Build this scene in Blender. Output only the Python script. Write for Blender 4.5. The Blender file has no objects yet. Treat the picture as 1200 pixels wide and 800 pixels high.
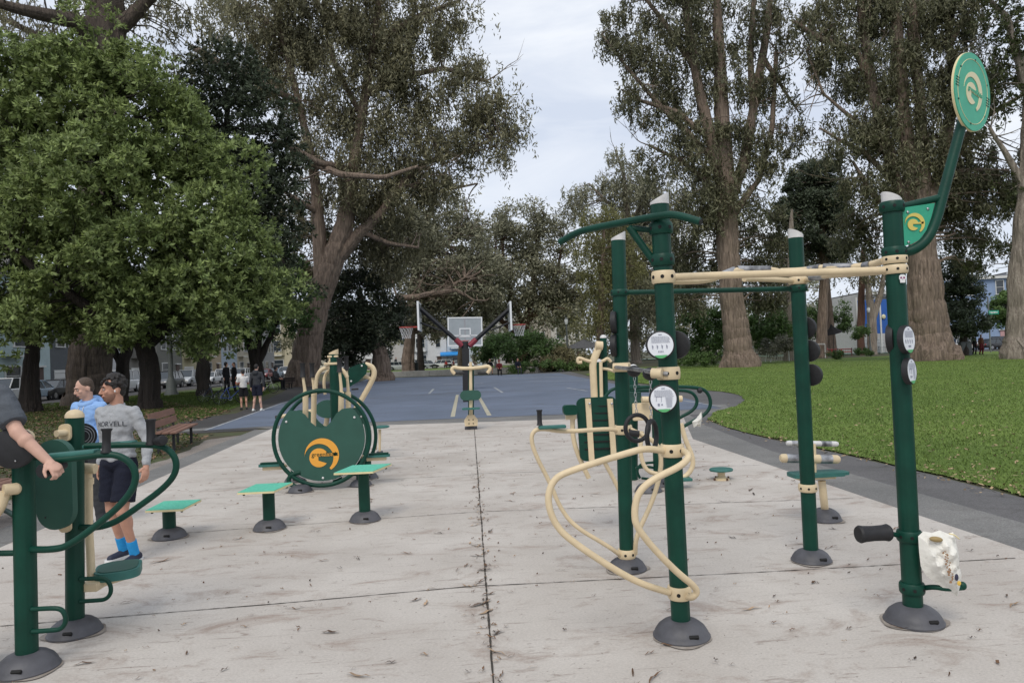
import bpy, bmesh, math, random
import numpy as np
from mathutils import Vector, Matrix, Quaternion
random.seed(7)
SC = bpy.context.scene
COL = SC.collection
PI = math.pi
# ------------------------------------------------------------------ camera
H = 1.7            # eye height of the photographer
F = 840.0          # focal length in photograph pixels (1200 wide)
YAW, PITCH, ROLL = math.atan(51/840), math.atan(18/840), 0.042
_f = Vector((math.sin(YAW)*math.cos(PITCH), math.cos(YAW)*math.cos(PITCH), math.sin(PITCH)))
_r0 = Vector((math.cos(YAW), -math.sin(YAW), 0))
_u0 = _r0.cross(_f).normalized()
_r = _r0*math.cos(ROLL) - _u0*math.sin(ROLL)
_u = _u0*math.cos(ROLL) + _r0*math.sin(ROLL)
EYE = Vector((0, 0, H))
def ray(px, py): return (_f + _r*((px-600)/F) + _u*((400-py)/F))
def G(px, py, z=0.0):
    d = ray(px, py); t = (z-H)/d.z
    return EYE + d*t
def W(px, py, Y):
    d = ray(px, py); return EYE + d*(Y/d.y)
def GY(px, py): return G(px, py).y
def WZ(px, py, z):
    return G(px, py, z)
def proj(p):
    d = p-EYE; k = d.dot(_f)
    return 600+F*d.dot(_r)/k, 400-F*d.dot(_u)/k
cam = bpy.data.cameras.new('camera'); cam.sensor_width = 36; cam.lens = F/1200*36
cam.clip_start = .05; cam.clip_end = 3000
camo = bpy.data.objects.new('camera', cam); COL.objects.link(camo)
camo.matrix_world = Matrix((( _r.x,_u.x,-_f.x,0),( _r.y,_u.y,-_f.y,0),( _r.z,_u.z,-_f.z,H),(0,0,0,1)))
SC.camera = camo
SC.view_settings.view_transform = 'Standard'; SC.view_settings.look = 'None'
SC.view_settings.gamma = 1; SC.view_settings.use_curve_mapping = False
SC.view_settings.exposure = 0.33
SC.cycles.max_bounces = 6; SC.cycles.diffuse_bounces = 3; SC.cycles.glossy_bounces = 2
SC.cycles.transmission_bounces = 3; SC.cycles.transparent_max_bounces = 8
SC.cycles.use_denoising = True
# ------------------------------------------------------------------ world
w = bpy.data.worlds.new('World'); SC.world = w; w.use_nodes = True
nt = w.node_tree; nt.nodes.clear()
def N(nt, t, **kw):
    n = nt.nodes.new(t)
    for k, v in kw.items():
        if k in n.inputs: n.inputs[k].default_value = v
        else: setattr(n, k, v)
    return n
sky = N(nt, 'ShaderNodeTexSky'); sky.sky_type = 'NISHITA'; sky.sun_disc = False
SUN_EL, SUN_AZ = math.radians(52), math.radians(200)
sky.sun_elevation = SUN_EL; sky.sun_rotation = SUN_AZ
tc = N(nt, 'ShaderNodeTexCoord'); mp = N(nt, 'ShaderNodeMapping'); mp.inputs['Scale'].default_value = (1.0, 1.6, 5.5)
mp.inputs['Rotation'].default_value = (0, .35, .3)
nz = N(nt, 'ShaderNodeTexNoise'); nz.inputs['Scale'].default_value = 2.2; nz.inputs['Detail'].default_value = 7; nz.inputs['Roughness'].default_value = .55; nz.inputs['Distortion'].default_value = .6
cr = N(nt, 'ShaderNodeValToRGB')
cr.color_ramp.elements[0].position = .38; cr.color_ramp.elements[0].color = (5.6, 6.15, 7.2, 1)
cr.color_ramp.elements[1].position = .66; cr.color_ramp.elements[1].color = (7.6, 7.9, 8.4, 1)
mx = N(nt, 'ShaderNodeMix'); mx.data_type = 'RGBA'; mx.inputs[0].default_value = .93
bg = N(nt, 'ShaderNodeBackground'); bg.inputs['Strength'].default_value = .1
wo = N(nt, 'ShaderNodeOutputWorld'); L = nt.links.new
L(tc.outputs['Generated'], mp.inputs[0]); L(mp.outputs[0], nz.inputs['Vector']); L(nz.outputs[0], cr.inputs[0])
L(sky.outputs[0], mx.inputs[6]); L(cr.outputs[0], mx.inputs[7]); L(mx.outputs[2], bg.inputs[0]); L(bg.outputs[0], wo.inputs[0])
sun = bpy.data.lights.new('sun', 'SUN'); sun.energy = 1.35; sun.angle = math.radians(25); sun.color = (1, .94, .84)
so = bpy.data.objects.new('sun', sun); COL.objects.link(so)
sd = Vector((math.sin(SUN_AZ)*math.cos(SUN_EL), math.cos(SUN_AZ)*math.cos(SUN_EL), math.sin(SUN_EL)))
so.rotation_euler = sd.to_track_quat('Z', 'Y').to_euler(); so.location = (0, 0, 40)
# ------------------------------------------------------------------ materials
MATS = {}
def srgb(r, g, b):
    f = lambda c: (c/255/12.92) if c/255 <= .04045 else ((c/255+.055)/1.055)**2.4
    return (f(r), f(g), f(b))
def mat(name, col, rough=.6, metal=0, var=0, vscale=8, col2=None, bump=0, bscale=60, spec=.5, stretch=None, island=0, trans=0, coat=0, emit=0, chips=None):
    if name in MATS: return MATS[name]
    m = bpy.data.materials.new(name); m.use_nodes = True; MATS[name] = m
    t = m.node_tree; b = t.nodes['Principled BSDF']; l = t.links.new
    b.inputs['Roughness'].default_value = rough; b.inputs['Metallic'].default_value = metal
    b.inputs['Specular IOR Level'].default_value = spec
    b.inputs['Base Color'].default_value = (*col, 1)
    if coat: b.inputs['Coat Weight'].default_value = coat; b.inputs['Coat Roughness'].default_value = .15
    if emit: b.inputs['Emission Color'].default_value = (*col, 1); b.inputs['Emission Strength'].default_value = emit
    c = N(t, 'ShaderNodeTexCoord'); src = c.outputs['Object']
    if stretch:
        q = N(t, 'ShaderNodeMapping'); q.inputs['Scale'].default_value = stretch; l(src, q.inputs[0]); src = q.outputs[0]
    out = None
    if var or col2:
        n = N(t, 'ShaderNodeTexNoise'); n.inputs['Scale'].default_value = vscale; n.inputs['Detail'].default_value = 6; n.inputs['Roughness'].default_value = .62
        l(src, n.inputs['Vector'])
        r = N(t, 'ShaderNodeValToRGB'); r.color_ramp.elements[0].position = .3; r.color_ramp.elements[1].position = .7
        a_ = col2 if col2 else tuple(x*(1-var) for x in col)
        z_ = col if col2 else tuple(min(1, x*(1+var)) for x in col)
        r.color_ramp.elements[0].color = (*a_, 1); r.color_ramp.elements[1].color = (*z_, 1)
        l(n.outputs[0], r.inputs[0]); out = r.outputs[0]
    if island:
        g = N(t, 'ShaderNodeNewGeometry'); mr = N(t, 'ShaderNodeMapRange'); mr.inputs['To Min'].default_value = 1-island; mr.inputs['To Max'].default_value = 1+island
        l(g.outputs['Random Per Island'], mr.inputs[0])
        mu = N(t, 'ShaderNodeMix'); mu.data_type = 'RGBA'; mu.blend_type = 'MULTIPLY'; mu.inputs[0].default_value = 1
        if out: l(out, mu.inputs[6])
        else: mu.inputs[6].default_value = (*col, 1)
        l(mr.outputs[0], mu.inputs[7]); out = mu.outputs[2]
    if chips:
        n3 = N(t, 'ShaderNodeTexNoise'); n3.inputs['Scale'].default_value = 17; n3.inputs['Detail'].default_value = 9; n3.inputs['Roughness'].default_value = .78; l(c.outputs['Object'], n3.inputs['Vector'])
        r3 = N(t, 'ShaderNodeValToRGB'); r3.color_ramp.elements[0].position = .635; r3.color_ramp.elements[1].position = .70; r3.color_ramp.elements[0].color = (0, 0, 0, 1); r3.color_ramp.elements[1].color = (.65, .65, .65, 1); l(n3.outputs[0], r3.inputs[0])
        m3 = N(t, 'ShaderNodeMix'); m3.data_type = 'RGBA'; l(r3.outputs[0], m3.inputs[0]); l(out, m3.inputs[6]); m3.inputs[7].default_value = (*chips, 1); out = m3.outputs[2]
        r4 = N(t, 'ShaderNodeMapRange'); r4.inputs['To Min'].default_value = rough-.12; r4.inputs['To Max'].default_value = rough+.2; l(n3.outputs[0], r4.inputs[0]); l(r4.outputs[0], b.inputs['Roughness'])
    if out: l(out, b.inputs['Base Color'])
    if bump:
        n2 = N(t, 'ShaderNodeTexNoise'); n2.inputs['Scale'].default_value = bscale; n2.inputs['Detail'].default_value = 5; l(src, n2.inputs['Vector'])
        bp = N(t, 'ShaderNodeBump'); bp.inputs['Strength'].default_value = bump; bp.inputs['Distance'].default_value = .02
        l(n2.outputs[0], bp.inputs['Height']); l(bp.outputs[0], b.inputs['Normal'])
    if trans:
        tr = N(t, 'ShaderNodeBsdfTranslucent'); ms = N(t, 'ShaderNodeMixShader'); ms.inputs[0].default_value = trans
        if out: l(out, tr.inputs[0])
        else: tr.inputs[0].default_value = (*col, 1)
        o = t.nodes['Material Output']; l(b.outputs[0], ms.inputs[1]); l(tr.outputs[0], ms.inputs[2]); l(ms.outputs[0], o.inputs[0])
    return m
M_green = mat('green_powder_coat', (.0025, .044, .028), .42, var=.22, vscale=5, spec=.28, bump=.05, bscale=90, chips=(.03, .075, .06))
M_green2 = mat('green_moulded_panel', (.022, .085, .062), .55, var=.12, vscale=4, bump=.03, bscale=120)
M_teal = mat('teal_seat_plastic', (.03, .14, .12), .5, var=.15, vscale=10)
M_tan = mat('cream_powder_coat', (.66, .53, .34), .45, var=.10, vscale=7, bump=.03, chips=(.34, .24, .14))
M_step = mat('light_green_tread', (.06, .42, .27), .5, col2=(.16, .60, .45), vscale=40, bump=.3, bscale=200)
M_lgreen = mat('light_green_board', (.03, .33, .20), .5, var=.1, vscale=12)
M_cream = mat('cream_board_edge', (.72, .62, .36), .5, var=.08)
M_logo = mat('orange_logo', (.80, .37, .05), .5, var=.04)
M_gold = mat('yellow_logo', (.62, .50, .12), .5)
M_rub = mat('black_rubber', (.012, .012, .014), .6, var=.3, vscale=20, bump=.1, bscale=150)
M_foot = mat('dark_grey_plastic_cover', (.075, .075, .085), .55, var=.28, vscale=6, bump=.15, bscale=30)
M_steel = mat('worn_steel', (.45, .45, .46), .3, metal=.9, var=.3, vscale=30)
M_worn = mat('worn_grip_sleeve', (.55, .55, .56), .35, metal=.6, col2=(.03, .03, .035), vscale=9)
M_cap = mat('white_post_cap', (.62, .61, .60), .5, var=.15, vscale=12)
M_white = mat('white_paint', (.75, .75, .74), .5, var=.05)
M_print = mat('dark_print', (.08, .08, .09), .6)
M_printg = mat('green_print', (.1, .4, .15), .6)
M_dark = mat('dark_hole', (.006, .006, .006), .8)
# ------------------------------------------------------------------ mesh builder
def tag(o, label=None, cat=None, group=None, kind=None):
    if label: o['label'] = label
    if cat: o['category'] = cat
    if group: o['group'] = group
    if kind: o['kind'] = kind
    return o
def thing(name, label, cat, loc=(0, 0, 0), group=None):
    o = bpy.data.objects.new(name, None); COL.objects.link(o); o.location = loc; o.empty_display_size = .2
    return tag(o, label, cat, group)
def root_loc(p):
    while p.parent: p = p.parent
    return Vector(p.location)
def rot_between(d):
    return Vector(d).normalized().to_track_quat('Z', 'Y').to_matrix()
class MB:
    def __init__(s): s.v = []; s.f = []; s.m = []; s.mi = 0
    def add(s, vs, fs):
        b = len(s.v); s.v += [Vector(v) for v in vs]; s.f += [tuple(i+b for i in f) for f in fs]; s.m += [s.mi]*len(fs); return s
    def slot(s, i): s.mi = i; return s
    def box(s, c, size, R=None, bev=0):
        x, y, z = [a/2 for a in size]; c = Vector(c)
        if bev:
            bm = bmesh.new(); bmesh.ops.create_cube(bm, size=1)
            for v in bm.verts: v.co = Vector((v.co.x*size[0], v.co.y*size[1], v.co.z*size[2]))
            bmesh.ops.bevel(bm, geom=list(bm.edges), offset=bev, segments=2, affect='EDGES', profile=.6)
            vs = [v.co.copy() for v in bm.verts]; bm.verts.index_update(); fs = [[v.index for v in f.verts] for f in bm.faces]; bm.free()
        else:
            vs = [Vector(p) for p in [(-x,-y,-z),(x,-y,-z),(x,y,-z),(-x,y,-z),(-x,-y,z),(x,-y,z),(x,y,z),(-x,y,z)]]
            fs = [(0,3,2,1),(4,5,6,7),(0,1,5,4),(1,2,6,5),(2,3,7,6),(3,0,4,7)]
        if R is not None: vs = [R @ v for v in vs]
        return s.add([v+c for v in vs], fs)
    def cyl(s, a, b, r0, r1=None, n=20, cap=True, groove=0):
        a = Vector(a); b = Vector(b); r1 = r0 if r1 is None else r1; R = rot_between(b-a)
        vs = []
        for c, r in ((a, r0), (b, r1)):
            for i in range(n):
                t = 2*PI*i/n; k = 1
                if groove:
                    for g in range(4):
                        dd = (t - (g*PI/2+PI/4) + PI) % (2*PI) - PI
                        k -= groove*math.exp(-(dd/.09)**2)
                vs.append(c + R @ Vector((r*k*math.cos(t), r*k*math.sin(t), 0)))
        fs = [(i, (i+1) % n, n+(i+1) % n, n+i) for i in range(n)]
        if cap: fs += [tuple(range(n-1, -1, -1)), tuple(range(n, 2*n))]
        return s.add(vs, fs)
    def lathe(s, base, axis, prof, n=28, R=None):
        base = Vector(base); R = R if R is not None else rot_between(axis); vs = []; fs = []
        for (r, z) in prof:
            for i in range(n):
                t = 2*PI*i/n; vs.append(base + R @ Vector((r*math.cos(t), r*math.sin(t), z)))
        k = len(prof)
        for j in range(k-1):
            for i in range(n): fs.append((j*n+i, j*n+(i+1) % n, (j+1)*n+(i+1) % n, (j+1)*n+i))
        fs.append(tuple(range(n-1, -1, -1))); fs.append(tuple((k-1)*n+i for i in range(n)))
        return s.add(vs, fs)
    def ell(s, c, rad, R=None, nu=16, nv=10):
        c = Vector(c); vs = [Vector((0, 0, -rad[2]))]; fs = []
        for j in range(1, nv):
            p = -PI/2+PI*j/nv
            for i in range(nu):
                t = 2*PI*i/nu; vs.append(Vector((rad[0]*math.cos(p)*math.cos(t), rad[1]*math.cos(p)*math.sin(t), rad[2]*math.sin(p))))
        vs.append(Vector((0, 0, rad[2])))
        for i in range(nu):
            fs.append((0, 1+(i+1) % nu, 1+i)); e = len(vs)-1; o = 1+(nv-2)*nu
            fs.append((e, o+i, o+(i+1) % nu))
        for j in range(nv-2):
            for i in range(nu): fs.append((1+j*nu+i, 1+j*nu+(i+1) % nu, 1+(j+1)*nu+(i+1) % nu, 1+(j+1)*nu+i))
        if R is not None: vs = [R @ v for v in vs]
        return s.add([v+c for v in vs], fs)
    def tube(s, pts, r, n=12, closed=False, smooth=3, rs=None, cap=True, flat=1):
        pts = [Vector(p) for p in pts]
        if rs is None: rs = [r]*len(pts)
        for _ in range(smooth):
            if len(pts) < 3: break
            q = []; qr = []
            m = len(pts)
            if not closed: q.append(pts[0]); qr.append(rs[0])
            for i in range(m if closed else m-1):
                a, b = pts[i], pts[(i+1) % m]; ra, rb = rs[i], rs[(i+1) % m]
                if not closed and i == 0: q.append(a.lerp(b, .75)); qr.append(ra*.25+rb*.75)
                elif not closed and i == m-2: q.append(a.lerp(b, .25)); qr.append(ra*.75+rb*.25)
                else: q += [a.lerp(b, .25), a.lerp(b, .75)]; qr += [ra*.75+rb*.25, ra*.25+rb*.75]
            if not closed: q.append(pts[-1]); qr.append(rs[-1])
            pts, rs = q, qr
        m = len(pts); T = []
        for i in range(m):
            if closed: d = pts[(i+1) % m]-pts[i-1]
            else: d = pts[min(i+1, m-1)]-pts[max(i-1, 0)]
            T.append(d.normalized() if d.length > 1e-9 else Vector((0, 0, 1)))
        up = T[0].orthogonal().normalized()
        if abs(T[0].z) < .9: up = (Vector((0, 0, 1))-T[0]*T[0].z).normalized()
        vs = []; fs = []
        for i in range(m):
            if i: up = (T[i-1].rotation_difference(T[i]) @ up); up = (up-T[i]*up.dot(T[i])).normalized()
            sd_ = T[i].cross(up)
            for k in range(n):
                t = 2*PI*k/n; vs.append(pts[i]+(up*math.cos(t)*flat+sd_*math.sin(t))*rs[i])
        for i in range(m if closed else m-1):
            a = i*n; b = ((i+1) % m)*n
            for k in range(n): fs.append((a+k, a+(k+1) % n, b+(k+1) % n, b+k))
        if not closed and cap: fs += [tuple(range(n-1, -1, -1)), tuple((m-1)*n+k for k in range(n))]
        return s.add(vs, fs)
    def prism(s, outline, th, o=(0, 0, 0), X=(1, 0, 0), Y=(0, 0, 1)):
        """flat board: 2D outline in axes X, Y with thickness th along X x Y (centred)"""
        o = Vector(o); X = Vector(X).normalized(); Y = Vector(Y); Y = (Y-X*Y.dot(X)).normalized(); Z = X.cross(Y); n = len(outline)
        area = sum(outline[i][0]*outline[(i+1) % n][1]-outline[(i+1) % n][0]*outline[i][1] for i in range(n))
        if area < 0: outline = outline[::-1]
        vs = [o+X*a+Y*b-Z*th/2 for a, b in outline]+[o+X*a+Y*b+Z*th/2 for a, b in outline]
        fs = [tuple(range(n-1, -1, -1)), tuple(range(n, 2*n))]+[(i, (i+1) % n, n+(i+1) % n, n+i) for i in range(n)]
        return s.add(vs, fs)
    def ring(s, c, X, Y, R, r, n=48, m=12):
        c = Vector(c); X = Vector(X).normalized(); Y = Vector(Y); Y = (Y-X*Y.dot(X)).normalized()
        return s.tube([c+X*R*math.cos(2*PI*i/n)+Y*R*math.sin(2*PI*i/n) for i in range(n)], r, n=m, closed=True, smooth=0)
    def build(s, name, mats, parent=None, origin=None, smooth=True, angle=40):
        if not isinstance(mats, (list, tuple)): mats = [mats]
        o0 = root_loc(parent) if parent else Vector(origin or (0, 0, 0))
        me = bpy.data.meshes.new(name); me.from_pydata([v-o0 for v in s.v], [], s.f)
        for q in mats: me.materials.append(q)
        if len(mats) > 1: me.polygons.foreach_set('material_index', s.m)
        if smooth:
            me.polygons.foreach_set('use_smooth', [True]*len(me.polygons)); me.set_sharp_from_angle(angle=math.radians(angle))
        me.update()
        ob = bpy.data.objects.new(name, me); COL.objects.link(ob)
        if parent: ob.parent = parent
        else: ob.location = o0
        return ob
def circle(r, n=32, cx=0, cy=0, ry=None): return [(cx+r*math.cos(2*PI*i/n), cy+(ry or r)*math.sin(2*PI*i/n)) for i in range(n)]
def rrect(w_, h_, r, n=6):
    o = []
    for cx, cy, a0 in ((w_/2-r, h_/2-r, 0), (-w_/2+r, h_/2-r, 90), (-w_/2+r, -h_/2+r, 180), (w_/2-r, -h_/2+r, 270)):
        for i in range(n+1): a = math.radians(a0+90*i/n); o.append((cx+r*math.cos(a), cy+r*math.sin(a)))
    return o
def copy_tree(o, parent=None, label=None):
    c = o.copy(); COL.objects.link(c)
    if parent: c.parent = parent
    if label: c['label'] = label
    for ch in list(o.children): copy_tree(ch, c)
    return c
def text_mb(txt, size, o, X, Y, th=.002, arc=0):
    cu = bpy.data.curves.new('t', 'FONT'); cu.body = txt; cu.size = size; cu.align_x = 'CENTER'; cu.align_y = 'CENTER'; cu.extrude = th/2; cu.resolution_u = 3
    ob = bpy.data.objects.new('t', cu); COL.objects.link(ob); dg = bpy.context.evaluated_depsgraph_get()
    me = ob.evaluated_get(dg).to_mesh(); X = Vector(X).normalized(); Y = Vector(Y); Y = (Y-X*Y.dot(X)).normalized(); Z = X.cross(Y); o = Vector(o)
    mb = MB(); mb.add([o+X*v.co.x+Y*(v.co.y+arc*v.co.x**2)+Z*v.co.z for v in me.vertices], [tuple(p.vertices) for p in me.polygons])
    ob.evaluated_get(dg).to_mesh_clear(); bpy.data.objects.remove(ob); bpy.data.curves.remove(cu)
    return mb
# ------------------------------------------------------------------ outdoor gym equipment
DOMES = []
def dome(parent, c, r, h, tilt=0):
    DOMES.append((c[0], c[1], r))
    prof = [(r*1.02, 0), (r*1.03, .012), (r*.985, .018), (r*.95, h*.35), (r*.84, h*.62), (r*.66, h*.85), (r*.48, h*.97), (r*.44, h)]
    mb = MB().lathe((c[0], c[1], .015), (0, 0, 1), prof, 36)
    o = mb.build('base_cover', M_foot, parent)
    s_ = MB().box((c[0]+.03, c[1]-r*.88, .015+h*.42), (.055, .03, .018), Matrix.Rotation(-.9, 3, 'X'), .004).build('slot', M_dark, o)
def vpost(parent, base, top, r, cap='slant', capm=None, domer=None, groove=.045, capdir=1):
    """base and top are world points; slanted or domed cap"""
    mb = MB().cyl(base, top, r, n=48, groove=groove); p = mb.build('post', M_green, parent, angle=50)
    d = (Vector(top)-Vector(base)).normalized()
    if cap == 'slant':
        m = MB(); n = 28; vs = []; R = rot_between(d)
        for k in (0, 1):
            for i in range(n):
                t = 2*PI*i/n; q = R @ Vector((r*1.02*math.cos(t), r*1.02*math.sin(t), 0)); hh = (.012 if not k else 0)
                vs.append(Vector(top)+q+d*((0) if not k else (.045+.028*capdir*q.x/r)))
        cen = [i+n for i in range(n)]
        m.add(vs, [(i, (i+1) % n, n+(i+1) % n, n+i) for i in range(n)]+[tuple(cen), tuple(range(n-1, -1, -1))]); m.build('post_cap', capm or M_cap, p)
    elif cap == 'dome':
        MB().lathe(top, d, [(r*1.03, 0), (r*1.0, r*.35), (r*.8, r*.68), (r*.5, r*.88), (.004, r*.98)], 28).build('post_cap', capm or M_tan, p)
    if domer: dome(parent, base, domer, domer*.62)
    return p
def clamp(parent, c, r, h, m, axis=(0, 0, 1), holes=(200, 250, 300)):
    a = Vector(axis).normalized(); c = Vector(c); R = rot_between(a)
    o = MB().lathe(c-a*h/2, a, [(r*.9, 0), (r*1.16, .0), (r*1.26, h*.15), (r*1.29, h*.5), (r*1.26, h*.85), (r*1.16, h), (r*.9, h)], 32, Matrix.Identity(3) if abs(a.z) > .95 else None).build('clamp', m, parent)
    if holes:
        for t in holes:
            q = Vector((math.cos(math.radians(t)), math.sin(math.radians(t)), 0)); MB().cyl(c+q*r*1.22, c+q*r*1.312, h*.15, n=10).build('bolt_hole', M_dark, o)
    return o
def tube(parent, name, pts, r, m=None, smooth=3, n=14, **k): return MB().tube(pts, r, n=n, smooth=smooth, **k).build(name, m or M_green, parent)
def grip(parent, a, b, r, flare=1.25):
    a, b = Vector(a), Vector(b); L_ = (b-a).length
    return MB().lathe(a, b-a, [(r*flare, 0), (r*flare, L_*.04), (r, L_*.10), (r*.94, L_*.5), (r, L_*.88), (r*flare, L_*.95), (r*flare, L_)], 20).build('hand_grip', M_rub, parent)
def gmb(o, X, Y, R, th):
    """crescent-and-disc emblem"""
    mb = MB(); P = []
    for i in range(31): t = math.radians(178-i*(238/30)); P.append((R*math.cos(t), R*math.sin(t)))
    Q = []
    for i in range(31): t = math.radians(-45+i*(218/30)); Q.append((R*(-.176+.843*math.cos(t)), R*(-.157+.843*math.sin(t))))
    n = 31; X = Vector(X).normalized(); Y = Vector(Y); Y = (Y-X*Y.dot(X)).normalized(); Z = X.cross(Y); o = Vector(o)
    Q = Q[::-1]
    vs = [o+X*a+Y*b+Z*z for z in (-th/2, th/2) for a, b in P+Q]; m = 2*n
    fs = []
    for i in range(n-1): fs += [(m+i, m+i+1, m+n+i+1, m+n+i)[::-1], (i, i+1, n+i+1, n+i), (i, i+1, m+i+1, m+i), (n+i, n+i+1, m+n+i+1, m+n+i)]
    mb.add(vs, fs)
    cx, cy, r = -.176*R, -.137*R, .557*R; D = []
    for i in range(25): t = math.radians(22+i*(300/24)); D.append((cx+r*math.cos(t), cy+r*math.sin(t)))
    D += [(-.21*R, -.31*R), (-.21*R, -.07*R), (.86*R, -.07*R), (.90*R, .13*R), (.45*R, .11*R)]
    mb.prism(D, th, o, X, Y); return mb
def emblem(parent, o, X, Y, R, m, txtm=None, th=.004, txt=True):
    e = gmb(o, X, Y, R, th).build('emblem', m, parent, smooth=False)
    if txt:
        X = Vector(X).normalized(); Yv = Vector(Y); Yv = (Yv-X*Yv.dot(X)).normalized(); Z = X.cross(Yv)
        text_mb('greenfields', R*.36, Vector(o)+X*R*.18+Yv*R*.05+Z*(th*.5+.002), X, Y, .002).build('lettering', txtm or M_green, e, smooth=False)
    return e
def isign(parent, c, nrm, r, seed=0, th=.035, label=None, lines=True):
    """round instruction sign: black rim, white face, printed text and figures"""
    c = Vector(c); nrm = Vector(nrm).normalized(); X = Vector((0, 0, 1)).cross(nrm); X = X.normalized(); Y = nrm.cross(X)
    rim = MB().lathe(c-nrm*th, nrm, [(r*.9, 0), (r, .004), (r*1.02, th*.5), (r, th), (r*.93, th+.003), (r*.91, th*.9), (r*.02, th*.9)], 40).build('instruction_sign', M_rub, parent)
    if label: rim['label'] = label
    if not lines:
        for k in (.8, .62, .44): MB().ring(c+nrm*.0, X, Y, r*k, .003, 40, 6).build('rim_ring', M_worn, rim)
        return rim
    MB().prism(circle(r*.9, 40), .004, c-nrm*.0005, X, Y).build('sign_face', mat('sign_paper', (.74, .76, .80), .4, var=.04), rim, smooth=False)
    R = random.Random(seed); pr = MB(); z = nrm*.003
    def bar(x, y, w_, h): pr.box(c+X*x*r+Y*y*r+z, (w_*r, h*r, .001), Matrix((X, Y, nrm)).transposed())
    for i in range(4): bar(-.09+.06*i*1.0, .72, .05, .07)
    y = .58
    while y > .1:
        x = -.62
        while x < .6:
            q = R.uniform(.04, .14)
            if abs(x+q)**2+y*y < .72: bar(x+q/2, y, q, .022)
            x += q+.03
        y -= .07
    if seed % 2:
        for i in range(4): x = -.55+.33*i; bar(x, -.12, .1, .12); bar(x, -.24, .06, .08); bar(x-.03, -.02, .05, .05)
        for i in range(4): bar(-.15+.1*i, -.48, .05, .13)
    else:
        bar(-.5, -.0, .03, .35); bar(-.3, .14, .4, .03); bar(-.15, -.05, .03, .36); bar(-.35, -.42, .14, .18); bar(-.12, -.42, .1, .12)
        for i in range(10): bar(.38, .08-.075*i, .5*(1-.03*i), .022)
    pr.build('print', mat('sign_print', (.24, .25, .32), .6), rim, smooth=False)
    MB().prism([(a*.55, b*.5) for a, b in [(r*math.cos(math.radians(t)), r*math.sin(math.radians(t))) for t in range(215, 330, 8)]], .001, c+nrm*.004-Y*r*.45, X, Y).build('green_band', M_printg, rim, smooth=False)
    return rim
def back_disc(parent, c, nrm, r): return isign(parent, c, nrm, r, lines=False, th=.04)

# ======== 1. pull-up frame, right foreground
B1, B2, B3, B4 = G(799, 748), G(735, 669), G(951, 659), G(1071, 731)
Y1, Y2, Y3, Y4 = B1.y, B2.y, B3.y, B4.y
T1, T2, T3, T4 = W(773, 240, Y1), W(724.5, 282, Y2), W(932.5, 279, Y3), W(1045, 239, Y4)
PR = .0555
fr = thing('pull_up_frame', 'tall green four-post pull-up frame with cream rails and black rings', 'exercise frame', (B1.x, B1.y, 0))
for b, t, cd in ((B1, T1, 1), (B2, T2, 1), (B3, T3, -1), (B4, T4, -1)): vpost(fr, b, t, PR, domer=.162 if b in (B1, B4) else .148, capdir=cd)
at = lambda b, t, Y, px_y: (lambda k: b.lerp(t, k))((px_y-0))
def onpost(b, t, py):
    lo, hi = 0.0, 1.0
    for _ in range(30):
        m_ = (lo+hi)/2
        if proj(b.lerp(t, m_))[1] > py: lo = m_
        else: hi = m_
    return b.lerp(t, (lo+hi)/2)
for b, t, ys, m, hh in ((B1, T1, (268, 305), M_green, .07), (B1, T1, (325, 437, 527, 693), M_tan, .075), (B2, T2, (343,), M_green, .05), (B2, T2, (430, 503, 648), M_tan, .07), (B3, T3, (338,), M_green, .05), (B3, T3, (329, 571), M_tan, .06), (B4, T4, (243, 296, 627, 688), M_green, .065), (B4, T4, (304, 316), M_tan, .055)):
    for y in ys: clamp(fr, onpost(b, t, y), PR, hh, m, t-b)
# angled chin bar
barY = lambda px: Y1+.42*(785-px)/107*1.05-.14
cb = [W(656, 284, barY(656)), W(679, 270.5, barY(679)), W(730, 260.5, barY(730)), W(788, 250, barY(788)), W(821, 260, barY(821)+.02)]
tube(fr, 'pull_up_bar', [cb[0], cb[1].lerp(cb[0], .25), cb[1].lerp(cb[2], .15), cb[2], cb[3].lerp(cb[2], .12), cb[3].lerp(cb[4], .2), cb[4]], .0215, smooth=2, n=20)
MB().cyl(cb[-1], cb[-1]+(cb[-1]-cb[-2]).normalized()*.004, .019).build('bar_end', M_rub, fr)
c268, c305 = onpost(B1, T1, 268), onpost(B1, T1, 305); mid = W(737, 263, barY(737))
tube(fr, 'support_arm', [c268+Vector((-.06, .03, 0)), W(737, 267, barY(737))], .018); tube(fr, 'support_arm', [mid+Vector((0, 0, -.015)), c305+Vector((-.05, .02, 0))], .022)
# overhead rails
r1 = .022
tube(fr, 'overhead_rail', [onpost(B1, T1, 325)+Vector((.06, 0, 0)), W(840, 322.5, Y1+.03), W(960, 319, Y1+.05), onpost(B4, T4, 316)+Vector((-.06, 0, 0))], r1, M_tan)
tube(fr, 'overhead_rail', [W(780, 329.5, Y1+.05), W(825, 329.5, Y1+.35), W(846, 323, Y1+.5), W(862, 316, Y1+.55), W(905, 316, Y1+.55), W(915, 319, Y1+.55)], r1*.95, M_tan)
tube(fr, 'overhead_rail', [W(872, 327, Y2-.5), W(900, 327, Y2-.3), onpost(B3, T3, 329)+Vector((-.05, -.02, 0))], r1*.9, M_tan)
tube(fr, 'overhead_rail', [onpost(B3, T3, 329)+Vector((.05, -.03, 0)), W(952, 326, Y3-.25), W(968, 323, Y3-.4), W(1000, 321, Y3-.8), W(1036, 318, Y4+.1)], r1*.9, M_tan)
tube(fr, 'overhead_rail', [W(915, 318, Y4+.6), W(943, 317, Y4+.5), W(960, 313.5, Y4+.4), W(1008, 313, Y4+.25), W(1030, 307.5, Y4+.12), onpost(B4, T4, 304)+Vector((-.05, .02, 0))], r1, M_tan)
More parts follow.
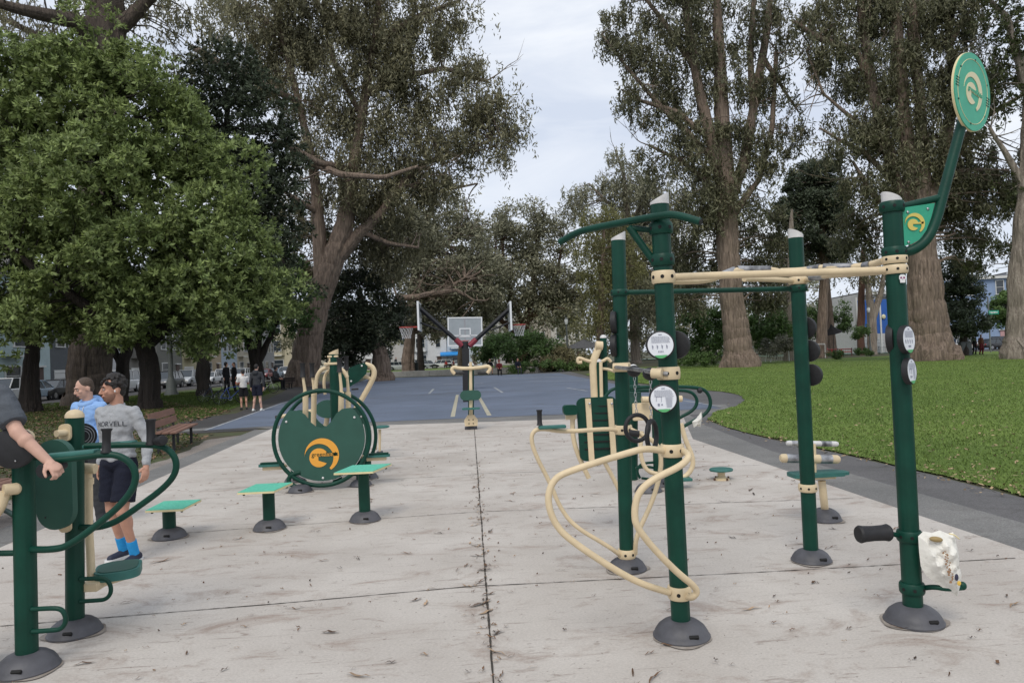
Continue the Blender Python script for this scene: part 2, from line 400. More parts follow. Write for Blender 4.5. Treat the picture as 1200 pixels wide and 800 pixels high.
for a, b in ((W(943, 317, Y4+.5), W(961, 313.6, Y4+.4)), (W(965, 313.2, Y4+.39), W(1004, 312.8, Y4+.26)), (W(1012, 312, Y4+.22), W(1020, 310, Y4+.17)), (W(864, 315.5, Y1+.55), W(902, 315.8, Y1+.55)), (W(950, 325.5, Y3-.23), W(966, 323.4, Y3-.38)), (W(847, 322, Y1+.5), W(860, 316.6, Y1+.55))):
    MB().cyl(a, b, r1*1.12, n=18).build('grip_sleeve', M_worn, fr)
tube(fr, 'cross_bar', [onpost(B2, T2, 343)+Vector((.06, 0, 0)), onpost(B3, T3, 338)-Vector((.06, 0, 0))], .020)
# ring bar between the two left posts, chains and rings
ra, rb = onpost(B1, T1, 437)+Vector((-.05, .05, 0)), onpost(B2, T2, 430)+Vector((.02, -.03, 0))
ra, rb = W(768, 437, Y1+.1), W(722, 431, Y2-.08)
rod = [W(768, 437, Y1+.05), W(750, 433, Y1+.55), W(738, 430, Y2-.12)]
tube(fr, 'ring_rod', [W(783, 438, Y1-.07), W(764, 436, Y1-.02), W(752, 433.5, Y1+.5), W(720, 430, Y2-.08)], .014, M_worn, smooth=1)
MB().cyl(W(764, 437, Y1-.04), W(776, 437.5, Y1-.075), .03, .03).build('ring_socket', M_tan, fr); MB().cyl(W(719, 430.5, Y2-.09), W(737, 430.5, Y2-.14), .033).build('ring_socket', M_tan, fr)
def rings(anchor_px, bot_py, Yd, ang, topc):
    a = W(anchor_px[0], anchor_px[1], Yd); MB().ell(a+Vector((0, 0, -.005)), (.05, .045, .042)).build('swivel', M_rub, fr)
    b = W(bot_py[0], bot_py[1], Yd); R_ = .092; c = b-Vector((0, 0, R_)); top = a-Vector((0, 0, .03)); n = int((top-b).length/.026)
    ch = MB()
    for i in range(n):
        q = top.lerp(b, i/n); X, Y = ((1, 0, 0), (0, 0, 1)) if i % 2 else ((0, 1, 0), (0, 0, 1))
        pts = [q+Vector(X)*.008*math.cos(t)+Vector(Y)*.017*math.sin(t) for t in [2*PI*k/10 for k in range(10)]]; ch.tube(pts, .0028, n=5, closed=True, smooth=0)
    ch.build('chain', M_steel, fr)
    X = Vector((math.cos(ang), math.sin(ang), 0)); R2 = R_
    rg = MB().ring(c, X, (0, 0, 1), R2, .0155, 40, 12); rg.build('gym_ring', M_rub, fr)
rings((743, 434), (746, 486), Y1+.85, .25, 0); rings((762, 437), (763, 493), Y1+.28, 1.0, 0)
# cream handrail loops
cA = onpost(B1, T1, 527); cB = onpost(B1, T1, 693)
tube(fr, 'handrail', [cA+Vector((-.05, -.02, .0)), W(757, 525, Y1-.12), W(740, 529, Y1-.1), W(665, 552, Y1-.15), W(648, 562, Y1-.15), W(641, 584, Y1-.15), W(648, 610, Y1-.15), W(666, 632, Y1-.15), W(742, 681, Y1-.13), cB+Vector((-.07, -.03, .01))], .0195, M_tan)
tube(fr, 'handrail', [cA+Vector((.05, -.04, 0)), W(809, 533, Y1-.16), W(800, 545, Y1-.2), W(765, 561, Y1-.25), W(748, 576, Y1-.25), W(743, 598, Y1-.25), W(746, 620, Y1-.25), W(790, 668, Y1-.2), W(819, 690, Y1-.14), W(812, 700, Y1-.12), cB+Vector((.03, -.06, -.01))], .0195, M_tan)
cC = onpost(B2, T2, 503)
tube(fr, 'handrail', [cC+Vector((-.05, -.03, 0)), W(713, 502, Y2-.05), W(660, 506, Y2-.08), W(632, 501, Y2-.1), W(622, 508, Y2-.1), W(625, 528, Y2-.1), W(646, 568, Y2-.1), W(655, 592, Y2-.1), W(672, 616, Y2-.1), W(712, 639, Y2-.1), onpost(B2, T2, 648)+Vector((-.06, -.03, 0))], .0165, M_tan)
tube(fr, 'handrail', [cC+Vector((.05, -.03, 0)), W(752, 509, Y2-.1), W(772, 520, Y2-.1), W(776, 545, Y2-.1), W(766, 585, Y2-.1), W(745, 628, Y2-.1), onpost(B2, T2, 648)+Vector((.06, -.03, 0))], .018, M_tan)
MB().cyl(W(737, 507, Y2-.1), W(749, 508.5, Y2-.11), .026).build('black_sleeve', M_rub, fr)
MB().box(W(647, 500, Y2-.12), (.21, .07, .025), None, .01).build('arm_pad', M_teal, fr)
grip(fr, W(632.5, 498, Y2-.12), W(632, 480, Y2-.12), .019)
# instruction signs
nA = Vector((-.25, -1, .02)); q = onpost(B1, T1, 404)
isign(fr, W(774, 404, Y1-.10), (-.18, -1, .03), .082, 1); isign(fr, W(777.5, 467, Y1-.10), (-.18, -1, .03), .082, 2)
back_disc(fr, W(793, 404, Y1+.09), (.55, .8, 0), .085)
for y in (378, 405): back_disc(fr, W(717, y, Y2-.02), (-.9, .35, 0), .085)
for (x, y) in ((945, 384), (949, 411), (952, 439)): back_disc(fr, W(x, y, Y3+.06), (.72, .62, 0), .085)
isign(fr, W(1065, 397.5, Y4-.10), (.56, -.82, .03), .084, 3); isign(fr, W(1068.5, 434.5, Y4-.10), (.60, -.75, .03), .078, 4)
back_disc(fr, W(1041, 397, Y4+.05), (-.85, .75, 0), .088)
MB().prism([(a*.022, b*.026) for a, b in [(-.7, -.9), (.7, -.9), (.75, -.3), (1, .1), (.9, .7), (.4, 1), (-.4, 1), (-.9, .7), (-1, .1), (-.75, -.3)]], .001, onpost(B4, T4, 328)+Vector((.0, -.0685, 0)), (1, 0, 0), (0, 0, 1)).build('skull_sticker', M_white, fr, smooth=False)
sk = MB(); o_ = onpost(B4, T4, 328)+Vector((0, -.0695, 0))
for sx in (-1, 1): sk.prism(circle(.006, 12, sx*.009, .006), .001, o_, (1, 0, 0), (0, 0, 1))
sk.prism([(-.003, -.006), (.003, -.006), (0, .0)], .001, o_, (1, 0, 0), (0, 0, 1)); sk.build('sticker_print', mat('sticker_pink', (.25, .03, .14), .5), fr, smooth=False)
# arm with triangular board and round target board
Ya = Y4-.02
arm = [onpost(B4, T4, 296)+Vector((.05, 0, 0)), W(1070, 293.5, Ya), W(1085, 283, Ya), W(1096, 262, Ya), W(1104, 232, Ya), W(1128, 142, Ya)]
tube(fr, 'curved_arm', arm, .030, smooth=2, n=18)
tube(fr, 'support_arm', [onpost(B4, T4, 243)+Vector((.05, 0, 0)), W(1102, 231.5, Ya)], .021)
ax, az = Vector((1, 0, 0)), Vector((0, 0, 1)); o_ = W(1072, 262, Ya)
def tri(pts, Y): 
    q = [W(a, b, Y) for a, b in pts]; return [((p-o_).x, (p-o_).z) for p in q]
bd = MB().prism(tri([(1055, 244), (1095, 238), (1091, 254), (1085, 270), (1077, 281), (1068, 286), (1057, 289)], Ya), .010, o_, ax, az).build('corner_board', M_lgreen, fr, smooth=False)
emblem(bd, W(1071, 262, Ya)+Vector((0, -.009, 0)), ax, az, .062, M_gold, txt=False)
for x, y in ((1063, 249), (1086.5, 245), (1064, 284)): MB().ell(W(x, y, Ya)+Vector((0, -.007, 0)), (.009, .006, .009)).build('bolt', M_steel, bd)
dc = W(1139.5, 108, Ya); dn = Vector((.86, -1.18, -.06)).normalized(); dn = Vector((-.895, -.40, .10)).normalized()
# board faces the viewer obliquely: build from its image ellipse (narrow width)
vdir = (EYE-dc).normalized(); side = Vector((0, 0, 1)).cross(vdir).normalized(); th_ = math.radians(67)
dn = (vdir*math.cos(th_)+side*math.sin(th_)+Vector((0, 0, .06))).normalized()
RX = Vector((0, 0, 1)).cross(dn).normalized(); RY = (dn.cross(RX)+RX*.16).normalized(); RX = (RX-RY*RX.dot(RY)).normalized()
if RX.cross(RY).dot(vdir) < 0: RX = -RX
Zb = RX.cross(RY); rad_ = .238
tb = MB().prism(circle(rad_, 56), .013, dc-Zb*.009, RX, RY).build('target_board', M_cream, fr)
MB().prism(circle(rad_*.985, 56), .006, dc, RX, RY).build('board_face', mat('target_green', (.05, .40, .25), .5, var=.08, vscale=14), tb)
MB().ring(dc+Zb*.003, RX, RY, rad_*.82, .0022, 56, 6).build('groove_ring', M_cream, tb)
emblem(tb, dc+Zb*.004, RX, RY, rad_*.50, mat('pale_logo', (.72, .66, .42), .5), MATS['target_green'], .004)
hb = MB()
for i in range(6): t = math.radians(30+60*i); hb.cyl(dc+Zb*.002+RX*rad_*.84*math.cos(t)+RY*rad_*.84*math.sin(t), dc+Zb*.006+RX*rad_*.84*math.cos(t)+RY*rad_*.84*math.sin(t), .006, n=8)
for s_ in (-1, 1):
    for k in range(4): hb.box(dc+Zb*.004+RX*s_*rad_*.84+RY*(k-1.5)*.016, (.04, .004, .003), Matrix((RX, RY, Zb)).transposed())
hb.build('slots', M_green, tb)
# lower accessories of the right post
q = onpost(B4, T4, 627)
tube(fr, 'roller_arm', [q+Vector((-.06, 0, 0)), W(1042, 624, Y4-.03)], .014)
MB().lathe(W(1042, 623.5, Y4-.03), Vector((-1, -.05, .01)), [(.012, 0), (.044, 0), (.051, .012), (.046, .035), (.044, .10), (.047, .16), (.052, .185), (.045, .197), (.01, .197)], 28).build('foam_roller', M_rub, fr)
q = onpost(B4, T4, 688)
tube(fr, 'foot_bar', [q+Vector((.05, -.02, 0)), W(1095, 687, Y4-.10), W(1110, 690, Y4-.13), W(1128, 688, Y4-.12)], .015); MB().ell(W(1128, 686, Y4-.12), (.022, .022, .025)).build('bar_end', M_green, fr)
# ---- bag hanging there
def bag(name, label, outline, Y, seed, mprint=True):
    root = thing(name, label, 'bag', tuple(W(outline[0][0], outline[0][1], Y)))
    P = [W(a, b, Y) for a, b in outline]; P = [q for i in range(len(P)) for q in (P[i], P[i].lerp(P[(i+1) % len(P)], .5))]; n = len(P); c = sum(P, Vector())/n; mb = MB(); R = random.Random(seed); rings_ = 12; vs = []
    for k in range(rings_):
        t = k/(rings_-1)
        for i, p in enumerate(P): vs.append((c+(p-c)*(1-t*.98), t, i))
    def wr(a, side): 
        x, z = a.x*38, a.z*38; return .010*math.sin(x*1.1+z*.9+seed)+.007*math.sin(z*2.1-x*1.3)+.0045*math.sin(x*3.3+z*1.2+2*side)+.0025*math.sin(z*4.6+x*2.7)
    F_ = []; V = []
    for sgn in (-1, 1):
        for (p, t, i) in vs: V.append(p+Vector((0, sgn*(.062*math.sin(min(1, t*1.15)*PI/2)+wr(p, sgn)*min(1, t*3)), 0)))
    m = n*rings_
    for s0 in (0, m):
        for k in range(rings_-1):
            for i in range(n):
                f = (s0+k*n+i, s0+k*n+(i+1) % n, s0+(k+1)*n+(i+1) % n, s0+(k+1)*n+i); F_.append(f if s0 == 0 else f[::-1])
        F_.append(tuple(s0+(rings_-1)*n+i for i in range(n)))
    F_ += [(i, (i+1) % n, m+(i+1) % n, m+i) for i in range(n)]
    mb.add(V, F_); b = mb.build('bag_body', mat('crumpled_white_plastic', (.74, .72, .66), .55, var=.06, bump=.5, bscale=22), root, angle=30)
    return root, b
bo = [(1076, 628), (1082, 622), (1092, 624), (1101, 621), (1111, 625), (1117, 623), (1120, 633), (1123, 646), (1124, 662), (1127, 674), (1125, 688), (1122, 699), (1117, 695), (1106, 689), (1095, 681), (1085, 674), (1079, 663), (1077, 645)]
Yb = Y4-.13
broot, bb = bag('plastic_bag', 'crumpled white bag with brown printing hanging on the right post', bo, Yb, 3)
MB().ell(W(1097, 631.5, Yb-.046), (.040, .018, .016), Matrix.Rotation(.15, 3, 'Y')).build('bag_opening', mat('bag_inside', (.32, .23, .10), .7), broot)
MB().tube([W(1112, 625, Yb-.03), W(1118, 626, Yb-.04), W(1124, 631, Yb-.03)], .004, smooth=1).build('draw_string', M_cream, broot)
bp_ = MB(); R = random.Random(9)
for i in range(26):
    t = i/25; x = 1108+9*t+R.uniform(-3, 3); y = 646+36*t; bp_.box(W(x, y, Yb-.075-.004*math.sin(t*6)), (.014*R.uniform(.5, 1.2), .002, .008*R.uniform(.6, 1.3)), Matrix.Rotation(R.uniform(-.8, .8), 3, 'Y'))
bp_.build('bag_print', mat('bag_print_brown', (.30, .17, .09), .6), broot, smooth=False)
MB().ell(W(1121, 676, Yb-.07), (.012, .004, .02)).build('bag_badge', mat('badge_dark', (.03, .03, .06), .5), broot); MB().ell(W(1124, 683, Yb-.06), (.012, .004, .014)).build('bag_badge', mat('badge_yellow', (.7, .45, .08), .5), broot)

# ======== 2. stepping stools
def stool(label, bpx, post_w, ppx, plate_y, pl):
    b = G(*bpx); root = thing('step_stool', label, 'step stool', (b.x, b.y, 0), 'three stepping stools in a row')
    z = W(ppx, plate_y, b.y).z; r = post_w/2*b.y/840
    MB().cyl((b.x, b.y, .02), (b.x, b.y, z-.03), r, n=28, groove=.03).build('post', M_green, root)
    dome(root, b, .163, .10)
    wpx = (pl[1]-pl[0])*b.y/840/2
    corner = [WZ(pl[0]+0, pl[3], z), WZ(pl[1]-22, pl[3]-2.0, z), WZ(pl[1], pl[2], z), WZ(pl[0]+22, pl[2]+2.0, z)]
    o = sum(corner, Vector())/4; ol = [((c-o).x, (c-o).y) for c in corner]
    MB().prism(ol, .020, (o.x, o.y, z-.012), (1, 0, 0), (0, 1, 0)).build('plate', M_cream, root, smooth=False)
    MB().prism([(a*.985, c*.985) for a, c in ol], .005, (o.x, o.y, z+.0005), (1, 0, 0), (0, 1, 0)).build('tread', M_step, root, smooth=False)
    for a, c in ol: MB().cyl((o.x+a*.8, o.y+c*.7, z-.045), (o.x+a*.8, o.y+c*.7, z-.02), .012, n=8).build('bolt', M_rub, root)
    MB().box((o.x, o.y, z-.03), (.16, .16, .014)).build('flange', M_green, root)
stool('lowest light green stepping stool, next to the man in grey', (199, 631), 14, 199, 592, (170, 236, 585, 598))
stool('middle-height light green stepping stool between the other two', (316, 621), 13.5, 314, 571, (278, 343, 565, 577))
stool('tallest light green stepping stool, in front of the heart-shaped board', (428, 611), 13, 427, 548.5, (391, 459, 543, 554))

# ======== 3. round stand with heart-shaped boards
Yw = G(395, 574).y; Yr = Yw+1.1
wd = thing('elliptical_stand', 'green ring stand with heart-shaped board, orange emblem and cream handles', 'exercise machine', (W(382, 512, Yw).x, Yw, 0))
def ringboard(cx, cy, rpx, Y, front=True):
    c = W(cx, cy, Y); R_ = rpx*Y/840; X, Z = Vector((1, 0, 0)), Vector((0, 0, 1))
    MB().ring(c, X, Z, R_, .028, 72, 14).build('ring_tube', M_green, wd)
    pts = []; r = R_*.90
    for i in range(41): t = math.radians(-216+i*(252/40)); pts.append((r*math.cos(t), r*math.sin(t)))
    # lobes and central dip
    dip = [(.70, .68), (.50, .66), (.36, .56), (.24, .38), (.12, .27), (0, .23), (-.12, .27), (-.24, .38), (-.36, .56), (-.50, .66), (-.70, .68)]
    pts = [(r*math.cos(math.radians(t)), r*math.sin(math.radians(t))) for t in range(-222, 43, 7)]
    pts += [(r*a, r*b) for a, b in dip]
    bo = MB().prism(pts, .02, c, X, Z).build('heart_board', M_green2, wd, smooth=False)
    for a, b in ((-.80, .42), (.78, .45), (.0, -.93)):
        MB().ell(c+Vector((r*a, -.014, r*b)), (.016, .01, .016)).build('bolt', M_cap, bo)
    lp = MB()
    lp.tube([c+X*r*1.015*math.cos(math.radians(t))+Z*r*1.015*math.sin(math.radians(t)) for t in range(-200, 20, 8)], .004, n=6, smooth=0); lp.build('light_edge', M_cap, bo)
    if front: emblem(bo, W(377.5, 533, Y)+Vector((0, -.014, 0)), X, Z, 19.5*Y/840, M_logo, M_green)
ringboard(377, 513, 54.5, Yw); ringboard(386, 511.5, 53, Yr, False)
b = G(352, 577); dome(wd, b, .16, .09); tube(wd, 'leg', [W(352, 572, b.y), W(337, 566, Yw), W(340, 556, Yw), W(352, 553, Yw)], .03)
b2 = G(341, 571); 
for p_ in ((423, 570), (431, 561), (346, 565)): q = G(*p_); dome(wd, q, .15, .09); MB().cyl((q.x, q.y, .05), (q.x, q.y, .35), .06, n=24).build('leg', M_green, wd)
Ym = Yw+.5; pc = Vector((W(392, 470, Ym).x, Ym, .02)); pt_ = W(390, 417, Ym); pt_.x = pc.x
vpost(wd, pc, W(391, 415, Ym), .066, 'slant', M_tan)
for x0, x1, x2, y0, Y in ((356, 358, 358, 441, Ym-.25), (367, 368, 367, 441, Ym+.2), (399, 400, 399, 435, Ym-.25), (407, 408, 409, 433, Ym+.2)):
    a, m_, bq = W(x0, y0, Y), W(x1, 462, Y), W(x2, 516, Y)
    MB().tube([W(x0-1, y0, Y), W(x0+1, 455, Y), m_], .021, smooth=1, rs=[.018, .022, .026]).build('pole', M_tan, wd); MB().cyl(m_, bq, .040, .036).build('pole_sleeve', M_tan, wd)
    clamp(wd, m_, .032, .07, M_tan, (0, 0, 1), None); g = grip(wd, W(x0-1, y0+1, Y), W(x0-1.5, y0-16, Y), .033)
tube(wd, 'arch', [W(370, 455, Ym), W(371, 440, Ym), W(378, 431, Ym), W(392, 430, Ym), W(402, 433, Ym), W(407, 442, Ym)], .028, M_tan)
tube(wd, 'arch', [W(381, 462, Ym+.2), W(379, 445, Ym+.2), W(383, 435, Ym+.2), W(392, 431, Ym)], .022, M_tan)
MB().cyl(W(387, 432, Ym), W(387, 424, Ym), .038, .032).build('pivot_head', M_tan, wd); MB().box(W(388, 426, Ym-.03), (.19, .09, .035), None, .012).build('pivot_plate', M_tan, wd); MB().cyl(W(387, 424, Ym-.03), W(387, 419, Ym-.03), .022).build('pivot_neck', M_tan, wd); MB().box(W(390, 417.5, Ym-.02), (.15, .09, .03), None, .01).build('pivot_plate', M_tan, wd)
for cx, cy, s_, Y in ((318, 546, -1, Yw+.1), (443, 535, 1, Yw+.15)):
    o_ = W(cx, cy, Y); MB().prism(rrect(.33, .14, .05), .03, o_+Vector((0, 0, .015)), (1, 0, 0), (0, 1, 0)).build('foot_plate', M_teal, wd); MB().prism(rrect(.27, .09, .035), .025, o_+Vector((s_*.01, 0, .04)), (1, 0, 0), (0, 1, 0)).build('foot_pad', M_green, wd)
    MB().box(o_+Vector((-s_*.02, 0, -.025)), (.27, .06, .05), None, .008).build('foot_arm', M_tan, wd)
    tube(wd, 'link', [o_+Vector((-s_*.1, 0, -.02)), o_+Vector((-s_*.3, .1, .02))], .025, M_tan)

# ======== 4. curved-board machine right behind the ring stand
Yv = Yr+1.2
cv = thing('leg_press', 'machine with leaf-shaped green board and curved cream tubes behind the ring stand', 'exercise machine', (W(400, 500, Yv).x, Yv, 0))
pb = Vector((W(392, 480, Yv).x, Yv, 0)); vpost(cv, pb, W(394, 425, Yv), .075, 'dome', M_tan, .15)
o_ = W(415, 441, Yv-.1); leaf = [(398, 452), (397, 438), (407, 432), (419, 427), (427, 425), (431, 429), (429, 438), (420, 447), (410, 453), (402, 454)]
MB().prism([((W(a, b, Yv-.1)-o_).x, (W(a, b, Yv-.1)-o_).z) for a, b in leaf], .03, o_, (1, 0, 0), (0, 0, 1)).build('leaf_board', M_green, cv, smooth=False)
for x, y in ((424, 428.5), (411.5, 446.5)): MB().ell(W(x, y, Yv-.125), (.016, .01, .016)).build('bolt', M_cap, cv)
tube(cv, 'curved_tube', [W(428, 427, Yv), W(436, 429, Yv), W(439.5, 437, Yv), W(435, 448, Yv), W(425, 466, Yv), W(416, 480, Yv), W(408, 500, Yv), W(404, 520, Yv)], .045, M_tan)
tube(cv, 'stub', [W(426, 440, Yv), W(435, 444, Yv)], .03, M_tan)
o_ = W(384, 479, Yv-.2); MB().prism([(.2*math.cos(t)*(1.0), .15*math.sin(t)) for t in [2*PI*i/24 for i in range(24)]], .03, o_, (1, 0, 0), (0, 0, 1)).build('side_board', M_green2, cv, smooth=False)
tube(cv, 'foot_bar', [W(323, 489, Yv-.1), W(345, 485, Yv-.1), W(372, 480, Yv-.1)], .03, M_tan); MB().cyl(W(323, 489.2, Yv-.1), W(329, 488, Yv-.1), .035).build('bar_end', M_rub, cv)
tube(cv, 'brace', [W(388, 470, Yv), W(382, 495, Yv), W(380, 515, Yv)], .04, M_tan); MB().cyl(W(412, 456, Yv-.1), W(420, 455.5, Yv-.1), .016).build('knob', M_rub, cv)
# small side stool right of the ring stand
Ys_ = G(446, 531).y; st = thing('side_stool', 'small round green stool on a cream leg right of the ring stand', 'stool', (W(445, 531, Ys_).x, Ys_, 0))
o_ = W(447, 500, Ys_); MB().lathe(o_-Vector((0, 0, .02)), (0, 0, 1), [(.12, 0), (.15, .01), (.15, .03), (.13, .04)], 28).build('seat', M_teal, st); MB().cyl(W(445, 503, Ys_), G(445, 531), .028, .022).build('leg', M_tan, st); MB().cyl(W(441, 508, Ys_), G(441, 527), .018, .014).build('leg', M_tan, st); MB().cyl(G(445, 531), G(445, 531)+Vector((0, 0, .04)), .06).build('foot', M_foot, st)

# ======== 5. station at the far end of the slab
Yc = G(552, 503).y; cs_ = thing('chest_press_stand', 'slim station with rolled cream crossbar at the far end of the slab', 'exercise machine', (W(552, 503, Yc).x, Yc, 0))
vpost(cs_, Vector((W(552, 503, Yc).x, Yc, 0)), W(552, 428, Yc), .07, 'dome', M_cap)
MB().box(W(552, 501, Yc)+Vector((0, 0, 0)), (.30, .26, .07), None, .02).build('base_cover', M_foot, cs_)
MB().cyl(W(552, 498, Yc-.15), W(551.5, 424, Yc-.15), .045, .035).build('front_tube', M_tan, cs_)
tube(cs_, 'cross_bar', [W(533, 438, Yc-.2), W(529, 434, Yc-.2), W(531, 429.5, Yc-.2), W(538, 431.5, Yc-.2), W(552, 431.5, Yc-.2), W(566, 430, Yc-.2), W(572, 428.5, Yc-.2), W(575, 432, Yc-.2), W(571, 437, Yc-.2)], .042, M_tan)
for s_ in (-1, 1): MB().cyl(W(552+s_*8, 437, Yc-.2), W(552+s_*19.5, 437.2, Yc-.2), .03).build('hand_grip', M_rub, cs_)
o_ = W(551.5, 463, Yc-.25); MB().prism(rrect(.50, .235, .115), .04, o_, (1, 0, 0), (0, 0, 1)).build('back_pad', M_green2, cs_)
MB().prism(rrect(.42, .3, .06), .035, W(552, 478.5, Yc-.3), (1, 0, 0), (0, 1, 0)).build('seat', M_teal, cs_)
o_ = W(552, 493, Yc-.22); MB().prism([(-.15, -.12), (.15, -.12), (.16, .02), (.08, .14), (-.08, .14), (-.16, .02)], .05, o_, (1, 0, 0), (0, 0, 1)).build('bracket', M_tan, cs_)
hb = MB()
for x in (-.05, .05):
    for z in (-.06, .03): hb.cyl(o_+Vector((x, -.027, z)), o_+Vector((x, -.032, z)), .016, n=8)
hb.build('bolt_hole', M_dark, cs_)

# ======== 6. dip and leg-raise station, left foreground
L1, L2 = G(32, 787), G(88, 744); YL1, YL2 = L1.y, L2.y
ds = thing('leg_raise_station', 'green dip station with looping arms and oval back board, left foreground', 'exercise machine', (L1.x, L1.y, 0))
t1, t2 = W(27, 514, YL1), W(87.5, 489, YL2)
vpost(ds, L1, t1, .058, 'dome', M_tan, .165); vpost(ds, L2, t2, .056, 'dome', M_tan, .160)
ya, yb = YL1-.10, YL2-.08
tube(ds, 'arm_loop', [onpost(L1, t1, 643)+Vector((.05, -.02, 0)), W(60, 643.5, ya), W(80, 640, ya), W(120, 610, ya), W(146, 587, ya), W(160, 565, ya), W(157, 545, ya), W(140, 533, ya), W(120, 532, ya), W(100, 535, ya), W(70, 538.5, ya), W(57, 540, ya)], .0195)
tube(ds, 'arm_loop', [onpost(L2, t2, 617)+Vector((.05, -.02, 0)), W(114, 618, yb), W(135, 612, yb), W(160, 595, yb), W(193, 571, yb), W(207, 553, yb), W(206, 535, yb), W(193, 523, yb), W(175, 521, yb), W(150, 521, yb), W(100, 522.5, yb)], .0205)
tube(ds, 'arm_bar', [onpost(L1, t1, 535)+Vector((.03, -.02, 0)), W(60, 535.5, ya+.05), W(122, 531, ya+.02)], .019)
MB().box(W(84, 531.5, ya+.03), (.29, .085, .028), Matrix.Rotation(-.05, 3, 'Y'), .011).build('arm_pad', M_teal, ds)
MB().box(W(129, 520.5, yb+.03), (.32, .085, .026), Matrix.Rotation(-.03, 3, 'Y'), .011).build('arm_pad', M_teal, ds)
grip(ds, W(124.5, 530, ya), W(125, 502, ya), .024); grip(ds, W(177, 521, yb), W(176.5, 491, yb), .028, 1.2)
MB().lathe(W(71, 544.5, ya+.03), W(53, 551, ya-.075)-W(71, 544.5, ya+.03), [(.02, -.02), (.03, -.02), (.031, 0), (.031, .08), (.040, .10), (.042, .125), (.037, .135), (.005, .137)], 26).build('hand_grip', M_rub, ds)
MB().lathe(W(183, 517, yb), Vector((.75, -.55, .12)), [(.018, -.02), (.024, -.02), (.03, .03), (.034, .07), (.03, .085), (.004, .09)], 22).build('hand_grip', M_rub, ds)
for (x, y, pb_, pt2, Y) in ((77, 725, L1, t1, YL1), (130, 690, L2, t2, YL2)):
    yy = Y-.05; dx = 1
    tube(ds, 'foot_loop', [onpost(pb_, pt2, y-13)+Vector((.05, -.03, 0)), W(x-16, y-13, yy), W(x-5, y-12, yy), W(x, y-4, yy), W(x, y+5, yy), W(x-6, y+12, yy), W(x-16, y+13, yy), onpost(pb_, pt2, y+13)+Vector((.05, -.03, 0))], .0135)
o_ = W(66, 567, YL2-.22); X_ = Vector((1, -.18, 0)); bdp = MB().prism(rrect(.25, .56, .12), .045, o_, X_, (0, 0, 1)).build('back_board', M_green2, ds, angle=30)
for a, b_ in ((-.06, -.2), (.06, -.19), (.06, .2), (-.06, .2)): MB().ell(o_+Vector((a, -.022, b_)), (.006, .005, .006)).build('rivet', M_rub, bdp)
for y_ in (505, 610):
    q = onpost(L2, t2, y_)+Vector((-.01, -.07, 0)); MB().prism(rrect(.075, .11, .03), .02, q+Vector((-.01, -.005, 0)), (1, 0, 0), (0, 0, 1)).build('bracket', M_tan, ds); MB().cyl(q, q+Vector((-.03, -.07, 0)), .022).build('bracket_pin', M_tan, ds)
back_disc(ds, W(97, 511, YL2+.06), (.55, -.8, 0), .085)
dd = MB().lathe(W(15, 525, YL1-.14), (0, -1, .03), [(.10, -.03), (.115, -.025), (.115, 0), (.105, .006), (.01, .008)], 40).build('instruction_sign', M_rub, ds); dd['label'] = 'plain dark back of a round sign'
for y_ in (510, 540): MB().ell(W(18, y_, YL1-.155), (.005, .004, .005)).build('screw', M_steel, dd)
# cream pole with foot plate (air walker part)
tube(ds, 'swing_pole', [W(103, 548, YL2+.12), W(104, 575, YL2+.12), W(104, 620, YL2+.12), W(106, 650, YL2+.12), W(107, 681, YL2+.1)], .026, M_tan, smooth=2)
MB().cyl(W(104, 560, YL2+.12), W(104, 567, YL2+.12), .032).build('pole_collar', M_tan, ds); MB().cyl(W(96, 548, YL2+.1), W(112, 549, YL2+.1), .034).build('pivot', M_tan, ds)
MB().box(W(108, 686, YL2+.05), (.11, .10, .055), None, .008).build('foot_bracket', M_tan, ds); MB().box(W(122, 681, YL2+.14), (.09, .26, .045), Matrix.Rotation(-.5, 3, 'Z'), .008).build('foot_arm', M_tan, ds)
o_ = W(139, 668, YL2+.22); MB().prism(rrect(.28, .34, .10), .055, o_, (1, .35, 0), (-.35, 1, 0)).build('foot_plate', M_teal, ds)
MB().prism(rrect(.24, .30, .09), .006, o_+Vector((0, 0, .030)), (1, .35, 0), (-.35, 1, 0)).build('foot_mat', M_green2, ds)
# pieces leaving the frame on the left
tube(ds, 'cross_tube', [W(-120, 650, YL1+.02), onpost(L1, t1, 647)+Vector((-.05, 0, 0))], .017)
tube(ds, 'cross_tube', [onpost(L1, t1, 576), W(18, 573, YL1+.02)], .026)
MB().cyl(W(21, 572, YL1-.05), W(4, 574, YL1-.1), .033).build('pivot', M_tan, ds); MB().ell(W(20, 572, YL1-.05), (.03, .035, .035)).build('pivot_cap', M_tan, ds)
tube(ds, 'swing_pole', [W(6, 576, YL1-.08), W(2, 592, YL1-.08), W(-8, 606, YL1-.08), W(-40, 640, YL1-.08)], .028, M_tan); tube(ds, 'cross_tube', [W(-60, 585, YL1+.3), W(4, 595, YL1+.2), onpost(L1, t1, 606)+Vector((-.04, 0, 0))], .015)
tube(ds, 'arm_bar', [W(-90, 535, YL1), W(-10, 535, YL1-.02), W(8, 537, YL1-.03)], .019)

q_ = W(-76, 726, YL1-.05); MB().box((q_.x, q_.y, q_.z-.135), (.40, .34, .04), None, .012).build('foot_plate', M_teal, ds); MB().cyl((q_.x, q_.y, .02), (q_.x, q_.y, q_.z-.15), .05).build('foot_plate_stem', M_green, ds)
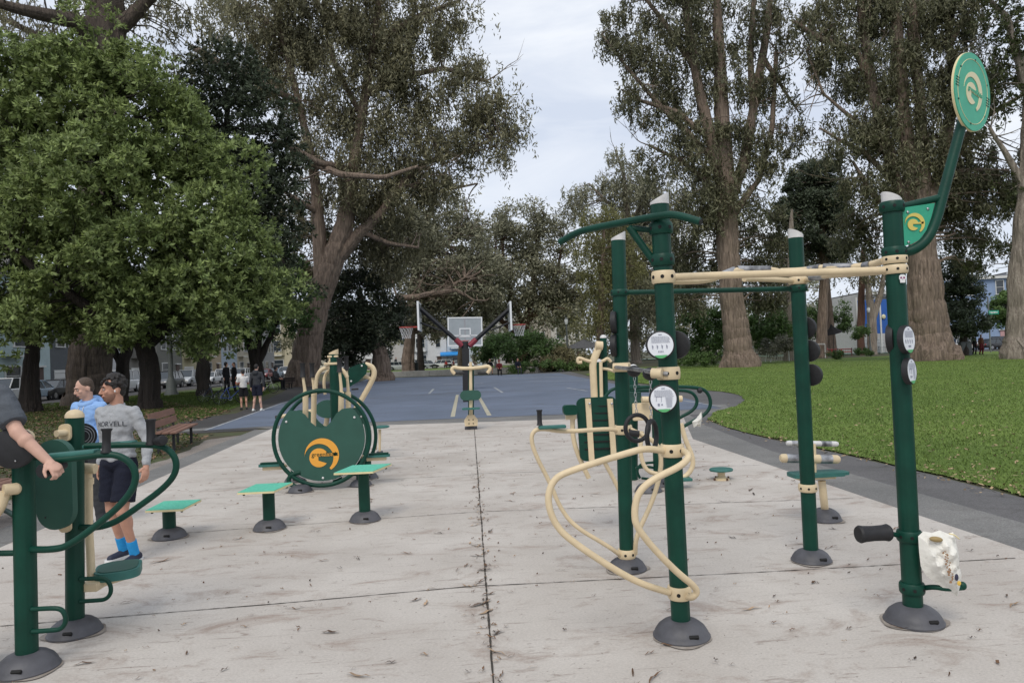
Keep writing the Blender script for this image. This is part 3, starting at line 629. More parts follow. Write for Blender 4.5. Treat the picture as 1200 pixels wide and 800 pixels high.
# ======== 7. seat-and-backrest station behind the frame (centre right)
Yd = G(712, 560).y; Yd = Y2+1.0; Yg = 11.6
lp = thing('seated_press', 'cream-tubed machine with slatted green backrest behind the near posts', 'exercise machine', (W(700, 560, Yd).x, Yd, 0))
o_ = W(701, 502, Yd); w2 = 24*Yd/840; h2 = 37*Yd/840
ol = rrect(w2*2, h2*2, .06); br = MB().prism(ol, .03, o_, (1, .05, 0), (0, .12, 1)).build('backrest', M_green, lp, angle=30)
sl = MB()
for i in range(7): sl.box(o_+Vector((0, -.016+.012*(3-i)*.8, h2*(.70-.22*i))), (w2*1.5, .006, .013))
sl.build('slots', M_dark, br, smooth=False)
for x in (691, 717): MB().box(W(x, 503, Yd-.03), (.05, .03, h2*1.95), Matrix.Rotation(-.12, 3, 'X')).build('back_rail', M_tan, lp); MB().ell(W(x, 473, Yd-.04), (.012, .008, .012)).build('bolt', M_steel, lp)
tube(lp, 'swing_arm', [W(698, 500, Yg-.1), W(697, 470, Yg-.1), W(695.5, 440, Yg-.1), W(694.5, 425, Yg-.1), W(700, 411, Yg-.1), W(703, 404, Yg-.1)], .068, M_tan, flat=.7)
MB().cyl(W(698, 404.5, Yg-.12), W(706, 405, Yg-.12), .07).build('pivot', M_tan, lp)
Yg = 11.6; pb = Vector((W(711, 540, Yg).x, Yg, 0)); vpost(lp, pb, W(707, 396, Yg), .055, 'dome', M_cap)
o_ = W(668, 480, Yd-.05); MB().prism(rrect(.13, .09, .03), .09, o_, (1, 0, 0), (0, 0, 1)).build('side_pad', M_green, lp)
MB().box(W(669, 488, Yd), (.10, .05, .05), None, .01).build('pad_bracket', M_tan, lp); tube(lp, 'pad_stem', [W(671, 490, Yd), W(671, 510, Yd), W(676, 530, Yd), W(690, 560, Yd)], .022, M_tan)
tube(lp, 'seat_frame', [W(705, 535, Yd), W(716, 555, Yd), W(724, 570, Yd), W(738, 605, Yd)], .02, M_tan)
q = G(760, 577); dome(lp, q, .16, .10); q2 = G(764, 590-22)
# ======== 8. looped dip station beyond (mirrors the left one)
Ye = G(771, 570).y
e = thing('leg_raise_station', 'farther dip station with dark green loops seen behind the near posts', 'exercise machine', (W(771, 570, Ye).x, Ye, 0))
qb = Vector((W(773, 572, Ye).x, Ye, 0)); vpost(e, qb, W(768, 440, Ye), .068, 'dome', M_cap, .16)
qb2 = Vector((W(742, 565, Ye+.5).x, Ye+.5, 0)); vpost(e, qb2, W(742, 432, Ye+.5), .062, 'dome', M_cap)
tube(e, 'arm_loop', [W(735, 455, Ye), W(760, 453, Ye), W(813, 453, Ye), W(828, 457, Ye), W(834, 472, Ye), W(828, 485, Ye), W(805, 497, Ye), W(775, 515, Ye)], .022)
tube(e, 'arm_loop', [W(730, 458, Ye+.4), W(790, 457, Ye+.4), W(810, 458, Ye+.4), W(818, 468, Ye+.4), W(814, 480, Ye+.4), W(795, 490, Ye+.4), W(770, 505, Ye+.4)], .022)
MB().ell(W(820, 457.5, Ye-.02), (.035, .035, .035)).build('hand_grip', M_rub, e)
tube(e, 'arm_loop', [W(708, 466, Ye), W(716, 456, Ye), W(730, 453, Ye), W(750, 453, Ye)], .02); MB().box(W(738, 473, Ye+.1), (.30, .04, .30), None, .015).build('back_board', M_green2, e)
MB().cyl(W(752, 468, Ye-.1), W(760, 468, Ye-.1), .04).build('pivot', M_tan, e); MB().cyl(W(794, 467, Ye-.1), W(799, 467, Ye-.1), .04).build('pivot', M_tan, e)
MB().box(W(755, 482, Ye), (.30, .06, .22), None, .02).build('bracket', M_tan, e)
tube(e, 'swing_pole', [W(798, 496, Ye-.2), W(803, 515, Ye-.2), W(812, 535, Ye-.2), W(812, 548, Ye-.2), W(803, 559, Ye-.2), W(792, 560, Ye-.2)], .030, M_tan)
tube(e, 'swing_pole', [W(752, 505, Ye-.2), W(750, 530, Ye-.2), W(755, 548, Ye-.2), W(765, 555, Ye-.2), W(790, 556, Ye-.2)], .026, M_tan)
tube(e, 'foot_loop', [W(750, 560, Ye), W(746, 552, Ye), W(750, 543, Ye), W(770, 541, Ye), W(790, 543, Ye)], .016); tube(e, 'foot_loop', [W(745, 548, Ye), W(762, 546, Ye), W(775, 552, Ye), W(770, 562, Ye), W(752, 560, Ye)], .016)
MB().box(W(803, 549+12, Ye-.25), (.14, .16, .035), None, .01).build('foot_plate', M_teal, e)
# hooks seen between
Yh = Ye+2.6; hk = thing('pull_down_stand', 'thin cream hooked stand between the slatted backrest and the court', 'exercise machine', (W(703, 480, Yh).x, Yh, 0))
vpost(hk, Vector((W(702, 500, Yh).x, Yh, 0)), W(701, 424, Yh), .055, 'dome', M_cap, .15)
tube(hk, 'hook_arm', [W(682, 424, Yh), W(677, 425, Yh), W(677, 419, Yh), W(682, 420, Yh), W(689, 423, Yh), W(700, 424, Yh)], .026, M_tan); tube(hk, 'hook_arm', [W(716, 424, Yh), W(712, 419, Yh), W(707, 423, Yh), W(700, 424, Yh)], .026, M_tan)
tube(hk, 'hand_arch', [W(695, 436, Yh), W(700, 432, Yh), W(712, 432, Yh), W(722, 436, Yh)], .024, M_tan); MB().cyl(W(704, 424, Yh-.1), W(705, 470, Yh-.1), .028).build('front_tube', M_tan, hk)
q = W(818, 489, Ye-.1)
broot2, _b = bag('plastic_bag', 'small white bag tucked in the lower loop of the farther dip station', [(811, 494), (817, 489), (822, 482), (823, 488), (821, 500), (816, 499), (813, 501)], Ye-.03, 5)

# ======== 9. round balance step and sit-up bench
Yt = G(845, 563).y; bs = thing('balance_step', 'small round grey green balance disc on a bolted cream foot', 'balance disc', (W(845, 563, Yt).x, Yt, 0))
o_ = Vector((W(845, 549, Yt).x, Yt, W(845, 549, Yt).z)); MB().lathe(o_-Vector((0, 0, .03)), (0, 0, 1), [(.10, 0), (.145, .006), (.15, .022), (.14, .033)], 36).build('disc', M_teal, bs); MB().cyl((o_.x, Yt, .05), o_-Vector((0, 0, .03)), .045, .05).build('stem', M_tan, bs); MB().lathe((o_.x, Yt, .014), (0, 0, 1), [(.10, 0), (.10, .01), (.06, .03), (.05, .05)], 24).build('foot', M_tan, bs)
for t in (20, 110, 200, 290): MB().cyl((o_.x+.11*math.cos(math.radians(t)), Yt+.11*math.sin(math.radians(t)), .012), (o_.x+.11*math.cos(math.radians(t)), Yt+.11*math.sin(math.radians(t)), .045), .013, n=8).build('bolt', mat('rusty_bolt', (.10, .05, .03), .8), bs)
Yu = G(968, 613).y; su = thing('sit_up_bench', 'low bench with two worn cream rollers behind the right rear post', 'exercise bench', (W(968, 613, Yu).x, Yu, 0))
dome(su, G(967, 611), .15, .11)
tube(su, 'leg', [G(968, 608), W(966, 590, Yu), W(963, 563, Yu)], .035, M_tan, smooth=2)
MB().prism(rrect(.50, .22, .05), .035, W(956, 555, Yu), (1, 0, 0), (0, 1, 0)).build('seat', M_teal, su); MB().prism(rrect(.30, .16, .05), .025, W(975, 554, Yu+.1), (1, 0, 0), (0, 1, 0)).build('seat_cushion', M_teal, su)
MB().box(W(955, 559, Yu), (.36, .12, .03), None, .01).build('seat_plate', M_tan, su); MB().cyl(W(955, 560, Yu), W(954, 520, Yu), .017).build('upright', M_tan, su)
def roller(c0, c1, r, nm):
    a, b_ = c0, c1; L_ = (b_-a).length; o = MB().lathe(a, b_-a, [(.004, 0), (r*.7, .005), (r*.95, .02), (r, .04), (r, L_-.04), (r*.95, L_-.02), (r*.7, L_-.005), (.004, L_)], 24).build('roller', nm, su)
    for k0, k1 in ((.10, .32), (.66, .86)): MB().cyl(a.lerp(b_, k0), a.lerp(b_, k1), r*1.015, n=24).build('worn_sleeve', M_worn, o)
roller(W(914, 536.5, Yu), W(984, 538, Yu), .042, M_tan); roller(W(921, 519, Yu+.1), W(982.5, 520, Yu+.1), .026, M_cap)
# ------------------------------------------------------------------ people
from mathutils.bvhtree import BVHTree
TS = bpy.data.scenes.new('scratch'); TVL = TS.view_layers[0]
def capsule(mb, a, b, ra, rb, n=16):
    a, b = Vector(a), Vector(b); mb.ell(a, (ra,)*3, None, n, 10); mb.ell(b, (rb,)*3, None, n, 10)
    if (b-a).length > 1e-4: mb.cyl(a, b, ra, rb, n=n)
def frust(mb, a, b, ra, rb, n=20): mb.cyl(a, b, ra, rb, n=n)
def remesh(mb, name, m, parent, voxel, smooth=4, disp=0, dsc=1, seed=0):
    me = bpy.data.meshes.new('tmp'); me.from_pydata([tuple(v) for v in mb.v], [], mb.f); ob = bpy.data.objects.new('tmp', me); TS.collection.objects.link(ob)
    md = ob.modifiers.new('r', 'REMESH'); md.mode = 'VOXEL'; md.voxel_size = voxel; md.use_smooth_shade = True
    if smooth: sm = ob.modifiers.new('s', 'SMOOTH'); sm.factor = .5; sm.iterations = smooth
    with bpy.context.temp_override(scene=TS, view_layer=TVL): dg = bpy.context.evaluated_depsgraph_get()
    me2 = bpy.data.meshes.new_from_object(ob.evaluated_get(dg)); bpy.data.objects.remove(ob); bpy.data.meshes.remove(me)
    me2.name = name; me2.materials.clear(); me2.materials.append(m)
    if disp:
        from mathutils import noise
        nv = len(me2.vertices); co = np.zeros(nv*3, np.float32); no = np.zeros(nv*3, np.float32); me2.vertices.foreach_get('co', co); me2.vertices.foreach_get('normal', no); co = co.reshape(-1, 3); no = no.reshape(-1, 3)
        dv = np.array([noise.noise(Vector((float(c[0])*dsc+seed, float(c[1])*dsc, float(c[2])*dsc*1.6))) for c in co], np.float32); me2.vertices.foreach_set('co', (co+no*(disp*dv)[:, None]).ravel())
    me2.polygons.foreach_set('use_smooth', [True]*len(me2.polygons)); me2.update()
    o = bpy.data.objects.new(name, me2); COL.objects.link(o); o.parent = parent; return o
def hand(mb, wr, d, pn, side, curl=.35, s=1.0, fine=True):
    """wr wrist, d hand direction, pn palm normal, side = direction of the thumb"""
    wr, d, pn = Vector(wr), Vector(d).normalized(), Vector(pn); pn = (pn-d*pn.dot(d)).normalized(); sd_ = Vector(side); sd_ = (sd_-d*sd_.dot(d)-pn*sd_.dot(pn)).normalized()
    if not fine: capsule(mb, wr, wr+d*.09*s, .03*s, .028*s, 10); capsule(mb, wr+d*.09*s, wr+d*.15*s+pn*.03, .024*s, .016*s, 10); return
    R = Matrix((sd_, pn, d)).transposed(); mb.ell(wr+d*.048*s, (.040*s, .016*s, .052*s), R, 16, 10); capsule(mb, wr-d*.01, wr+d*.03*s, .025*s, .024*s, 12)
    for k, (off, L_) in enumerate(((.030, .072), (.010, .080), (-.011, .074), (-.031, .058))):
        p = wr+d*(.085-.004*abs(k-1))*s+sd_*off*s; a = curl*(1+.1*k); r = .0088*s
        d1 = d*math.cos(a)+pn*math.sin(a); d2 = d*math.cos(a*2.1)+pn*math.sin(a*2.1); d3 = d*math.cos(a*2.9)+pn*math.sin(a*2.9)
        q = p+d1*L_*.45*s; t = q+d2*L_*.32*s; e = t+d3*L_*.25*s; capsule(mb, p-d*.02, q, r*1.1, r, 10); capsule(mb, q, t, r, r*.92, 10); capsule(mb, t, e, r*.92, r*.8, 10)
    b = wr+d*.025*s+sd_*.030*s; dt = (d*.72+sd_*.62+pn*.35).normalized(); q = b+dt*.045*s; dt2 = (d*.9+sd_*.15+pn*.5).normalized(); capsule(mb, wr+d*.02*s, b, .016*s, .015*s, 10); capsule(mb, b, q, .0135*s, .0105*s, 10); capsule(mb, q, q+dt2*.03*s, .0105*s, .0085*s, 10)
SKIN = mat('skin_light', (.50, .27, .19), .55, var=.08, vscale=14, spec=.35)
SKIN2 = mat('skin_fair', (.56, .34, .26), .55, var=.06, vscale=14, spec=.35)
M_lip = mat('lips', (.33, .12, .10), .5); M_eye = mat('eye_white', (.62, .60, .58), .3); M_iris = mat('eye_dark', (.02, .014, .01), .3)
def JJ(**kw):
    J = dict(pel=(0, 0, .95), chest=(0, 0, 1.27), neck=(0, .012, 1.45), head=(0, -.015, 1.625),
             shL=(.175, 0, 1.405), elL=(.225, .03, 1.13), wrL=(.24, -.03, .885), shR=(-.175, 0, 1.405), elR=(-.225, .03, 1.13), wrR=(-.24, -.03, .885),
             hipL=(.088, 0, .92), knL=(.10, -.02, .50), anL=(.105, .03, .10), hipR=(-.088, 0, .92), knR=(-.10, -.02, .50), anR=(-.105, .03, .10))
    J.update(kw); return {k: Vector(v) for k, v in J.items()}
def person(label, loc, yaw=0, sc=1.0, J=None, look=(0, 0), skin=None, top=None, sleeve='long', bottom=None, leg='long', shoe=None, sock=None, hair=None, hairs='short', hood=False, vox=.016, fine=False, worldJ=None, curl=.35, hd=None, beard=None, toe=None, group=None, hpn=None, hat=None, slim=1.0):
    root = thing('person', label, 'person', (0, 0, 0), group)
    M_ = Matrix.Translation(Vector(loc)) @ Matrix.Rotation(yaw, 4, 'Z') @ Matrix.Scale(sc, 4)
    J = J or JJ()
    if worldJ:
        inv = M_.inverted()
        for k, v in worldJ.items(): J[k] = inv @ Vector(v)
    skin = skin or SKIN; S_ = slim
    hq = Matrix.Rotation(look[0], 3, 'Z') @ Matrix.Rotation(look[1], 3, 'X')   # yaw then pitch (positive = down)
    hc = J['head']; h = lambda x, y, z: hc+hq @ Vector((x, y, z))
    tw = (J['chest']-J['pel']).normalized(); upR = (J['shL']-J['shR']).normalized(); fw = upR.cross(tw).normalized()*-1
    TR = Matrix((upR, (tw.cross(upR)), tw)).transposed()
    b = MB()
    # head
    b.ell(h(0, .014, .022), (.074, .094, .097), hq, 24, 16); b.ell(h(0, -.030, -.030), (.058, .062, .080), hq, 20, 14); b.ell(h(0, -.052, -.088), (.032, .030, .026), hq)
    b.ell(h(0, -.02, -.07), (.052, .055, .042), hq)
    if fine:
        capsule(b, h(0, -.088, .016), h(0, -.112, -.024), .008, .0125); b.ell(h(.009, -.104, -.030), (.009, .009, .008), hq); b.ell(h(-.009, -.104, -.030), (.009, .009, .008), hq)
        capsule(b, h(-.030, -.083, .030), h(.030, -.083, .030), .010, .010); b.ell(h(0, -.092, -.057), (.024, .011, .011), hq)
        for s_ in (-1, 1): b.ell(h(s_*.081, .010, -.012), (.010, .019, .031), hq @ Matrix.Rotation(s_*-.35, 3, 'Z')); b.ell(h(s_*.040, -.068, -.020), (.020, .018, .018), hq)
    else:
        capsule(b, h(0, -.085, .01), h(0, -.105, -.022), .01, .014)
        for s_ in (-1, 1): b.ell(h(s_*.072, .005, -.010), (.012, .018, .030), hq)
    capsule(b, J['neck']-Vector((0, 0, .05)), hc+hq @ Vector((0, .02, -.05)), .060, .054)
    # trunk
    b.ell(J['chest']+tw*.03, (.145*S_, .095, .17), TR); b.ell(J['pel'], (.135*S_, .095, .12), TR); capsule(b, J['pel'], J['chest'], .105, .11)
    for s_ in 'LR':
        capsule(b, J['sh'+s_]-tw*.02, J['el'+s_], .042, .038); capsule(b, J['el'+s_], J['wr'+s_], .040, .026); m_ = J['el'+s_].lerp(J['wr'+s_], .28); b.ell(m_, (.043,)*3); capsule(b, J['sh'+s_]-tw*.012, J['chest']+tw*.08, .038, .06)
        d = (J['wr'+s_]-J['el'+s_]).normalized(); dd = hd.get(s_) if hd and hd.get(s_) else d; sgn = 1 if s_ == 'L' else -1
        pn = hpn.get(s_) if hpn and hpn.get(s_) else (-sgn, 0, 0)
        hand(b, J['wr'+s_], dd, pn, (0, -1, 0) if not (hpn and hpn.get(s_+'t')) else hpn[s_+'t'], curl, 1.0, fine)
        capsule(b, J['hip'+s_], J['kn'+s_], .082, .053); capsule(b, J['kn'+s_], J['an'+s_], .050, .034); m_ = J['kn'+s_].lerp(J['an'+s_], .3); b.ell(m_+Vector((0, .018, 0)), (.048, .052, .10)); 
        td = Vector(toe.get(s_)) if toe and toe.get(s_) else Vector((.12*sgn, -1, -.1)); td.normalize(); capsule(b, J['an'+s_]+Vector((0, 0, -.05)), J['an'+s_]+td*.14+Vector((0, 0, -.05)), .032, .026)
    remesh(b, 'body', skin, root, vox, 3 if fine else 2)
    # shirt
    t = MB(); t.ell(J['chest']+tw*.035, (.172*S_, .118, .185), TR, 24, 16); t.ell(J['pel']+tw*.14, (.155*S_, .112, .17), TR, 24, 16); capsule(t, J['pel']+tw*.06, J['chest']+tw*.02, .124, .128); t.ell(J['pel']+tw*.045, (.158*S_, .118, .075), TR, 24, 12); capsule(t, J['neck']+Vector((0, 0, -.055)), J['neck']+Vector((0, -.004, .0)), .085, .060)
    for s_ in 'LR':
        sh, el, wr = J['sh'+s_], J['el'+s_], J['wr'+s_]; capsule(t, J['chest']+tw*.10, sh-tw*.012, .080, .060); capsule(t, J['neck']-tw*.045, sh-tw*.004, .058, .050)
        if sleeve == 'long': capsule(t, sh-tw*.01, el, .060, .050); capsule(t, el, wr.lerp(el, .12), .053, .038); frust(t, el, wr.lerp(el, .03), .05, .036)
        elif sleeve == 'short': frust(t, sh, sh.lerp(el, .80), .064, .072); capsule(t, sh, sh.lerp(el, .3), .062, .064)
    to = remesh(t, 'shirt', top, root, vox if not fine else .009, 5, .010 if fine else .006, 16 if fine else 9, hash(label) % 50)
    if hood:
        k = MB(); nk = J['neck']; k.tube([nk+Vector((.075*math.cos(a), .07*math.sin(a)-.002, .005+.035*math.sin(a))) for a in [2*PI*i/14 for i in range(14)]], .034, closed=True, smooth=1); k.ell(nk+Vector((0, .11, -.02)), (.11, .055, .10)); remesh(k, 'hood', top, root, vox if not fine else .010, 4)
        if fine:
            for s_ in (-1, 1): MB().tube([nk+Vector((s_*.03, -.085, -.03)), nk+Vector((s_*.035, -.122, -.09)), nk+Vector((s_*.03, -.138, -.20))], .004, n=6).build('draw_string', M_cap, root)
    else:
        nk = J['neck']; MB().tube([nk+Vector((.068*math.cos(a), .062*math.sin(a)-.006, .012+.022*math.sin(a))) for a in [2*PI*i/14 for i in range(14)]], .010, closed=True, smooth=1).build('collar', top, root)
    # trousers or shorts
    p = MB(); p.ell(J['pel']-tw*.01, (.150*S_, .120, .10), TR, 20, 12)
    for s_ in 'LR':
        hp, kn, an = J['hip'+s_], J['kn'+s_], J['an'+s_]; capsule(p, hp, hp.lerp(kn, .35), .094, .094)
        if leg == 'long': capsule(p, hp, kn, .094, .068); frust(p, kn, an+Vector((0, 0, -.02)), .066, .058); capsule(p, kn, kn.lerp(an, .5), .066, .062)
        else: frust(p, hp, hp.lerp(kn, .80), .094, .106)
    remesh(p, 'trousers' if leg == 'long' else 'shorts', bottom, root, vox if not fine else .010, 4, .007 if fine else .004, 13, 3)
    for s_ in 'LR':
        an, kn = J['an'+s_], J['kn'+s_]; sgn = 1 if s_ == 'L' else -1; td = Vector(toe.get(s_)) if toe and toe.get(s_) else Vector((.12*sgn, -1, -.1)); td.normalize(); k = MB(); f = an+Vector((0, 0, -.055)); f.z = max(f.z, .045) if not worldJ else f.z
        capsule(k, f-td*.045, f+td*.14, .042, .036); capsule(k, f-td*.02+Vector((0, 0, .01)), an+Vector((0, 0, .0)), .042, .040); so_ = remesh(k, 'shoe', shoe or M_rub, root, vox if not fine else .008, 3)
        if fine:
            X_ = Vector((td.x, td.y, 0)).normalized(); Yv = Vector((-X_.y, X_.x, 0)); c_ = f+td*.05; MB().prism([(a*1.02, b_) for a, b_ in rrect(.285, .088, .04)], .028, (c_.x, c_.y, f.z-.032), X_, Yv).build('sole', M_white, so_)
        if sock: frust_ = MB(); frust_.cyl(an+Vector((0, 0, -.02)), an.lerp(kn, .28), .043, .045, n=20); frust_.build('sock', sock, root)
    # hair
    if hairs and hair:
        k = MB(); R = random.Random(len(label))
        if hairs == 'curly':
            k.ell(h(0, .030, .040), (.077, .085, .080), hq, 20, 14); k.ell(h(0, .058, -.010), (.066, .048, .075), hq)
            for i in range(150):
                a = R.uniform(0, 2*PI); e = R.uniform(-.45, 1.45); q = Vector((.080*math.cos(a)*math.cos(e), .098*math.sin(a)*math.cos(e)+.018, .092*math.sin(e)+.042))
                if q.y < -.035 and q.z < .062: continue
                if abs(q.x) > .05 and q.y < .03 and q.z < .012: continue
                if q.z < -.02 and q.y < .05: continue
                k.ell(h(*q), (R.uniform(.012, .022),)*3, None, 8, 6)
        elif hairs == 'short':
            k.ell(h(0, .024, .040), (.078, .092, .084), hq, 20, 14); k.ell(h(0, .050, -.005), (.070, .060, .070), hq)
        elif hairs == 'long': k.ell(h(0, .02, .035), (.085, .095, .090), hq); k.ell(h(0, .06, -.08), (.080, .050, .13), hq)
        elif hairs == 'hood': k.ell(h(0, .025, .01), (.105, .105, .135), hq)
        remesh(k, 'hair' if hairs != 'hood' else 'hood', hair, root, max(vox*.9, .008) if hairs != 'curly' else .0055, 0 if hairs == 'curly' else 2)
    if hat: q = MB(); q.ell(h(0, .01, .055), (.088, .10, .072), hq); q.ell(h(0, -.09, .04), (.065, .055, .012), hq); remesh(q, 'cap', hat, root, .012, 1)
    if fine:
        for s_ in (-1, 1):
            e = MB().ell(h(s_*.030, -.0835, .010), (.0125, .009, .0085), hq, 16, 10).build('eye', M_eye, root); MB().ell(h(s_*.030, -.0905, .009), (.0055, .004, .0060), hq, 12, 8).build('iris', M_iris, e)
            MB().tube([h(s_*.014, -.096, .030), h(s_*.030, -.097, .036), h(s_*.048, -.084, .030)], .0050, n=8).build('eyebrow', hair, root)
            MB().tube([h(s_*.018, -.0925, .016), h(s_*.030, -.096, .0195), h(s_*.043, -.086, .014)], .0030, n=6).build('eyelid', skin, root)
        MB().tube([h(-.024, -.091, -.056), h(0, -.1035, -.0535), h(.024, -.091, -.056)], .0042, n=8).build('lips', M_lip, root)
        if beard:
            k = MB(); k.ell(h(0, -.031, -.053), (.0595, .0665, .064), hq, 20, 14); k.ell(h(0, -.052, -.090), (.034, .034, .028), hq); o = remesh(k, 'stubble', beard, root, .007, 2)
            bm = bmesh.new(); bm.from_mesh(o.data); hi = hq.transposed()
            kill = [v for v in bm.verts if (lambda q: q.z > -.035 or (q.z > -.066 and q.y < -.060 and abs(q.x) < .030 and q.z < -.046) or q.y > .028)(hi @ (v.co-hc))]
            bmesh.ops.delete(bm, geom=kill, context='VERTS'); bm.to_mesh(o.data); bm.free()
    root.matrix_world = M_; return root, to, J
def fabric(name, c, var=.12, vs=9, b=.35): return mat(name, c, .85, var=var, vscale=vs, bump=b, bscale=70, spec=.2)
C_grey = fabric('heather_grey_fleece', (.36, .37, .385), .10, 30); C_navy = fabric('navy_cloth', (.012, .014, .026)); C_blue = fabric('pale_blue_fleece', (.26, .43, .74), .06); C_dk = fabric('slate_tee_cloth', (.085, .095, .11), .15)
C_char = fabric('charcoal_cloth', (.045, .047, .052)); C_black = fabric('black_cloth', (.012, .012, .014)); C_red = fabric('red_cloth', (.30, .03, .03)); C_maroon = fabric('maroon_cloth', (.12, .02, .025)); C_wht = fabric('white_cloth', (.62, .60, .58)); C_or = fabric('orange_cloth', (.62, .24, .06)); C_den = fabric('denim_cloth', (.05, .07, .13)); C_sock = fabric('bright_blue_sock', (.03, .30, .66), .1, 30)
H_blk = mat('black_hair', (.014, .011, .010), .6, bump=.8, bscale=60); H_brn = mat('brown_hair', (.070, .045, .030), .6, bump=.8, bscale=60); M_stub = mat('stubble', (.25, .135, .095), .8, var=.2, vscale=120); M_shoe = mat('navy_shoe', (.02, .025, .05), .7); M_wshoe = mat('white_shoe', (.6, .6, .58), .6)
# the man in the grey sweatshirt
p0 = G(143, 660); sc1 = 213*p0.y/840/1.745
J = JJ(elL=(.285, .04, 1.135), wrL=(.335, -.055, .90), elR=(-.22, .09, 1.15), wrR=(-.24, .04, .90), knL=(.105, -.10, .50), anL=(.10, .045, .10), knR=(-.085, -.01, .50), anR=(-.085, .12, .115), head=(0, -.045, 1.615), neck=(0, -.005, 1.445), chest=(0, -.012, 1.27))
m1, s1, J1_ = person('dark-haired man in grey sweatshirt and navy shorts walking past the left station', p0+Vector((0, 0, .0)), -.28, sc1, J, (-.62, .10), SKIN, C_grey, 'long', C_navy, 'short', M_shoe, C_sock, H_blk, 'curly', vox=.0055, fine=True, beard=M_stub, curl=.38, hpn={'L': (-1, .25, 0), 'R': (1, .2, 0)}, slim=1.06)
def chest_text(root, shirt, txt, size, z, m, arc=0, dx=0):
    tm = text_mb(txt, size, (dx, 0, z), (1, 0, 0), (0, 0, 1), .002, arc); bv = BVHTree.FromPolygons([v.co for v in shirt.data.vertices], [tuple(p.vertices) for p in shirt.data.polygons])
    for v in tm.v:
        hit = bv.ray_cast(Vector((v.x, -1, v.z)), Vector((0, 1, 0)))
        if hit[0] is not None: v.y = hit[0].y-.007
    me = bpy.data.meshes.new('lettering'); me.from_pydata([tuple(v) for v in tm.v], [], tm.f); me.materials.append(m); o = bpy.data.objects.new('lettering', me); COL.objects.link(o); o.parent = shirt; return o
bpy.context.view_layer.update()
chest_text(m1, s1, 'NORVELL', .064, 1.30, mat('sweatshirt_print', (.085, .09, .11), .8), arc=-.35, dx=.022)
hcv = J1_['head']; hq_ = Matrix.Rotation(-.62, 3, 'Z') @ Matrix.Rotation(.10, 3, 'X')
for s_ in (1,): 
    eb = MB().ell(hcv+hq_ @ Vector((s_*.082, -.006, -.018)), (.007, .009, .011)).build('earbud', M_white, None); eb.parent = m1
# the man in the pale blue hoodie
p0 = W(103, 441, 8.3); sc2 = .245/.25*.98; feet = Vector((p0.x, 8.3, 0)); sc2 = p0.z/1.745
person('short-haired man in pale blue hoodie looking down behind the dark-haired man', feet, -.30, sc2, JJ(head=(0, -.06, 1.61), neck=(0, -.01, 1.445), elL=(.22, .0, 1.13), wrL=(.15, -.2, 1.0), elR=(-.22, .0, 1.13), wrR=(-.15, -.2, 1.0)), (-.40, .30), SKIN2, C_blue, 'long', C_char, 'long', M_wshoe, None, H_brn, 'short', hood=True, vox=.0065, fine=True, hd={'L': (-.6, -.7, -.3), 'R': (.6, -.7, -.3)})
# the man leaning in at the left edge: only his shoulder and arm are inside the picture
Yq = YL1-.05; base = W(-62, 700, Yq); base.z = .12
Jq = JJ()
wj = dict(shR=W(0, 462, Yq-.02), elR=W(20, 506, Yq-.10), wrR=W(57, 541, Yq-.12), neck=W(-58, 418, Yq), head=W(-60, 380, Yq), chest=W(-55, 465, Yq), pel=W(-48, 545, Yq), shL=W(-112, 462, Yq+.05), elL=W(-125, 515, Yq), wrL=W(-100, 560, Yq-.1), hipR=W(-30, 552, Yq), hipL=W(-66, 552, Yq+.05), knR=W(-42, 640, Yq+.08), knL=W(-84, 640, Yq+.1), anR=W(-56, 726, Yq), anL=W(-96, 726, Yq+.1))
person('man in dark slate T-shirt leaning on the black hand grip at the left edge', base, PI, .98, Jq, (.2, .1), SKIN2, C_dk, 'short', C_navy, 'short', M_shoe, None, H_brn, 'short', vox=.0055, fine=True, worldJ=wj, curl=.85, hd={'R': (-.75, .35, -.45)}, hpn={'R': (.45, -.35, -.8), 'Rt': (.3, .9, 0)}, slim=1.1)
# the pair on the damp path
q = G(302, 482); person('man in charcoal hooded top, navy shorts and white shoes seen from behind', q, PI-.15, (54.5*q.y/840)/1.745, JJ(anL=(.14, .05, .10), anR=(-.14, -.02, .10), elR=(-.26, .0, 1.15)), (0, 0), SKIN2, C_char, 'long', C_navy, 'short', M_wshoe, None, H_blk, 'short', hood=True, vox=.012)
q = G(286, 480); person('person in white top and dark shorts holding a red ball beside the charcoal-topped man', q, PI+.5, (46*q.y/840)/1.745, JJ(elL=(.24, -.08, 1.15), wrL=(.1, -.28, 1.05), elR=(-.24, -.08, 1.15), wrR=(-.1, -.28, 1.05)), (0, 0), SKIN, C_wht, 'short', C_black, 'short', M_rub, None, H_blk, 'short', vox=.013)
qb_ = G(283.5, 478); bl = MB().ell((0, 0, 0), (.13, .13, .13), None, 20, 14); o = bl.build('ball', mat('ball_orange_red', (.35, .06, .03), .6), None); o.location = (W(281, 448, qb_.y-.1).x, qb_.y-.25, W(281, 448, qb_.y).z); tag(o, 'orange red ball held by the person in the white top', 'ball')
SIT = dict(pel=(0, .05, .50), chest=(0, .0, .82), neck=(0, -.02, 1.0), head=(0, -.06, 1.17), shL=(.17, 0, .95), shR=(-.17, 0, .95), elL=(.22, -.08, .70), elR=(-.22, -.08, .70), wrL=(.12, -.30, .62), wrR=(-.12, -.30, .62), hipL=(.09, .02, .49), hipR=(-.09, .02, .49), knL=(.12, -.42, .50), knR=(-.12, -.42, .50), anL=(.12, -.42, .10), anR=(-.12, -.42, .10))
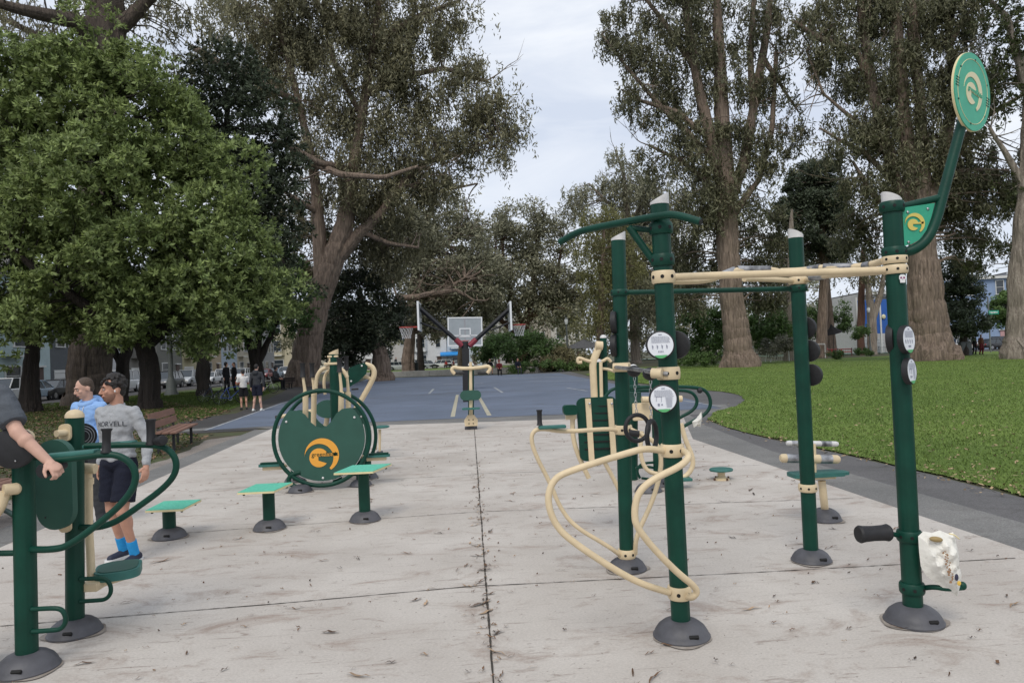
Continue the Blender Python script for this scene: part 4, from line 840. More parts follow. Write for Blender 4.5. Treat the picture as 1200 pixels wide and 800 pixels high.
def far(label, px, py, hpx, yaw, top, bot, hair=H_blk, sit=False, leg='long', sl='long', group=None, hairs='short', sk=None, z=0, Yv=None, hat=None):
    q = G(px, py, z) if Yv is None else W(px, py, Yv); hh = 1.29 if sit else 1.745; J = JJ(**SIT) if sit else JJ(knL=(.1, -.06, .5), anR=(-.1, .1, .11))
    return person(label, q, yaw, hpx*q.y/840/hh, J, (0, .15 if sit else 0), sk or SKIN, top, sl, bot, leg, M_rub, None, hair, hairs, vox=.024, group=group, hat=hat)[0]
far('black-clothed figure standing by the parked bicycles, left one of two', 266, 462, 37, 1.2, C_black, C_black, hairs='hood'); far('thin black-clothed figure standing right of its companion near the bicycles', 275, 460, 35, -.8, C_black, C_black)
far('figure in black hooded jacket sitting on the far bench facing right', 323, 457, 28, 1.35, C_char, C_black, sit=True, hairs='hood', hair=C_char)
far('bare-legged person sitting on the seat wall, leftmost of three', 574.5, 439, 19, .1, C_black, C_navy, sit=True, leg='short'); far('person in maroon jacket sitting in the middle on the seat wall', 585.5, 440, 18.5, 0, C_maroon, C_black, sit=True, hairs='hood', hair=C_maroon); far('person in dark blue jacket sitting at the right end of the seat wall', 607, 438.5, 19, .3, C_navy, C_char, sit=True)
far('dark-clothed person standing alone beside the conifer trunk beyond the wall', 464.5, 432.5, 14, .5, C_char, C_black)
for i, (px, top, lab) in enumerate([(477, C_char, 'grey-clad person sitting on the far grass, nearest the lone standing figure'), (484, C_navy, 'navy-clad person sitting on the far grass beside the dark bin'), (496, C_black, 'black-clad person seated on the far grass by the slim trunk'), (503, C_char, 'charcoal-clad person seated on the far grass right of the slim trunk'), (511, C_black, 'hunched black-clad person seated on the far grass'), (523, C_red, 'person in red top sitting on the far grass behind the hoop pole'), (532, C_maroon, 'person in dark red sitting behind the hoop pole, next to the one in red')]):
    far(lab, px, 431.5, 9.5, random.uniform(-1, 1), top, C_black, sit=True)
far('person in black walking on the far path at right, left of a companion', 1142.5, 415.5, 25, .2, C_black, C_black); far('person in brown jacket walking beside the one in black on the far right path', 1150.5, 415.5, 25, .1, fabric('brown_cloth', (.12, .05, .03)), C_maroon)
far('child in orange top walking behind the playground fence', 1003, 409, 19, .6, C_or, C_den, hair=H_brn); far('small child in pale blue top by the red playground frames', 970, 411, 11, .2, C_blue, C_navy)
far('tiny person in white top by the fence left of the fissured trunk', 840, 420, 13, 0, C_wht, C_navy)
far('person in red jacket standing behind the cream hooked stand', 699, 446, 30, .6, C_maroon, C_black)
# ------------------------------------------------------------------ ground
def soil_mat():
    m = mat('park_soil', (.055, .075, .02), .95, col2=(.052, .036, .023), vscale=.9, bump=.5, bscale=14)
    return m
def lawn_mat(name, c1, c2, c3):
    m = bpy.data.materials.new(name); m.use_nodes = True; t = m.node_tree; b = t.nodes['Principled BSDF']; l = t.links.new
    c = N(t, 'ShaderNodeTexCoord')
    n1 = N(t, 'ShaderNodeTexNoise'); n1.inputs['Scale'].default_value = .35; n1.inputs['Detail'].default_value = 5
    n2 = N(t, 'ShaderNodeTexNoise'); n2.inputs['Scale'].default_value = 9; n2.inputs['Detail'].default_value = 6; n2.inputs['Roughness'].default_value = .75
    l(c.outputs['Object'], n1.inputs['Vector']); l(c.outputs['Object'], n2.inputs['Vector'])
    r1 = N(t, 'ShaderNodeValToRGB'); r1.color_ramp.elements[0].color = (*c1, 1); r1.color_ramp.elements[1].color = (*c2, 1)
    r1.color_ramp.elements[0].position = .35; r1.color_ramp.elements[1].position = .65
    r2 = N(t, 'ShaderNodeValToRGB'); r2.color_ramp.elements[0].color = (*c3, 1); r2.color_ramp.elements[1].color = (1.25, 1.25, 1.1, 1)
    r2.color_ramp.elements[0].position = .3; r2.color_ramp.elements[1].position = .62
    mu = N(t, 'ShaderNodeMix'); mu.data_type = 'RGBA'; mu.blend_type = 'MULTIPLY'; mu.inputs[0].default_value = 1
    l(n1.outputs[0], r1.inputs[0]); l(n2.outputs[0], r2.inputs[0]); l(r1.outputs[0], mu.inputs[6]); l(r2.outputs[0], mu.inputs[7]); l(mu.outputs[2], b.inputs['Base Color'])
    b.inputs['Roughness'].default_value = .9; b.inputs['Specular IOR Level'].default_value = .2
    bp = N(t, 'ShaderNodeBump'); bp.inputs['Strength'].default_value = .8; bp.inputs['Distance'].default_value = .04; l(n2.outputs[0], bp.inputs['Height']); l(bp.outputs[0], b.inputs['Normal'])
    return m
M_lawn = lawn_mat('lawn_grass', (.095, .145, .034), (.145, .20, .052), (.62, .66, .5))
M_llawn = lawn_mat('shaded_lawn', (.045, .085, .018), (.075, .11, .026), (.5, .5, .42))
def concrete_mat(name, base, dark, stain, amt=.8, sc=1.0, fl=.14):
    m = bpy.data.materials.new(name); m.use_nodes = True; t = m.node_tree; b = t.nodes['Principled BSDF']; l = t.links.new
    c = N(t, 'ShaderNodeTexCoord'); co = c.outputs['Object']
    def noise(s, d, r, st=None, dist=0):
        n = N(t, 'ShaderNodeTexNoise'); n.inputs['Scale'].default_value = s; n.inputs['Detail'].default_value = d; n.inputs['Roughness'].default_value = r; n.inputs['Distortion'].default_value = dist
        if st:
            q = N(t, 'ShaderNodeMapping'); q.inputs['Scale'].default_value = st; q.inputs['Rotation'].default_value = (0, 0, .25); l(co, q.inputs[0]); l(q.outputs[0], n.inputs['Vector'])
        else: l(co, n.inputs['Vector'])
        return n.outputs[0]
    def ramp(x, p0, p1, a, z):
        r = N(t, 'ShaderNodeValToRGB'); r.color_ramp.elements[0].position = p0; r.color_ramp.elements[1].position = p1
        r.color_ramp.elements[0].color = (*a, 1); r.color_ramp.elements[1].color = (*z, 1); l(x, r.inputs[0]); return r.outputs[0]
    def mix(f, a, b_, bt='MIX'):
        k = N(t, 'ShaderNodeMix'); k.data_type = 'RGBA'; k.blend_type = bt
        if isinstance(f, float): k.inputs[0].default_value = f
        else: l(f, k.inputs[0])
        l(a, k.inputs[6])
        if isinstance(b_, tuple): k.inputs[7].default_value = (*b_, 1)
        else: l(b_, k.inputs[7])
        return k.outputs[2]
    base_c = ramp(noise(.7*sc, 6, .6), .35, .68, dark, base)
    f1 = ramp(noise(1.5*sc, 8, .72, (1.0, 1.9, 1), .7), .53, .70, (0, 0, 0), (amt,)*3)
    c1 = mix(f1, base_c, stain)
    f2 = ramp(noise(5.0*sc, 5, .6, (.8, 2.6, 1), 1.2), .62, .72, (0, 0, 0), (amt*.75,)*3)
    c2 = mix(f2, c1, tuple(x*.75 for x in stain))
    fine = noise(70, 5, .8, (.8, 1.6, 1)); g = ramp(fine, .32, .68, (1-fl*1.6,)*3, (1+fl*1.1,)*3)
    c3 = mix(1.0, c2, g, 'MULTIPLY')
    vo = N(t, 'ShaderNodeTexNoise'); vo.inputs['Scale'].default_value = 32; vo.inputs['Detail'].default_value = 2; l(co, vo.inputs['Vector'])
    sp = ramp(vo.outputs[0], .70, .74, (0, 0, 0), (.55,)*3)
    c4 = mix(sp, c3, tuple(x*.45 for x in stain))
    st = ramp(noise(9*sc, 7, .7, (.22, 3.2, 1), .5), .60, .68, (0, 0, 0), (amt*.8,)*3); c4 = mix(st, c4, tuple(x*.7 for x in stain))
    l(c4, b.inputs['Base Color']); b.inputs['Roughness'].default_value = .85
    bp = N(t, 'ShaderNodeBump'); bp.inputs['Strength'].default_value = .25; bp.inputs['Distance'].default_value = .006; l(fine, bp.inputs['Height']); l(bp.outputs[0], b.inputs['Normal'])
    return m
M_pad = concrete_mat('brushed_concrete', (.545, .505, .46), (.425, .385, .345), (.26, .19, .15), .82)
M_kerb = concrete_mat('grey_strip_asphalt', (.21, .205, .195), (.15, .148, .142), (.10, .09, .08), .6, 1, .35)
M_path = concrete_mat('path_asphalt', (.13, .125, .125), (.095, .092, .092), (.055, .05, .045), .6, 1, .35)
M_brown = concrete_mat('brown_grit_path', (.27, .235, .205), (.20, .175, .155), (.12, .10, .085), .6, 1.3, .4)
M_dpath = concrete_mat('damp_asphalt', (.060, .056, .055), (.036, .034, .034), (.09, .08, .07), .5, 1, .3)
M_court = concrete_mat('blue_court_coating', (.14, .172, .24), (.105, .13, .178), (.07, .08, .098), .7, .35, .1)
M_concrete = concrete_mat('weathered_wall', (.58, .55, .49), (.44, .41, .36), (.2, .18, .15), .5)
def sheet(name, pts, z, m, kind='structure', **kw):
    mb = MB(); n = len(pts); mb.v = [Vector((p[0], p[1], z)) for p in pts]; bm = bmesh.new()
    vs = [bm.verts.new(p) for p in mb.v]; f = bm.faces.new(vs); f.normal_update()
    if f.normal.z < 0: f.normal_flip()
    bmesh.ops.triangulate(bm, faces=[f]); me = bpy.data.meshes.new(name); bm.to_mesh(me); bm.free(); me.materials.append(m)
    o = bpy.data.objects.new(name, me); COL.objects.link(o); return tag(o, kind=kind)
g2 = lambda px, py: (G(px, py).x, G(px, py).y)
def ragged(pts, amp, step=.22, seed=3, far=30):
    R = random.Random(seed); out = []
    for a, b in zip(pts, pts[1:]+pts[:1]):
        a = Vector(a); b = Vector(b); L_ = (b-a).length; near = min(a.y, b.y) < far and L_ < 40; k = max(1, int(L_/step)) if near else 1; n = Vector((-(b-a).y, (b-a).x))/max(L_, 1e-6); o = 0
        for i in range(k):
            o = o*.7+R.uniform(-amp, amp)*.6; q = a.lerp(b, i/k)+(n*o if 0 < i else Vector((0, 0))); out.append((q.x, q.y))
    return out
sheet('ground', [(-900, -60), (900, -60), (900, 1500), (-900, 1500)], 0, soil_mat())
# pad edge lines in world: left edge and right edge through measured points
PL0, PL1 = G(0, 664), G(320, 519); PR0, PR1 = G(1200, 647), G(812, 515)
def on(a, b, y): k = (y-a.y)/(b.y-a.y); return (a.x+(b.x-a.x)*k, y)
YP = G(620, 492).y
pad_l0, pad_r0 = on(PL0, PL1, -3), on(PR0, PR1, -3)
padfarL, padfarR = g2(318, 503), g2(800, 487)
sheet('pad', [pad_l0, pad_r0, (PR1.x, PR1.y), padfarR, padfarL], .014, M_pad)
# brown-grey walk on the left
sheet('path', ragged([(-12, -3), (pad_l0[0]+.3, -3), (padfarL[0]+.3, padfarL[1]), g2(300, 508), g2(245, 515), g2(205, 535), g2(120, 562), g2(0, 590), (-9, 4)], .09), .006, M_brown)
sheet('path', [(pad_l0[0]-.62, -3), pad_l0, padfarL, (padfarL[0]-.45, padfarL[1])], .010, M_kerb)
# right: pale strip, then darker asphalt walk
sheet('path', [pad_r0, (pad_r0[0]+1.15, -3), g2(1200, 614), g2(905, 529), g2(822, 497), g2(808, 486), padfarR, (PR1.x, PR1.y)], .010, M_kerb)
sheet('path', [(pad_r0[0]+.3, -3), (9.5, -3), g2(1300, 612), g2(1200, 584), g2(1090, 556), g2(980, 531), g2(895, 513), g2(850, 501), g2(828, 492), g2(838, 483), g2(862, 477), g2(874, 470), g2(868, 463), g2(845, 459),
      g2(800, 455), g2(760, 451), g2(715, 446), g2(690, 441), g2(665, 434.5), g2(655, 432), g2(600, 434), g2(640, 446), (padfarR[0]-1, padfarR[1]), (PR1.x+.15, PR1.y)], .006, M_path)
# grey strip at the near side of the court
sheet('path', [g2(100, 512), g2(300, 501.5), padfarL, padfarR, g2(860, 484), g2(850, 474), g2(620, 484), g2(320, 496)], .012, M_kerb)
sheet('basketball_court', [g2(238, 505), g2(310, 500), g2(620, 487.5), g2(700, 485), g2(845, 479), g2(800, 466), g2(745, 455), g2(690, 444), g2(655, 437.2), g2(560, 440), g2(432, 443.6), g2(415, 450), g2(380, 458.5), g2(330, 472)], .018, M_court)
# damp dark walk on the left, by the bench, running past the standing pair
sheet('path', [g2(184, 512), g2(230, 508), g2(300, 504), g2(330, 490), g2(400, 464), g2(440, 447), g2(350, 447), g2(330, 460), g2(300, 474), g2(278, 484), g2(220, 492), g2(170, 506)], .009, M_dpath)
sheet('path', [g2(-40, 483), g2(60, 475), g2(190, 459), g2(300, 449), g2(300, 446), g2(190, 453), g2(60, 466), g2(-40, 473)], .007, M_dpath)
sheet('road', [(-36, -40), (-27.5, -40), (-27.5, 260), (-36, 260)], .005, M_path)
sheet('road', [(62, -40), (72, -40), (72, 260), (62, 260)], .005, M_path)
sheet('road', [(-27.5, 150), (62, 150), (62, 161), (-27.5, 161)], .0055, M_path)
# lawns
sheet('lawn', ragged([g2(1300, 610), g2(1200, 583), g2(1140, 567), g2(1090, 555), g2(1030, 541), g2(980, 530), g2(930, 519), g2(895, 512), g2(850, 500), g2(829, 491.5), g2(839, 483), g2(862, 477), g2(873, 470), g2(867, 463), g2(845, 459),
      g2(800, 455), g2(760, 450), g2(715, 445), g2(686, 439), (14, 75), (60, 80), (60, 5), (16, 3)], .07), .022, M_lawn)
sheet('lawn', [g2(424, 437.5), g2(560, 434.5), g2(650, 431.5), g2(700, 428), (30, 148), (-20, 148), g2(424, 432)], .020, M_lawn)
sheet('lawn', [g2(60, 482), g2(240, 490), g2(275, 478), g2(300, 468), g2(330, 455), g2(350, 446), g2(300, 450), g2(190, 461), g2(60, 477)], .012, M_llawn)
# joints in the slab (filled saw cuts)
M_joint = mat('joint_dirt', (.07, .058, .045), .95, col2=(.02, .018, .015), vscale=25)
def strip(name, pts, w_, z, m, jitter=0, kind='structure', seg=1):
    P = []
    for a, b in zip(pts[:-1], pts[1:]):
        a = Vector((a[0], a[1])); b = Vector((b[0], b[1]))
        k = max(1, int((b-a).length/.05)) if jitter else 1
        for i in range(k): P.append(a.lerp(b, i/k))
    P.append(Vector((pts[-1][0], pts[-1][1]))); mb = MB(); vs = []; off = 0
    for i, p in enumerate(P):
        d = (P[min(i+1, len(P)-1)]-P[max(i-1, 0)]).normalized(); n = Vector((-d.y, d.x))
        off = off*.9+random.uniform(-jitter, jitter)*.3; wl = w_/2*(1+random.uniform(-1, 1)*(.55 if jitter else 0))
        vs += [(*(p+n*(wl+off)), z), (*(p-n*(wl-off)), z)]
    mb.add(vs, [(2*i, 2*i+1, 2*i+3, 2*i+2) for i in range(len(P)-1)])
    return tag(mb.build(name, m, smooth=False), kind=kind)
J0, J1 = G(578, 795), G(556, 505)
strip('pad_joint', [on(J0, J1, -2), on(J0, J1, padfarL[1]-.3)], .012, .0185, M_joint, .003)
cy0 = on(J0, J1, G(570, 687).y)
strip('pad_joint', [g2(0, 736), g2(320, 710), g2(569, 687.5)], .010, .018, M_joint, .003)
strip('pad_joint', [g2(570, 688.5), g2(900, 672), g2(1190, 656)], .009, .018, M_joint, .003)
for yl, xl, yr in ((631, 148, 601), (575, 240, 557), (545, 290, 530), (524, 318, 513)):
    strip('pad_joint', [g2(xl, yl), g2(560, yr)], .009, .018, M_joint, .003)
for yl, yr, xr in ((601, 585, 1000), (556, 546, 890), (530, 522, 830)):
    strip('pad_joint', [g2(562, yl), g2(xr, yr)], .009, .018, M_joint, .003)
M_line = mat('faded_white_line', (.42, .42, .40), .8, col2=(.16, .19, .24), vscale=3)
M_yline = mat('faded_cream_line', (.50, .46, .34), .8, col2=(.30, .28, .22), vscale=5)
for a, b, w_, m in [((536, 463), (530.5, 489), .13, M_yline), ((560, 463), (573.5, 487.5), .13, M_yline), ((520, 450.5), (566, 449), .3, M_line), ((503, 461.5), (508, 456), .12, M_line),
        ((579, 454), (589, 460.5), .12, M_line), ((664, 454.6), (688, 458.5), .12, M_line), ((430, 447), (500, 444.5), .2, M_line), ((595, 443), (660, 442), .3, M_line), ((620, 447), (690, 446), .25, M_line),
        ((240, 505), (330, 473), .10, M_line), ((330, 473), (415, 451), .12, M_line), ((770, 462), (800, 470), .1, M_line), ((800, 470), (845, 477), .1, M_line)]:
    strip('court_line', [g2(*a), g2(*b)], w_, .0235, m)
strip('court_crack', [g2(432, 467), g2(470, 465), g2(540, 460), g2(690, 457.5)], .12, .0225, mat('court_seam', (.10, .09, .085), .9, var=.3), .02)
# low concrete seat wall at the far end of the court
def kerb_run(name, pts, h, th, m, label):
    root = thing(name, label, 'wall', (*pts[0], 0))
    for a, b in zip(pts[:-1], pts[1:]):
        a = Vector((*a, 0)); b = Vector((*b, 0)); d = (b-a); k = max(1, int(d.length/2.4))
        for i in range(k):
            p, q = a+d*(i/k), a+d*((i+1)/k); e = (q-p).normalized()*.02; c = (p+q)/2; R = Matrix.Rotation(math.atan2(d.y, d.x), 3, 'Z')
            MB().box((c.x, c.y, h/2), ((q-p).length-.03, th, h), R, .02).build('wall_block', m, root, smooth=False)
kerb_run('seat_wall', [g2(427, 443), g2(560, 438.6), g2(631, 436.4)], .62, .45, M_concrete, 'low pale concrete seat wall along the far edge of the blue court')
# ---- debris on the slab
def debris():
    mb = MB(); R = random.Random(5)
    for i in range(1150):
        y = 3.0+R.random()**1.4*14; x = R.uniform(on(PL0, PL1, y)[0]+.1, on(PR0, PR1, y)[0]-.1)
        if y < 12 and R.random() < .25: x = -.0+R.gauss(.05, .05)
        s = R.uniform(.008, .026) if R.random() < .86 else R.uniform(.03, .06); a = R.gauss(0.15, .7); L_ = s*R.uniform(1.2, 3.5); wd = s*R.uniform(.12, .5); z = .019+R.uniform(0, .004)
        mb.slot(R.choice((0, 0, 1, 2)))
        c, n = Vector((x, y, z)), []
        k = 5; cur = R.uniform(-.4, .4)
        for j in range(k+1):
            u = j/k*2-1; q = Vector((u*L_/2, cur*u*u*L_*.3, .004+.006*math.sin(j*2.1+i))); n.append((q, wd*(1-u*u)*.5+.002))
        rot = Matrix.Rotation(a, 3, 'Z'); vs = []
        for q, hw in n: vs += [c+rot @ (q+Vector((0, hw, 0))), c+rot @ (q-Vector((0, hw, -.002)))]
        mb.add(vs, [(2*j, 2*j+1, 2*j+3, 2*j+2) for j in range(k)])
    o = mb.build('fallen_leaves', [mat('dry_leaf_brown', (.16, .09, .05), .9, island=.5), mat('bark_scrap', (.10, .072, .055), .9, island=.6), mat('pale_leaf', (.36, .25, .16), .9, island=.3)], smooth=False)
    tag(o, 'scattered dry leaves and bark scraps on the pale concrete slab', 'leaf litter', kind='stuff')
debris()
def blades(name, poly, n, h, m, label, seed=1, dens=None):
    """grass blades scattered in a px-space-free world polygon"""
    rng = np.random.default_rng(seed); P = np.array(poly); out = np.zeros((0, 2))
    lo, hi = P.min(0), P.max(0)
    while len(out) < n:
        q = rng.uniform(lo, hi, (n*2, 2))
        if dens is not None: q = q[rng.random(len(q)) < dens(q)]
        ins = np.zeros(len(q), bool); j = len(P)-1
        for i in range(len(P)):
            xi, yi = P[i]; xj, yj = P[j]
            c = ((yi > q[:, 1]) != (yj > q[:, 1])) & (q[:, 0] < (xj-xi)*(q[:, 1]-yi)/(yj-yi+1e-12)+xi); ins ^= c; j = i
        out = np.vstack([out, q[ins]])
    out = out[:n]; k = len(out); a = rng.uniform(0, 2*PI, k); hh = h*rng.uniform(.5, 1.3, k)*(1+out[:, 1]*.0); lean = rng.normal(0, .45, (k, 2))*hh[:, None]
    wd = .005*(1+out[:, 1]/9)
    base = np.column_stack([out, np.full(k, .02)]); sx = np.column_stack([np.cos(a)*wd, np.sin(a)*wd, np.zeros(k)])
    tip = base+np.column_stack([lean, hh]); V = np.stack([base-sx, base+sx, tip], 1).reshape(-1, 3)
    fast_mesh(name, V, 3, m, label, 'grass')
def fast_mesh(name, V, k, m, label=None, cat=None, parent=None, kind='stuff', origin=None):
    nf = len(V)//k; me = bpy.data.meshes.new(name); me.vertices.add(len(V)); me.vertices.foreach_set('co', V.astype(np.float32).ravel())
    me.loops.add(len(V)); me.loops.foreach_set('vertex_index', np.arange(len(V), dtype=np.int32))
    me.polygons.add(nf); me.polygons.foreach_set('loop_start', np.arange(0, len(V), k, dtype=np.int32))
    me.update(calc_edges=True); me.materials.append(m); o = bpy.data.objects.new(name, me); COL.objects.link(o)
    if parent: o.parent = parent
    elif label: tag(o, label, cat, kind=kind)
    return o
M_blade = mat('grass_blades', (.155, .225, .058), .7, island=.5, trans=.25, spec=.25)
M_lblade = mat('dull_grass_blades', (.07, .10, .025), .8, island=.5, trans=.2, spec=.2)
lawnpoly = [g2(1300, 611), g2(1200, 584), g2(1140, 568), g2(1090, 556), g2(1030, 542), g2(980, 531), g2(930, 520), g2(895, 513), g2(850, 501), g2(829, 492), g2(839, 483), g2(862, 477), g2(873, 470), g2(867, 463), g2(845, 459), g2(800, 455), g2(760, 450), g2(715, 445), g2(690, 440), (14, 70), (60, 62), (40, 12)]
blades('grass', lawnpoly, 260000, .038, M_blade, 'short bright green grass of the lawn beside the walk', 1, lambda q: np.clip(np.exp(-(q[:, 1]-8)/13), .02, 1))
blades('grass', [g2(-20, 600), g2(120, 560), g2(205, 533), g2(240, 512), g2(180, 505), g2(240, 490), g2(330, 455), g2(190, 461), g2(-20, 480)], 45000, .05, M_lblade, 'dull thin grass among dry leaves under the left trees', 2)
def litter():
    rng = np.random.default_rng(4); n = 9000; P = np.array([g2(-20, 600), g2(120, 560), g2(205, 533), g2(250, 510), g2(180, 508), g2(275, 482), g2(190, 470), g2(-20, 482)]); lo, hi = P.min(0), P.max(0); q = rng.uniform(lo, hi, (n*4, 2))
    ins = np.zeros(len(q), bool); j = len(P)-1
    for i in range(len(P)):
        xi, yi = P[i]; xj, yj = P[j]; ins ^= ((yi > q[:, 1]) != (yj > q[:, 1])) & (q[:, 0] < (xj-xi)*(q[:, 1]-yi)/(yj-yi+1e-12)+xi); j = i
    q = q[ins][:n]; k = len(q); a = rng.uniform(0, 2*PI, k); s = rng.uniform(.03, .08, k); z = rng.uniform(.02, .05, k)
    d = np.column_stack([np.cos(a)*s, np.sin(a)*s, rng.normal(0, .01, k)]); e = np.column_stack([-np.sin(a)*s*.4, np.cos(a)*s*.4, rng.normal(0, .012, k)]); c = np.column_stack([q, z])
    fast_mesh('leaf_litter', np.stack([c-d, c-e, c+d, c+e], 1).reshape(-1, 3), 4, mat('leaf_litter_brown', (.14, .085, .05), .9, island=.6), 'brown dry leaves spread on the soil beside the bench', 'leaf litter')
litter()
def lawn_litter():
    rng = np.random.default_rng(8); P = [(g2(px, py)) for px, py in zip(rng.uniform(830, 1230, 900), rng.uniform(425, 600, 900))]; L_ = []
    e = [g2(829, 491.5), g2(895, 512), g2(980, 530), g2(1090, 555), g2(1200, 583)]
    for x, y in P:
        for a, b in zip(e[:-1], e[1:]):
            if b[1] <= y <= a[1] and x > a[0]+(b[0]-a[0])*(a[1]-y)/(a[1]-b[1]+1e-9)+abs(rng.normal(0, 1.2))*0: L_.append((x, y)); break
        else:
            if y > e[0][1]: L_.append((x, y))
    for i in range(350):
        k = rng.integers(0, 4); t = rng.random(); a, b = e[k], e[k+1]; L_.append((a[0]+(b[0]-a[0])*t+rng.normal(.05, .22), a[1]+(b[1]-a[1])*t+rng.normal(.0, .22)))
    q = np.array(L_); k = len(q); a = rng.uniform(0, 2*PI, k); s = rng.uniform(.015, .045, k); z = rng.uniform(.03, .062, k); z[-350:] = rng.uniform(.028, .04, 350)
    d = np.column_stack([np.cos(a)*s, np.sin(a)*s, rng.normal(0, .008, k)]); e_ = np.column_stack([-np.sin(a)*s*.35, np.cos(a)*s*.35, rng.normal(0, .008, k)]); c = np.column_stack([q, z])
    fast_mesh('fallen_leaves', np.stack([c-d, c-e_, c+d, c+e_], 1).reshape(-1, 3), 4, mat('lawn_leaf', (.30, .22, .13), .9, island=.6), 'pale dry leaves scattered over the lawn and its edge', 'leaf litter')
lawn_litter()
M_contact = mat('base_contact_shade', (.20, .165, .135), .95, col2=(.36, .325, .29), vscale=14)  # ragged darker discs paint contact shade around the base covers
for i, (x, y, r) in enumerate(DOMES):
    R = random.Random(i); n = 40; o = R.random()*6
    sheet('pad_contact_shade', [(x+r*(1.10+.10*math.sin(2*t+o)+.06*math.sin(5*t+o*2)+R.uniform(-.02, .02))*math.cos(t), y+r*(1.10+.10*math.sin(2*t+o)+.06*math.sin(5*t+o*2))*math.sin(t)) for t in [2*PI*k/n for k in range(n)]], .0205, M_contact)
# ------------------------------------------------------------------ trees
def leafmat(name, c, isl=.45, trans=.3, c2=None):
    return mat(name, c, .55, col2=c2, vscale=.35 if c2 else 8, island=isl, trans=trans, spec=.35)
M_lf_bright = leafmat('leaves_bright_green', (.29, .355, .125), .55, .35, (.15, .20, .07)); M_lf_bright.node_tree.nodes['Noise Texture'].inputs['Scale'].default_value = 1.3
M_lf_haze = leafmat('leaves_hazed_grey_green', (.33, .325, .225), .45, .3, (.23, .23, .155))  # paler leaf colour paints distance haze into the far crowns
M_lf_dark = leafmat('leaves_dark_green', (0.070, 0.089, 0.053), .5, .25)
M_lf_euc = leafmat('leaves_grey_olive', (0.262, 0.244, 0.145), .55, .3, (0.179, 0.173, 0.106))
M_lf_euc2 = leafmat('leaves_dark_olive', (0.206, 0.197, 0.116), .55, .28, (0.131, 0.136, 0.082))
M_lf_brown = leafmat('leaves_brown_olive', (.25, .235, .155), .5, .28, (.17, .165, .11))
M_lf_willow = leafmat('leaves_yellow_green', (.28, .275, .115), .4, .35, (.20, .20, .09))
M_lf_shrub = leafmat('leaves_shrub_green', (0.142, 0.224, 0.066), .5, .3, (0.084, 0.142, 0.049))
M_lf_shrub2 = leafmat('leaves_dull_shrub', (0.244, 0.216, 0.113), .5, .25)
def barkmat(name, c, c2):
    m = mat(name, c, .9, col2=c2, vscale=2.6, bump=1.0, bscale=8, stretch=(3.2, 3.2, .30)); m.node_tree.nodes['Bump'].inputs['Distance'].default_value = .12; return m
M_bk_euc = barkmat('bark_eucalyptus', (.35, .265, .205), (.10, .072, .055))
M_bk_pale = barkmat('bark_pale', (.44, .375, .31), (.15, .12, .097))
M_bk_dark = barkmat('bark_dark', (.045, .034, .027), (.018, .013, .011))
M_twig = mat('dead_twigs', (.24, .20, .17), .9, var=.3)
from mathutils import noise as mnoise
def unit(a): return a/np.maximum(np.linalg.norm(a, axis=-1, keepdims=True), 1e-9)
def leaves(centers, cs, nl, mode, Lf, Wf, rng):
    C = np.repeat(centers, nl, 0); n = len(C); cr = np.repeat(cs, nl)[:, None]
    d = unit(rng.normal(size=(n, 3)))
    if mode == 'droop':
        ns = max(1, nl//14); strand = np.repeat(rng.normal(size=(len(centers)*ns, 3))*np.array([.55, .55, .35]), 14, 0)
        C = np.repeat(centers, ns*14, 0); n = len(C); cr = np.repeat(cs, ns*14)[:, None]
        t = np.tile(np.linspace(0, 1, 14), len(centers)*ns)[:, None]
        P = C+strand*cr+np.hstack([np.zeros((n, 2)), -t*cr*.95])+rng.normal(size=(n, 3))*.11*cr
        ax = unit(rng.normal(size=(n, 3))*.75+np.array([0, 0, -1.0])); nr = unit(rng.normal(size=(n, 3)))
    elif mode == 'rosette':
        ns = max(1, nl//9); sd_ = unit(rng.normal(size=(len(centers)*ns, 3))+np.array([0, 0, .55])); rad = rng.uniform(.72, 1.05, (len(sd_), 1))
        S = np.repeat(centers, ns, 0)+sd_*rad*np.repeat(cs, ns)[:, None]*np.array([1, 1, .8]); S = np.repeat(S, 9, 0); o = np.repeat(sd_, 9, 0); n = len(S)
        ax = unit(rng.normal(size=(n, 3))+o*.6); P = S+ax*Lf*.55; nr = unit(o+np.array([0, 0, .7])+rng.normal(size=(n, 3))*.35)
    else:
        rad = rng.random((n, 1))**.45; P = C+d*rad*cr*np.array([1, 1, .75]); ax = unit(rng.normal(size=(n, 3))+np.array([0, 0, .2])); nr = unit(d+rng.normal(size=(n, 3))*.8+np.array([0, 0, .5]))
    side = unit(np.cross(ax, nr)); k = rng.uniform(.6, 1.35, (n, 1)); a = ax*Lf*k*.5; s = side*Wf*k*.5; bend = np.cross(side, ax)*Lf*.12*k
    return np.stack([P-a, P+s-bend, P+a, P-s-bend], 1).reshape(-1, 3)
DK = 1.5
